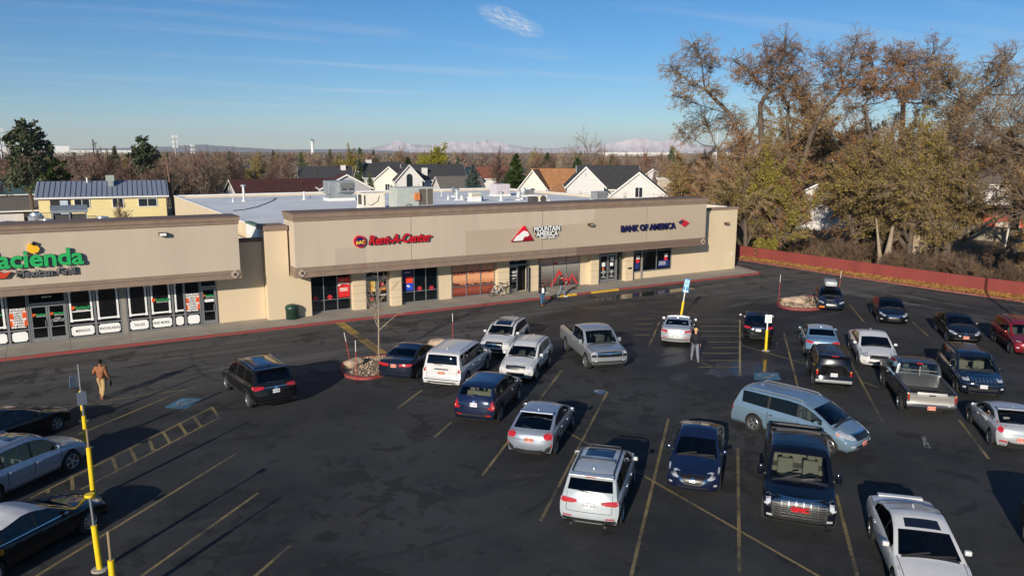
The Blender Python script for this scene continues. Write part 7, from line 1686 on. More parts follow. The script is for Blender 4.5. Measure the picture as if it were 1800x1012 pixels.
# mountains: snowy range far off, low blue hills at the left
def ridge(name, m, px0, px1, dist, pts, depth, seed):
    rr = random.Random(seed); n = 420; rows_ = 9; mb = MB(); vs = []
    for j in range(rows_):
        for i in range(n+1):
            px = px0+(px1-px0)*i/n; q = P3(px, 300, 1); ang = Vector((q.x, q.y)).normalized()
            y = np.interp(px, [p[0] for p in pts], [p[1] for p in pts]); top = 11+(267.0-(px-900)*-.0034-y)/CF*dist
            t = 1-abs(j-4)/4; 
            f = .72+.16*math.sin(i*.17+j*.9)*math.sin(i*.05+seed)+.12*math.sin(i*.61+j*2.1+seed) if 0 < j < 8 and j != 4 else 1+.03*math.sin(i*.9)*math.sin(i*.23)
            z = max(-30, top*(t**1.3)*(f if t < 1 else 1)+(rr.uniform(-.05, .05)*top if t > 0 else -20)); d = dist+(j-4)*depth/4
            vs.append((ang.x*d, ang.y*d, z))
    w_ = n+1; mb.add(vs, [(j*w_+i, j*w_+i+1, (j+1)*w_+i+1, (j+1)*w_+i) for j in range(rows_-1) for i in range(n)])
    o = mb.build(name, m, smooth=60); return tag(o, None, None, None, 'structure')
SNOW = mat('snowy_rock', srgb(226, 216, 218), .9, var=.1, scale=.006, vcol2=srgb(186, 172, 176), detail=9)
HIL = mat('far_hills', srgb(96, 98, 104), .95, var=.15, scale=.004)
ridge('mountains', SNOW, 560, 1330, 11200, [(560, 266), (640, 263), (680, 255), (700, 247), (715, 252), (745, 256), (780, 252), (800, 250), (830, 252), (860, 247), (885, 253), (920, 259), (960, 261), (1000, 259), (1030, 256), (1060, 254), (1085, 251), (1110, 245), (1125, 243), (1150, 250), (1180, 247), (1215, 255), (1330, 262)], 420, 3)
ridge('hills', HIL, -200, 720, 9800, [(-200, 262), (0, 264), (150, 262), (280, 259), (360, 255), (420, 259), (500, 263), (620, 262), (720, 266)], 900, 5)
ridge('hills', HIL, 1250, 2100, 9800, [(1250, 262), (1500, 256), (1700, 262), (2100, 258)], 900, 8)
# ------------------------------------------------------------------ trees
BARK = mat('bark', srgb(92, 80, 70), .95, var=.25, scale=2); BARKP = mat('bark_pale', srgb(150, 134, 114), .95, var=.2, scale=2); TWIG = mat('twigs_grey', srgb(148, 126, 104), .95, var=.2, scale=.5); TWR = mat('twigs_red', srgb(120, 92, 80), .95, var=.2, scale=.4); TWG = mat('twigs_pale', srgb(150, 132, 110), .95, var=.2, scale=.4)
LBR = leafmat('leaf_brown', srgb(132, 92, 56), srgb(172, 126, 78), .5); LOL = leafmat('leaf_olive', srgb(118, 104, 58), srgb(162, 142, 84), .45); LYG = leafmat('leaf_yellowgreen', srgb(136, 126, 54), srgb(178, 164, 80), .5)
LTN = leafmat('leaf_tan', srgb(150, 122, 78), srgb(184, 154, 100), .5); LRD = leafmat('leaf_rust', srgb(146, 100, 62), srgb(176, 130, 84), .5); LGN = leafmat('needle_green', srgb(34, 52, 26), srgb(74, 90, 42), .8, .1); LBL = leafmat('needle_blue', srgb(58, 72, 70), srgb(96, 110, 104), .8, .1); LDK = leafmat('needle_dark', srgb(58, 72, 54), srgb(108, 118, 88), .8, .1)
LWG = leafmat('willow_gold', srgb(124, 124, 34), srgb(172, 168, 60), .6)
def rotv(d, ang, rg):
    a = d.orthogonal().normalized(); b = d.cross(a); t = rg.random()*math.tau; ax = a*math.cos(t)+b*math.sin(t)
    return (d*math.cos(ang)+ax*math.sin(ang)).normalized()
class Tree:
    def __init__(s, seed, cfg): s.rg = random.Random(seed); s.c = cfg; s.wood = MB(); s.tw = MB(); s.lf = MB()
    def leaf(s, p, sz):
        rg = s.rg; a = Vector((rg.gauss(0, 1), rg.gauss(0, 1), rg.gauss(0, 1))).normalized(); b = a.orthogonal().normalized(); b = (b*math.cos(rg.random()*6)+a.cross(b)*math.sin(rg.random()*6)); s1 = sz*rg.uniform(.6, 1.3)
        s.lf.add([p-a*s1*.6, p+b*s1*.5, p+a*s1*.6, p-b*s1*.5], [(0, 1, 2, 3)])
    def grow(s, p, d, L, r, lev):
        c, rg = s.c, s.rg
        if lev >= c['levels']:
            # a spray of thin twigs
            for k in range(c['spray']):
                d2 = rotv(d, rg.uniform(.1, .8), rg); d2.z += c.get('tup', .15); d2.normalize(); q = p+d2*L*rg.uniform(.5, 1.2); w_ = d2.orthogonal().normalized()*c['tw']
                s.tw.add([p-w_, p+w_, q], [(0, 1, 2)])
                m = p.lerp(q, .55); d3 = rotv(d2, .6, rg); s.tw.add([m-w_*.6, m+w_*.6, m+d3*L*.45], [(0, 1, 2)])
                if c['leaf'] > 0 and s.dens(q) > rg.random():
                    for _ in range(c.get('nl', 2)): s.leaf(p.lerp(q, rg.random())+Vector((rg.uniform(-.1, .1), rg.uniform(-.1, .1), rg.uniform(-.15, .05))), c['leaf'])
            return
        n = 5 if lev < 2 else 3; pts = [p]; rad = [r]; cur = p; dd = d
        for i in range(n):
            j = c['jit'][min(lev, len(c['jit'])-1)]
            dd = (dd+Vector((rg.uniform(-j, j), rg.uniform(-j, j), rg.uniform(-j, j)))+Vector((0, 0, c['up'][min(lev, len(c['up'])-1)]))).normalized()
            cur = cur+dd*L/n; pts.append(cur); rad.append(max(.006, r*(1-(.55 if lev == 0 else .75)*(i+1)/n)))
        if lev == 0: s.wood.tube([pts[0]-Vector((0, 0, .25))]+pts, [r*1.35]+rad, 7, False)
        else: s.wood.tube(pts, rad, 5 if lev == 1 else (4 if lev == 2 else 3), False)
        k = c['n'][lev]; t0 = c['t0'][lev] if lev < len(c['t0']) else .15
        for i in range(k):
            t = t0+(1-t0)*((i+rg.random()*.8)/k); f = t*n; a = min(n-1, int(f)); q = pts[a].lerp(pts[a+1], f-a)
            base = (pts[a+1]-pts[a]).normalized()
            nd = rotv(base, rg.uniform(*c['ang'][min(lev, len(c['ang'])-1)]), rg)
            s.grow(q, nd, L*c['lr'][lev]*rg.uniform(.75, 1.2)*(1.1-.35*t), max(.008, rad[a]*.62), lev+1)
        s.grow(pts[-1], dd, L*c['lr'][lev]*.9, rad[-1], lev+1)
    def dens(s, p):
        f = s.c.get('lfn', .3); v = .5+.5*math.sin(p.x*.9+s.rg_off)*math.sin(p.y*.8+1.3)*math.cos(p.z*.7+s.rg_off)
        return s.c['ld']*(v**s.c.get('lpow', 1.5)+s.c.get('lmin', .05))*1.2
    rg_off = .7
def make_tree_meshes(seed, cfg, trunk=None):
    t = Tree(seed, cfg); t.rg_off = seed*.77
    for (p, d, L, r) in (trunk or [((0, 0, 0), (0, 0, 1), cfg['L'], cfg['r'])]): t.grow(Vector(p), Vector(d).normalized(), L, r, 0)
    return t.wood.mesh('trunk', cfg.get('bark', BARK), 60, False), t.tw.mesh('crown', cfg.get('twm', TWIG), None, False), (t.lf.mesh('foliage', cfg.get('lm', LBR), None, False) if t.lf.v else None)
def plant(meshes, label, loc, rz=0, sc=1, group=None, cat='tree', name='bare_tree', sz=None):
    r = thing(name, label, cat, loc, rz, group); r.scale = (sc, sc, sz or sc)
    link('trunk', meshes[0], r); link('crown', meshes[1], r)
    if meshes[2]: link('foliage', meshes[2], r)
    return r
def K(x, r, z=0): return at(x, r, z)
big = dict(levels=4, n=[5, 7, 8, 7], t0=[.45, .25, .15, .1], lr=[.95, .55, .5, .42], ang=[(.5, 1.0), (.5, 1.15), (.5, 1.2), (.5, 1.3)], jit=[.14, .24, .3, .3], up=[.02, .03, .0, .0], spray=6, tw=.012, leaf=.13, ld=.35, nl=2, L=9.0, r=.55, lm=LTN, tup=.12, lpow=3, lmin=.08)
GB = 'tall half-bare trees behind the red wall'
def clump_tree(seed, label, base, way, clumps, r_, m, wood_r=.5, tw=.012, leafs=.13, group=GB, name='cottonwood_tree', twm=TWIG, bark=BARK, nsub=70, dens=1.0, cat='tree', lsz=1.0):
    """a tree whose limbs run through way-points to several rounded twig masses; base/way/clumps are bearings and heights at range r_"""
    rg = random.Random(seed); root = thing(name, label, cat, (*at(base, r_).xy, 0), 0, group); O = at(base, r_)
    wood, twg, lf = MB(), MB(), MB()
    W_ = [Vector((0, 0, -.2))]+[P3(px, py, r_+dz)-O for px, py, dz in way]
    wood.tube(W_, [wood_r*(1.25-.7*i/(len(W_)-1)) for i in range(len(W_))], 8, False)
    for (px, py, rp, leafy) in clumps:
        rr_ = rp/CF*r_*1.04; dz = rg.uniform(-1, 1)*rr_*1.1; C_ = P3(px, py, r_+dz)-O
        # limb from the nearest lower way-point
        cand = [w_ for w_ in W_[1:] if w_.z < C_.z+.5] or [W_[-1]]; s0 = min(cand, key=lambda w_: (w_-C_).length+max(0, w_.z-C_.z+1)*.8)
        L_ = (C_-s0).length; mid = s0.lerp(C_, .5)+Vector((rg.uniform(-.12, .12)*L_, rg.uniform(-.12, .12)*L_, -.06*L_)); e1 = C_+(C_-mid).normalized()*rr_*.5
        pts = [s0]+[(s0*(1-t)**2+mid*2*t*(1-t)+C_*t*t)+Vector((rg.uniform(-.15, .15), rg.uniform(-.15, .15), rg.uniform(-.1, .1))) for t in (.2, .4, .6, .8, 1)]+[e1]
        r0 = max(.07, wood_r*.42*(rr_/3.2)); wood.tube(pts, [r0*(1-.8*i/6) for i in range(7)], 6, False)
        ns = int(nsub*(rr_/3)**1.6*dens)+14
        for k in range(ns):
            d = Vector((rg.gauss(0, 1), rg.gauss(0, 1), rg.gauss(0, 1))).normalized()
            e = C_+d*rr_*rg.uniform(.72, 1.12)*(1 if d.z > -.3 else .8); s_ = pts[rg.choice((3, 4, 5, 6))].lerp(pts[rg.choice((4, 5, 6))], rg.random())
            m1 = s_.lerp(e, .5)+Vector((rg.uniform(-.3, .3), rg.uniform(-.3, .3), rg.uniform(-.1, .4)))
            q = [s_, s_.lerp(m1, .6)+Vector((0, 0, .05)), m1.lerp(e, .3), m1.lerp(e, .7), e]; wood.tube(q, [.034, .027, .018, .012, .006], 3, False)
            for j in range(13):
                t = .25+.75*rg.random(); f = t*4; a = min(3, int(f)); p = q[a].lerp(q[a+1], f-a); bd = (q[a+1]-q[a]).normalized(); sd = rotv(bd, rg.uniform(.4, 1.1), rg); tl = rr_*.22*rg.uniform(.6, 1.4)
                x2 = p+sd*tl; w2 = sd.orthogonal().normalized()*tw; twg.add([p-w2*1.3, p+w2*1.3, x2], [(0, 1, 2)])
                for _ in range(4):
                    u = rg.random(); p2 = p.lerp(x2, u); d3 = rotv(sd, rg.uniform(.4, 1.1), rg); x3 = p2+d3*tl*.55; w3 = d3.orthogonal().normalized()*tw*.7; twg.add([p2-w3, p2+w3, x3], [(0, 1, 2)])
                    if rg.random() < leafy*.55+.03:
                        for _ in range(2):
                            c0 = p2.lerp(x3, rg.random())+Vector((rg.uniform(-.1, .1), rg.uniform(-.1, .1), rg.uniform(-.12, .05))); a3 = Vector((rg.gauss(0, 1), rg.gauss(0, 1), rg.gauss(0, 1))).normalized(); b3 = a3.orthogonal().normalized(); sz = leafs*lsz*rg.uniform(.6, 1.3)
                            lf.add([c0-a3*sz*.6, c0+b3*sz*.5, c0+a3*sz*.6, c0-b3*sz*.5], [(0, 1, 2, 3)])
    for i in range(1, len(W_)-1):                         # side shoots up the bole
        for k in range(14):
            p = W_[i].lerp(W_[i+1], rg.random()); d = Vector((rg.gauss(0, 1), rg.gauss(0, 1), rg.uniform(0, .8))).normalized(); L_ = rg.uniform(.8, 2.6); e = p+d*L_; wood.tube([p, p.lerp(e, .5)+Vector((0, 0, .15)), e], [.05, .03, .01], 3, False)
            for j in range(16):
                p2 = p.lerp(e, rg.uniform(.2, 1)); d3 = rotv(d, rg.uniform(.4, 1.2), rg); x3 = p2+d3*rg.uniform(.3, .8); w3 = d3.orthogonal().normalized()*tw; twg.add([p2-w3, p2+w3, x3], [(0, 1, 2)])
                if rg.random() < .35:
                    a3 = Vector((rg.gauss(0, 1), rg.gauss(0, 1), rg.gauss(0, 1))).normalized(); b3 = a3.orthogonal().normalized(); sz = leafs*lsz; lf.add([x3-a3*sz*.6, x3+b3*sz*.5, x3+a3*sz*.6, x3-b3*sz*.5], [(0, 1, 2, 3)])
    wood.build('trunk', bark, root, 60, False); twg.build('crown', twm, root, None, False)
    if lf.v: lf.build('foliage', m, root, None, False)
    return root
clump_tree(201, 'tall bare tree leaning far to the left at the left end of the tall row', 1318, [(1316, 330, 0), (1307, 255, 0), (1283, 200, 0), (1240, 158, 0)], [(1227, 92, 36, .1), (1190, 127, 32, .12), (1194, 172, 25, .15), (1250, 112, 25, .08), (1254, 163, 23, .2), (1220, 150, 26, .1)], 90, LTN, .30)
clump_tree(202, 'low pale bare tree under the leaning one at the left of the tall row', 1262, [(1262, 320, 0), (1262, 262, 0)], [(1241, 218, 38, .12), (1203, 236, 24, .12), (1296, 213, 30, .3)], 94, LTN, .2)
clump_tree(203, 'tallest half-bare tree, second from the left in the tall row', 1340, [(1342, 350, 0), (1338, 240, 0), (1336, 185, 0), (1352, 160, 0)], [(1378, 84, 33, .12), (1345, 90, 27, .15), (1324, 134, 34, .55), (1392, 138, 40, .6), (1356, 118, 32, .3), (1297, 112, 25, .1), (1400, 98, 22, .08)], 92, LBR, .34)
clump_tree(204, 'second trunk of the tallest group, dark against the sky', 1384, [(1385, 340, 1), (1384, 230, 1), (1386, 180, 1)], [(1372, 165, 26, .4), (1410, 168, 24, .35), (1420, 192, 20, .15)], 94, LBR, .26)
clump_tree(205, 'tall half-bare tree with a fork against the sky in the middle of the row', 1392, [(1396, 340, 0), (1426, 238, 0), (1446, 195, 0), (1480, 160, 0)], [(1450, 106, 26, .2), (1501, 80, 30, .05), (1478, 115, 30, .12), (1454, 152, 28, .35), (1519, 120, 32, .45), (1500, 152, 27, .5), (1530, 92, 22, .1)], 95, LRD, .32)
clump_tree(206, 'arching tree with rusty leaves between the forked one and the broad one', 1545, [(1542, 330, 0), (1530, 240, 0), (1520, 185, 0)], [(1560, 148, 27, .7), (1532, 160, 22, .7), (1500, 190, 28, .1), (1588, 165, 20, .4)], 88, LRD, .27)
clump_tree(207, 'broad tall tree with rusty leaves right of the middle', 1588, [(1588, 340, 0), (1585, 235, 0), (1588, 180, 0), (1610, 160, 0)], [(1585, 112, 33, .5), (1636, 104, 35, .2), (1607, 143, 31, .6), (1572, 102, 24, .3), (1626, 182, 25, .3), (1660, 122, 24, .12)], 93, LRD, .34)
clump_tree(208, 'tall brown-leaved tree right of the broad rusty one', 1678, [(1676, 340, 0), (1676, 230, 0), (1690, 190, 0), (1725, 165, 0)], [(1664, 142, 34, .35), (1688, 174, 44, .45), (1737, 124, 31, .06), (1771, 112, 31, .05), (1669, 212, 35, .4), (1753, 152, 28, .1), (1794, 168, 33, .15)], 88, LTN, .36)
clump_tree(209, 'grey bare spreading tree near the right edge, lowest limbs over the block wall', 1790, [(1792, 350, 0), (1785, 270, 0), (1765, 240, 0)], [(1735, 214, 42, .12), (1780, 240, 40, .12), (1755, 284, 32, .15), (1815, 205, 38, .1), (1712, 262, 26, .15)], 84, LBR, .34)
plant(make_tree_meshes(51, dict(big, ld=.3)), 'tall tree cut by the right edge', K(1880, 80), 2.6, .9, GB, name='cottonwood_tree')
# brush: medium leafy trees below them
med = dict(levels=3, n=[8, 9, 9], t0=[.12, .15, .1], lr=[.75, .55, .45], ang=[(.35, .95), (.4, 1.0), (.4, 1.1)], jit=[.14, .2, .25], up=[.03, .0, -.03], spray=8, tw=.013, leaf=.115, ld=.6, nl=3, L=5.2, r=.24, tup=-.05, lpow=.8, lmin=.15)
medm = [make_tree_meshes(61, dict(med, lm=LOL, ld=.7)), make_tree_meshes(62, dict(med, lm=LTN, ld=.55)), make_tree_meshes(63, dict(med, lm=LBR, ld=.5)), make_tree_meshes(64, dict(med, lm=LYG, ld=.95)), make_tree_meshes(65, dict(med, lm=LTN, ld=.12, twm=TWIG))]
lk = ['olive-leaved', 'tan-leaved', 'brown-leaved', 'yellow-green', 'nearly bare']
rg = random.Random(5)
brush = [(1205, 103, 1.15, 1), (1240, 108, 1.2, 0), (1262, 98, 1.1, 2), (1288, 92, 1.15, 1), (1318, 84, 1.0, 0), (1345, 88, 1.25, 2), (1372, 84, 1.1, 3), (1366, 94, 1.2, 1), (1440, 132, 2.1, 0), (1415, 128, 1.9, 1), (1468, 130, 1.9, 2), (1516, 96, 1.2, 1), (1508, 86, 1.15, 0), (1530, 92, 1.3, 4),
    (1560, 84, 1.2, 0), (1588, 90, 1.35, 2), (1612, 83, 1.25, 0), (1640, 88, 1.3, 3), (1660, 84, 1.05, 0), (1690, 150, 1.6, 4), (1745, 158, 1.5, 4), (1800, 150, 1.5, 4), (1860, 80, 1.2, 1), (1300, 104, 1.25, 1), (1180, 118, 1.0, 3), (1660, 100, 1.5, 4), (1545, 101, 1.4, 2), (1850, 100, 1.3, 2)]
sides = {}
for px, r_, sc, k in brush:
    plant(medm[k], '%s brush tree in the thicket behind the red wall' % lk[k], K(px, r_), rg.random()*6, sc*(1.16 if 1275 < px < 1720 and r_ < 130 else 1.0), 'brush trees behind the red wall: '+lk[k], name='brush_tree')
# bare shrubs right behind the wall
shr = dict(levels=2, n=[7, 7], t0=[.05, .1], lr=[.7, .55], ang=[(.3, .9), (.4, 1.1)], jit=[.2, .3], up=[.02, .0], spray=7, tw=.010, leaf=.08, ld=.25, nl=1, L=1.1, r=.04, lm=LBR, twm=mat('twigs_dark', srgb(104, 84, 68), .95, var=.2, scale=.4), tup=.05)
shm = [make_tree_meshes(s_, shr, trunk=[((rg.uniform(-.4, .4), rg.uniform(-.4, .4), 0), (rg.uniform(-.5, .5), rg.uniform(-.5, .5), 1), 1.2, .03) for _ in range(6)]) for s_ in (71, 72, 73)]
for i in range(46):
    y = 20+i*1.25 if i < 34 else 30+(i-34)*2.2; x = np.interp(y, [12, 26, 34, 42, 55, 118], [65.5, 63, 62.1, 61.75, 61.45, 61.6])+rg.uniform(1.0, 3.2)+(5 if i >= 34 else 0)+rg.choice((0, 0, 3, 6, 10))
    if y > 52 and x < 70: continue
    plant(shm[i % 3], 'tangled leafless shrub growing behind the red wall', (x, y, 0), rg.random()*6, rg.uniform(.7, 1.25), 'leafless shrubs behind the red wall', 'shrub', 'shrub')
yb = make_tree_meshes(77, dict(shr, lm=LYG, ld=2.5, leaf=.12, nl=4), trunk=[((rg.uniform(-.4, .4), rg.uniform(-.4, .4), 0), (rg.uniform(-.6, .6), rg.uniform(-.6, .6), 1), 1.1, .03) for _ in range(7)])
plant(yb, 'yellow-green bush leaning over the red wall by the timber fence', (62.6, 53.2, .2), 0, 1.15, None, 'bush', 'bush')
# stumps / pale trunks behind the wall
for px, r_, h, rr_, ln, lab in ((1618, 84, 4.2, .75, .35, 'thick pale forked trunk behind the red wall'), (1573, 80, 2.6, .38, .1, 'short pale broken trunk beside two thin ones'), (1560, 81, 3.0, .2, -.2, 'thin pale trunk left of the broken one')):
    r = thing('tree_trunk', lab, 'tree trunk', K(px, r_), face(px)); MB().tube([(0, 0, -.2), (0, 0, h*.4), (ln*h*.5, 0, h), (ln*h, 0, h*1.6)], [rr_*1.3, rr_, rr_*.6, rr_*.35], 9).build('trunk', BARKP, r, smooth=60)
    if rr_ > .5: MB().tube([(0, 0, h*.35), (-.6, 0, h*.8), (-1.0, .2, h*1.7)], [rr_*.7, rr_*.4, rr_*.2], 8).build('limb', BARKP, r, smooth=60)
r = thing('fallen_limb', 'long pale limb rising to the right before the block wall', 'branch', K(1700, 104), face(1700)); MB().tube([(0, 0, .6), (2.0, 0, 2.6), (4.6, 0, 4.4), (7.2, 0, 6.4), (8.6, 0, 9.0)], [.25, .24, .22, .2, .12], 8).build('limb', BARK, r, smooth=60)
# ------------------------------------------------------------------ suburb trees
GB2 = []
sub = dict(levels=3, n=[6, 7, 7], t0=[.25, .2, .1], lr=[.8, .55, .5], ang=[(.35, .8), (.4, .9), (.4, 1.1)], jit=[.1, .2, .25], up=[.04, .06, .05], spray=5, tw=.022, leaf=.0, ld=0, L=4.6, r=.22, tup=.15)
subm = [make_tree_meshes(81, dict(sub, twm=TWR)), make_tree_meshes(82, dict(sub, twm=TWIG)), make_tree_meshes(83, dict(sub, twm=TWR, lm=LRD, leaf=.25, ld=.5, nl=1)), make_tree_meshes(84, dict(sub, twm=TWG)), make_tree_meshes(85, dict(sub, twm=TWR, n=[7, 8, 7]))]
sk = ['reddish bare', 'grey bare', 'rust-leaved', 'pale bare', 'dense reddish bare']
rg = random.Random(19); cnt = 0
def blocked(px, r_):
    q = K(px, r_)
    if -45 < q.x < 58 and q.y < 101: return True
    if px > 1190 and r_ < 125: return True
    for a, b, rr_ in ((60, 305, 131), (405, 660, 160), (655, 880, 186), (915, 1030, 146), (1000, 1185, 126)):
        if a < px < b and r_ < rr_: return True
    return False
tries = 0
while cnt < 260 and tries < 4000:
    tries += 1; px = rg.uniform(-60, 1860); r_ = 108+ (rg.random()**1.2)*380
    if blocked(px, r_): continue
    k = rg.choice((0, 0, 1, 1, 2, 3, 4, 4)); sc = rg.uniform(.85, 1.3)
    plant(subm[k], '%s suburban tree among the houses behind the shops' % sk[k], K(px, r_), rg.random()*6, sc, sk[k]+' suburban trees', name='bare_tree'); cnt += 1
for i in range(46):
    px = rg.uniform(62, 430) if i < 36 else rg.uniform(1040, 1300); r_ = rg.uniform(134, 215); k = rg.choice((0, 4, 1, 4, 0, 3))
    if blocked(px, r_): continue
    plant(subm[k], '%s suburban tree among the houses behind the shops' % sk[k], K(px, r_), rg.random()*6, rg.uniform(.8, 1.15), sk[k]+' suburban trees', name='bare_tree')
plant(make_tree_meshes(90, dict(sub, twm=TWG, up=[.04, .03, .03], L=6.5, n=[8, 7, 7], t0=[.12, .2, .1])), 'tall pale bare tree standing out on the skyline right of centre', K(1034, 215), 0, 1.35, None, name='bare_tree')
plant(subm[2], 'orange-brown tree behind the yellow house', K(192, 150), 0, .8, None, name='bare_tree')
# small trees close to the shops
for i in range(34):                                            # greens and golds mixed into the belt
    px = rg.uniform(60, 1200); r_ = rg.uniform(190, 430); k = rg.choice((0, 1, 2, 3))
    if blocked(px, r_): continue
    if k < 2: GB2.append((px, r_, k))
    else: plant(medm[(3, 0)[k-2]], ('yellow-green' if k == 2 else 'olive')+' leafy tree far off in the suburban belt', K(px, r_), rg.random()*6, rg.uniform(.9, 1.3), 'leafy suburban trees: '+str(('yellow-green', 'olive')[k-2]), name='leafy_tree')
ym = make_tree_meshes(93, dict(levels=2, n=[13, 7], t0=[.36, .2], lr=[.48, .5], ang=[(.4, .95), (.4, .9)], jit=[.03, .15], up=[.03, .05], spray=3, tw=.008, leaf=0, ld=0, L=3.7, r=.05, bark=BARKP, twm=TWG, tup=.1))
plant(ym, 'young slender bare tree on the left gravel island before the rental store', G(666, 626, .1), .4, 1.0, None, name='young_tree')
plant(subm[4], 'small bare tree in front of the yellow house', K(205, 104), 1, .55, None, name='bare_tree')
for i, (px, r_) in enumerate(((642, 124), (690, 118), (735, 126), (778, 116), (806, 120), (868, 118), (893, 112), (1012, 106), (1088, 100), (560, 118))):
    plant(subm[(1, 0, 3)[i % 3]], 'bare garden tree standing between the flat roof and the houses', K(px, r_), i*1.3, .5+.05*(i % 3), 'bare garden trees behind the flat roof', name='bare_tree')
plant(subm[1], 'white-blossomed looking bare tree before the large white house', K(1035, 104), 1, .62, None, name='bare_tree')
# conifers
def conifer(seed, H, W_, m, open_=0., n=34, low=.06):
    rg = random.Random(seed); wood = MB(); lf = MB(); wood.tube([(0, 0, -.2), (0, 0, H*.5), (0, 0, H)], [H*.022, H*.014, .02], 7, False)
    z = H*low; 
    while z < H*.985:
        t = z/H; rad = W_*((1-t)**.85)*(1 if not open_ else rg.uniform(.55, 1.1)); k = max(4, int(n*(1-t)*.35)+4)
        for i in range(k):
            a = rg.random()*math.tau; L_ = rad*rg.uniform(.75, 1.1); d = Vector((math.cos(a), math.sin(a), rg.uniform(-.25, .2)+(.35 if t > .7 else 0)+open_*.3)).normalized(); p = Vector((0, 0, z+rg.uniform(-.1, .1)))
            e = p+d*L_; 
            if L_ > .5: wood.tube([p, p.lerp(e, .6), e], [.03+.01*L_, .02, .008], 3, False)
            ns = int(5+L_*7)
            for j in range(ns):
                u = (.12 if not open_ else .45)+(.88 if not open_ else .55)*(j+rg.random())/ns; q = p.lerp(e, u); s_ = .16+.12*L_*(1-u*.5)*.5+rg.random()*.1
                for _ in range(3):
                    v = Vector((rg.gauss(0, 1), rg.gauss(0, 1), rg.gauss(0, .55))).normalized(); v = (v+d*.7).normalized(); w2 = v.orthogonal().normalized()*.055*(1+open_); o_ = q+Vector((rg.uniform(-.12, .12), rg.uniform(-.12, .12), rg.uniform(-.1, .1)))*(1+L_*.3)
                    lf.add([o_-w2*1.2, o_+w2*1.2, o_+v*s_*1.6+w2*.3, o_+v*s_*1.6-w2*.3], [(0, 1, 2, 3)])
        z += H*.022+.10*rg.random()
    return wood.mesh('trunk', BARK, 60, False), lf.mesh('crown', m, None, False), None
cf = [conifer(1, 10, 3.9, LGN), conifer(2, 7, 2.4, LBL), conifer(3, 11, 2.6, LDK)]
for px, r_, k in GB2: plant(cf[(0, 2)[k]], ('green' if k == 0 else 'dark grey-green')+' conifer far off in the suburban belt', K(px, r_), rg.random()*6, rg.uniform(.8, 1.15), 'distant conifers: '+('green', 'dark')[k], name='pine_tree')
plant(cf[0], 'tall dark green pine left of the tan roofed house', K(906, 146), 0, 1.08, None, name='pine_tree')
plant(cf[1], 'round blue-grey spruce behind the roof left of the tall pine', K(831, 141), 0, 1.22, None, name='spruce_tree')
plant(cf[2], 'narrow grey-green spruce behind the gable house left of the white houses', K(632, 168), 0, .88, None, name='spruce_tree')
plant(cf[2], 'dark bushy conifer in front of the narrow spruce', K(650, 155), 1, .62, None, name='spruce_tree')
plant(cf[0], 'dark green conifer behind the white houses left of the golden willow', K(660, 215), 2, 1.2, None, name='pine_tree', sz=.95)
plant(cf[0], 'dark pine left of the golden willow on the skyline', K(718, 235), 3, .95, None, name='pine_tree')
plant(cf[0], 'far dark pine behind the tall pine', K(962, 300), 1, 1.1, None, name='pine_tree'); plant(cf[2], 'dark evergreen beside the tan brush at the right end of the roof', K(1180, 190), 1, 1.15, None, name='pine_tree')
plant(cf[2], 'dark evergreen in the trees left of the control tower', K(530, 230), 1, 1.0, None, name='spruce_tree')
clump_tree(301, 'big open-crowned pine at the far left, tallest tree of the left skyline', 52, [(53, 340, 0), (51, 270, 0), (48, 232, 0)], [(46, 230, 17, .5), (30, 242, 12, .45), (66, 244, 14, .5), (26, 262, 11, .4), (80, 266, 13, .45), (52, 260, 15, .4), (28, 288, 15, .3), (66, 292, 17, .3), (46, 314, 20, .3), (20, 318, 15, .25), (13, 246, 6, .5)], 124, LDK, .22, tw=.016, leafs=.30, group=None, name='pine_tree', nsub=40)
clump_tree(302, 'dense dark conifer at the right foot of the big open pine', 90, [(90, 350, 0), (90, 300, 0)], [(92, 292, 16, .9), (84, 312, 22, .9), (100, 322, 20, .9), (90, 340, 22, .9)], 132, LGN, .25, tw=.016, leafs=.30, group=None, name='pine_tree', nsub=40)
clump_tree(303, 'round-headed pine behind the right end of the yellow house', 248, [(250, 330, 0), (248, 285, 0)], [(252, 262, 16, .9), (240, 274, 14, .8), (264, 276, 14, .8), (250, 288, 17, .5)], 155, LDK, .28, tw=.018, leafs=.32, group=None, name='pine_tree', nsub=40)
wl_ = dict(levels=3, n=[10, 9, 8], t0=[.2, .15, .1], lr=[.8, .6, .5], ang=[(.5, 1.2), (.4, 1.1), (.4, 1.1)], jit=[.1, .2, .25], up=[.05, -.02, -.12], spray=6, tw=.02, leaf=.26, ld=2, nl=2, L=4.6, r=.35, lm=LWG, lpow=.3, lmin=.5, tup=-.3)
plant(make_tree_meshes(103, wl_), 'golden-green willow dome on the skyline left of centre', K(757, 212), 0, 1.42, None, name='willow_tree')
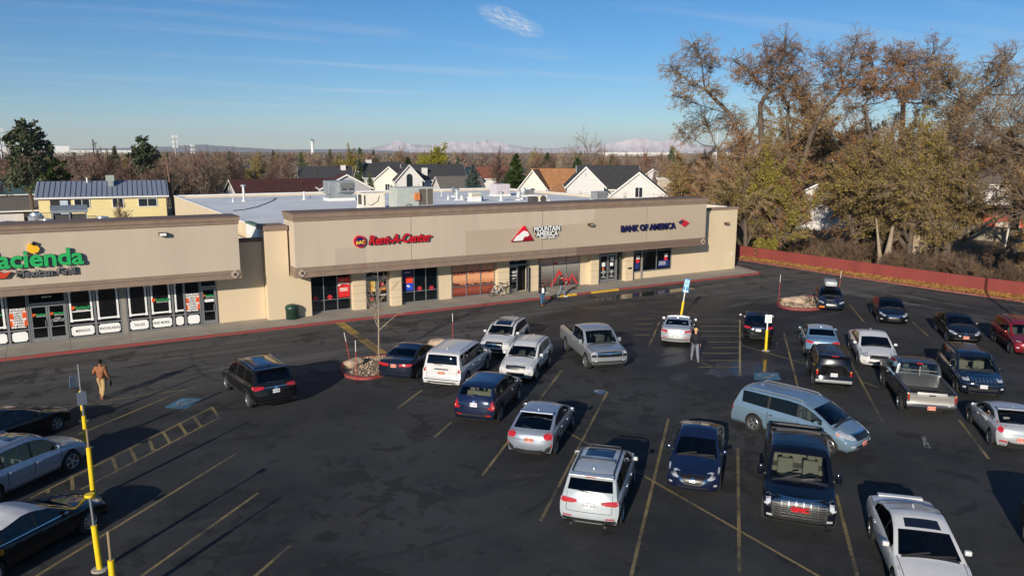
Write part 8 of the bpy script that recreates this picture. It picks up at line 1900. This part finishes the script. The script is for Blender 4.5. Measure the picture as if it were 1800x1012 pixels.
# far wood that reads as one mass
fw_ = MB(); fl = random.Random(8)
for i in range(8000):
    px = fl.uniform(-120, 1920); r_ = 330+fl.random()**1.5*2600; c = K(px, r_); h = fl.uniform(5, 11); c.z = h*.55; sf = .07+.00004*r_
    for k in range(22):
        v = Vector((fl.gauss(0, 1), fl.gauss(0, 1), fl.gauss(0, 1))).normalized(); q = c+Vector((v.x*h*.5, v.y*h*.5, v.z*h*.45))*fl.random()**.5; a = Vector((fl.gauss(0, 1), fl.gauss(0, 1), fl.gauss(0, 1))).normalized(); b = a.orthogonal().normalized(); s_ = h*sf*.75
        fw_.add([q-a*s_, q+b*s_*.8, q+a*s_], [(0, 1, 2)])
FARW = leafmat('far_wood', srgb(98, 82, 72), srgb(160, 138, 112), .012, .1)
tag(fw_.build('distant_wood', FARW, fixn=False), 'far suburban trees merging into one brown mass along the horizon', None, None, 'stuff')
# dry undergrowth behind the wall
ug = MB(); fl = random.Random(12)
for i in range(26000):
    y = fl.uniform(10, 78); x = np.interp(y, [12, 26, 34, 42, 55, 118], [65.5, 63, 62.1, 61.75, 61.45, 61.6])+.4+fl.random()**1.2*38; h = fl.uniform(.25, .9); d = Vector((fl.uniform(-.5, .5), fl.uniform(-.5, .5), 1)).normalized()*h; w2 = Vector((fl.uniform(-1, 1), fl.uniform(-1, 1), 0)).normalized()*.02
    p = Vector((x, y, 0)); ug.add([p-w2, p+w2, p+d], [(0, 1, 2)])
tag(ug.build('undergrowth', leafmat('dry_grass', srgb(112, 84, 66), srgb(150, 126, 90), .3, .2), fixn=False), 'dry brown undergrowth behind the red wall', None, None, 'stuff')
# ------------------------------------------------------------------ air
hz = MB().box(-13500, 13500, -400, 13500, -1.2, 290).build('haze', None, fixn=False); tag(hz, 'thin winter haze over the valley', None, None, 'stuff')
hm = bpy.data.materials.new('haze_air'); hm.use_nodes = True; t = hm.node_tree; t.nodes.clear(); pv = t.nodes.new('ShaderNodeVolumePrincipled'); oo = t.nodes.new('ShaderNodeOutputMaterial')
pv.inputs['Color'].default_value = (.88, .93, .98, 1); pv.inputs['Density'].default_value = 6.5e-5; pv.inputs['Anisotropy'].default_value = 0; t.links.new(pv.outputs[0], oo.inputs['Volume'])
hz.data.materials.clear(); hz.data.materials.append(hm)
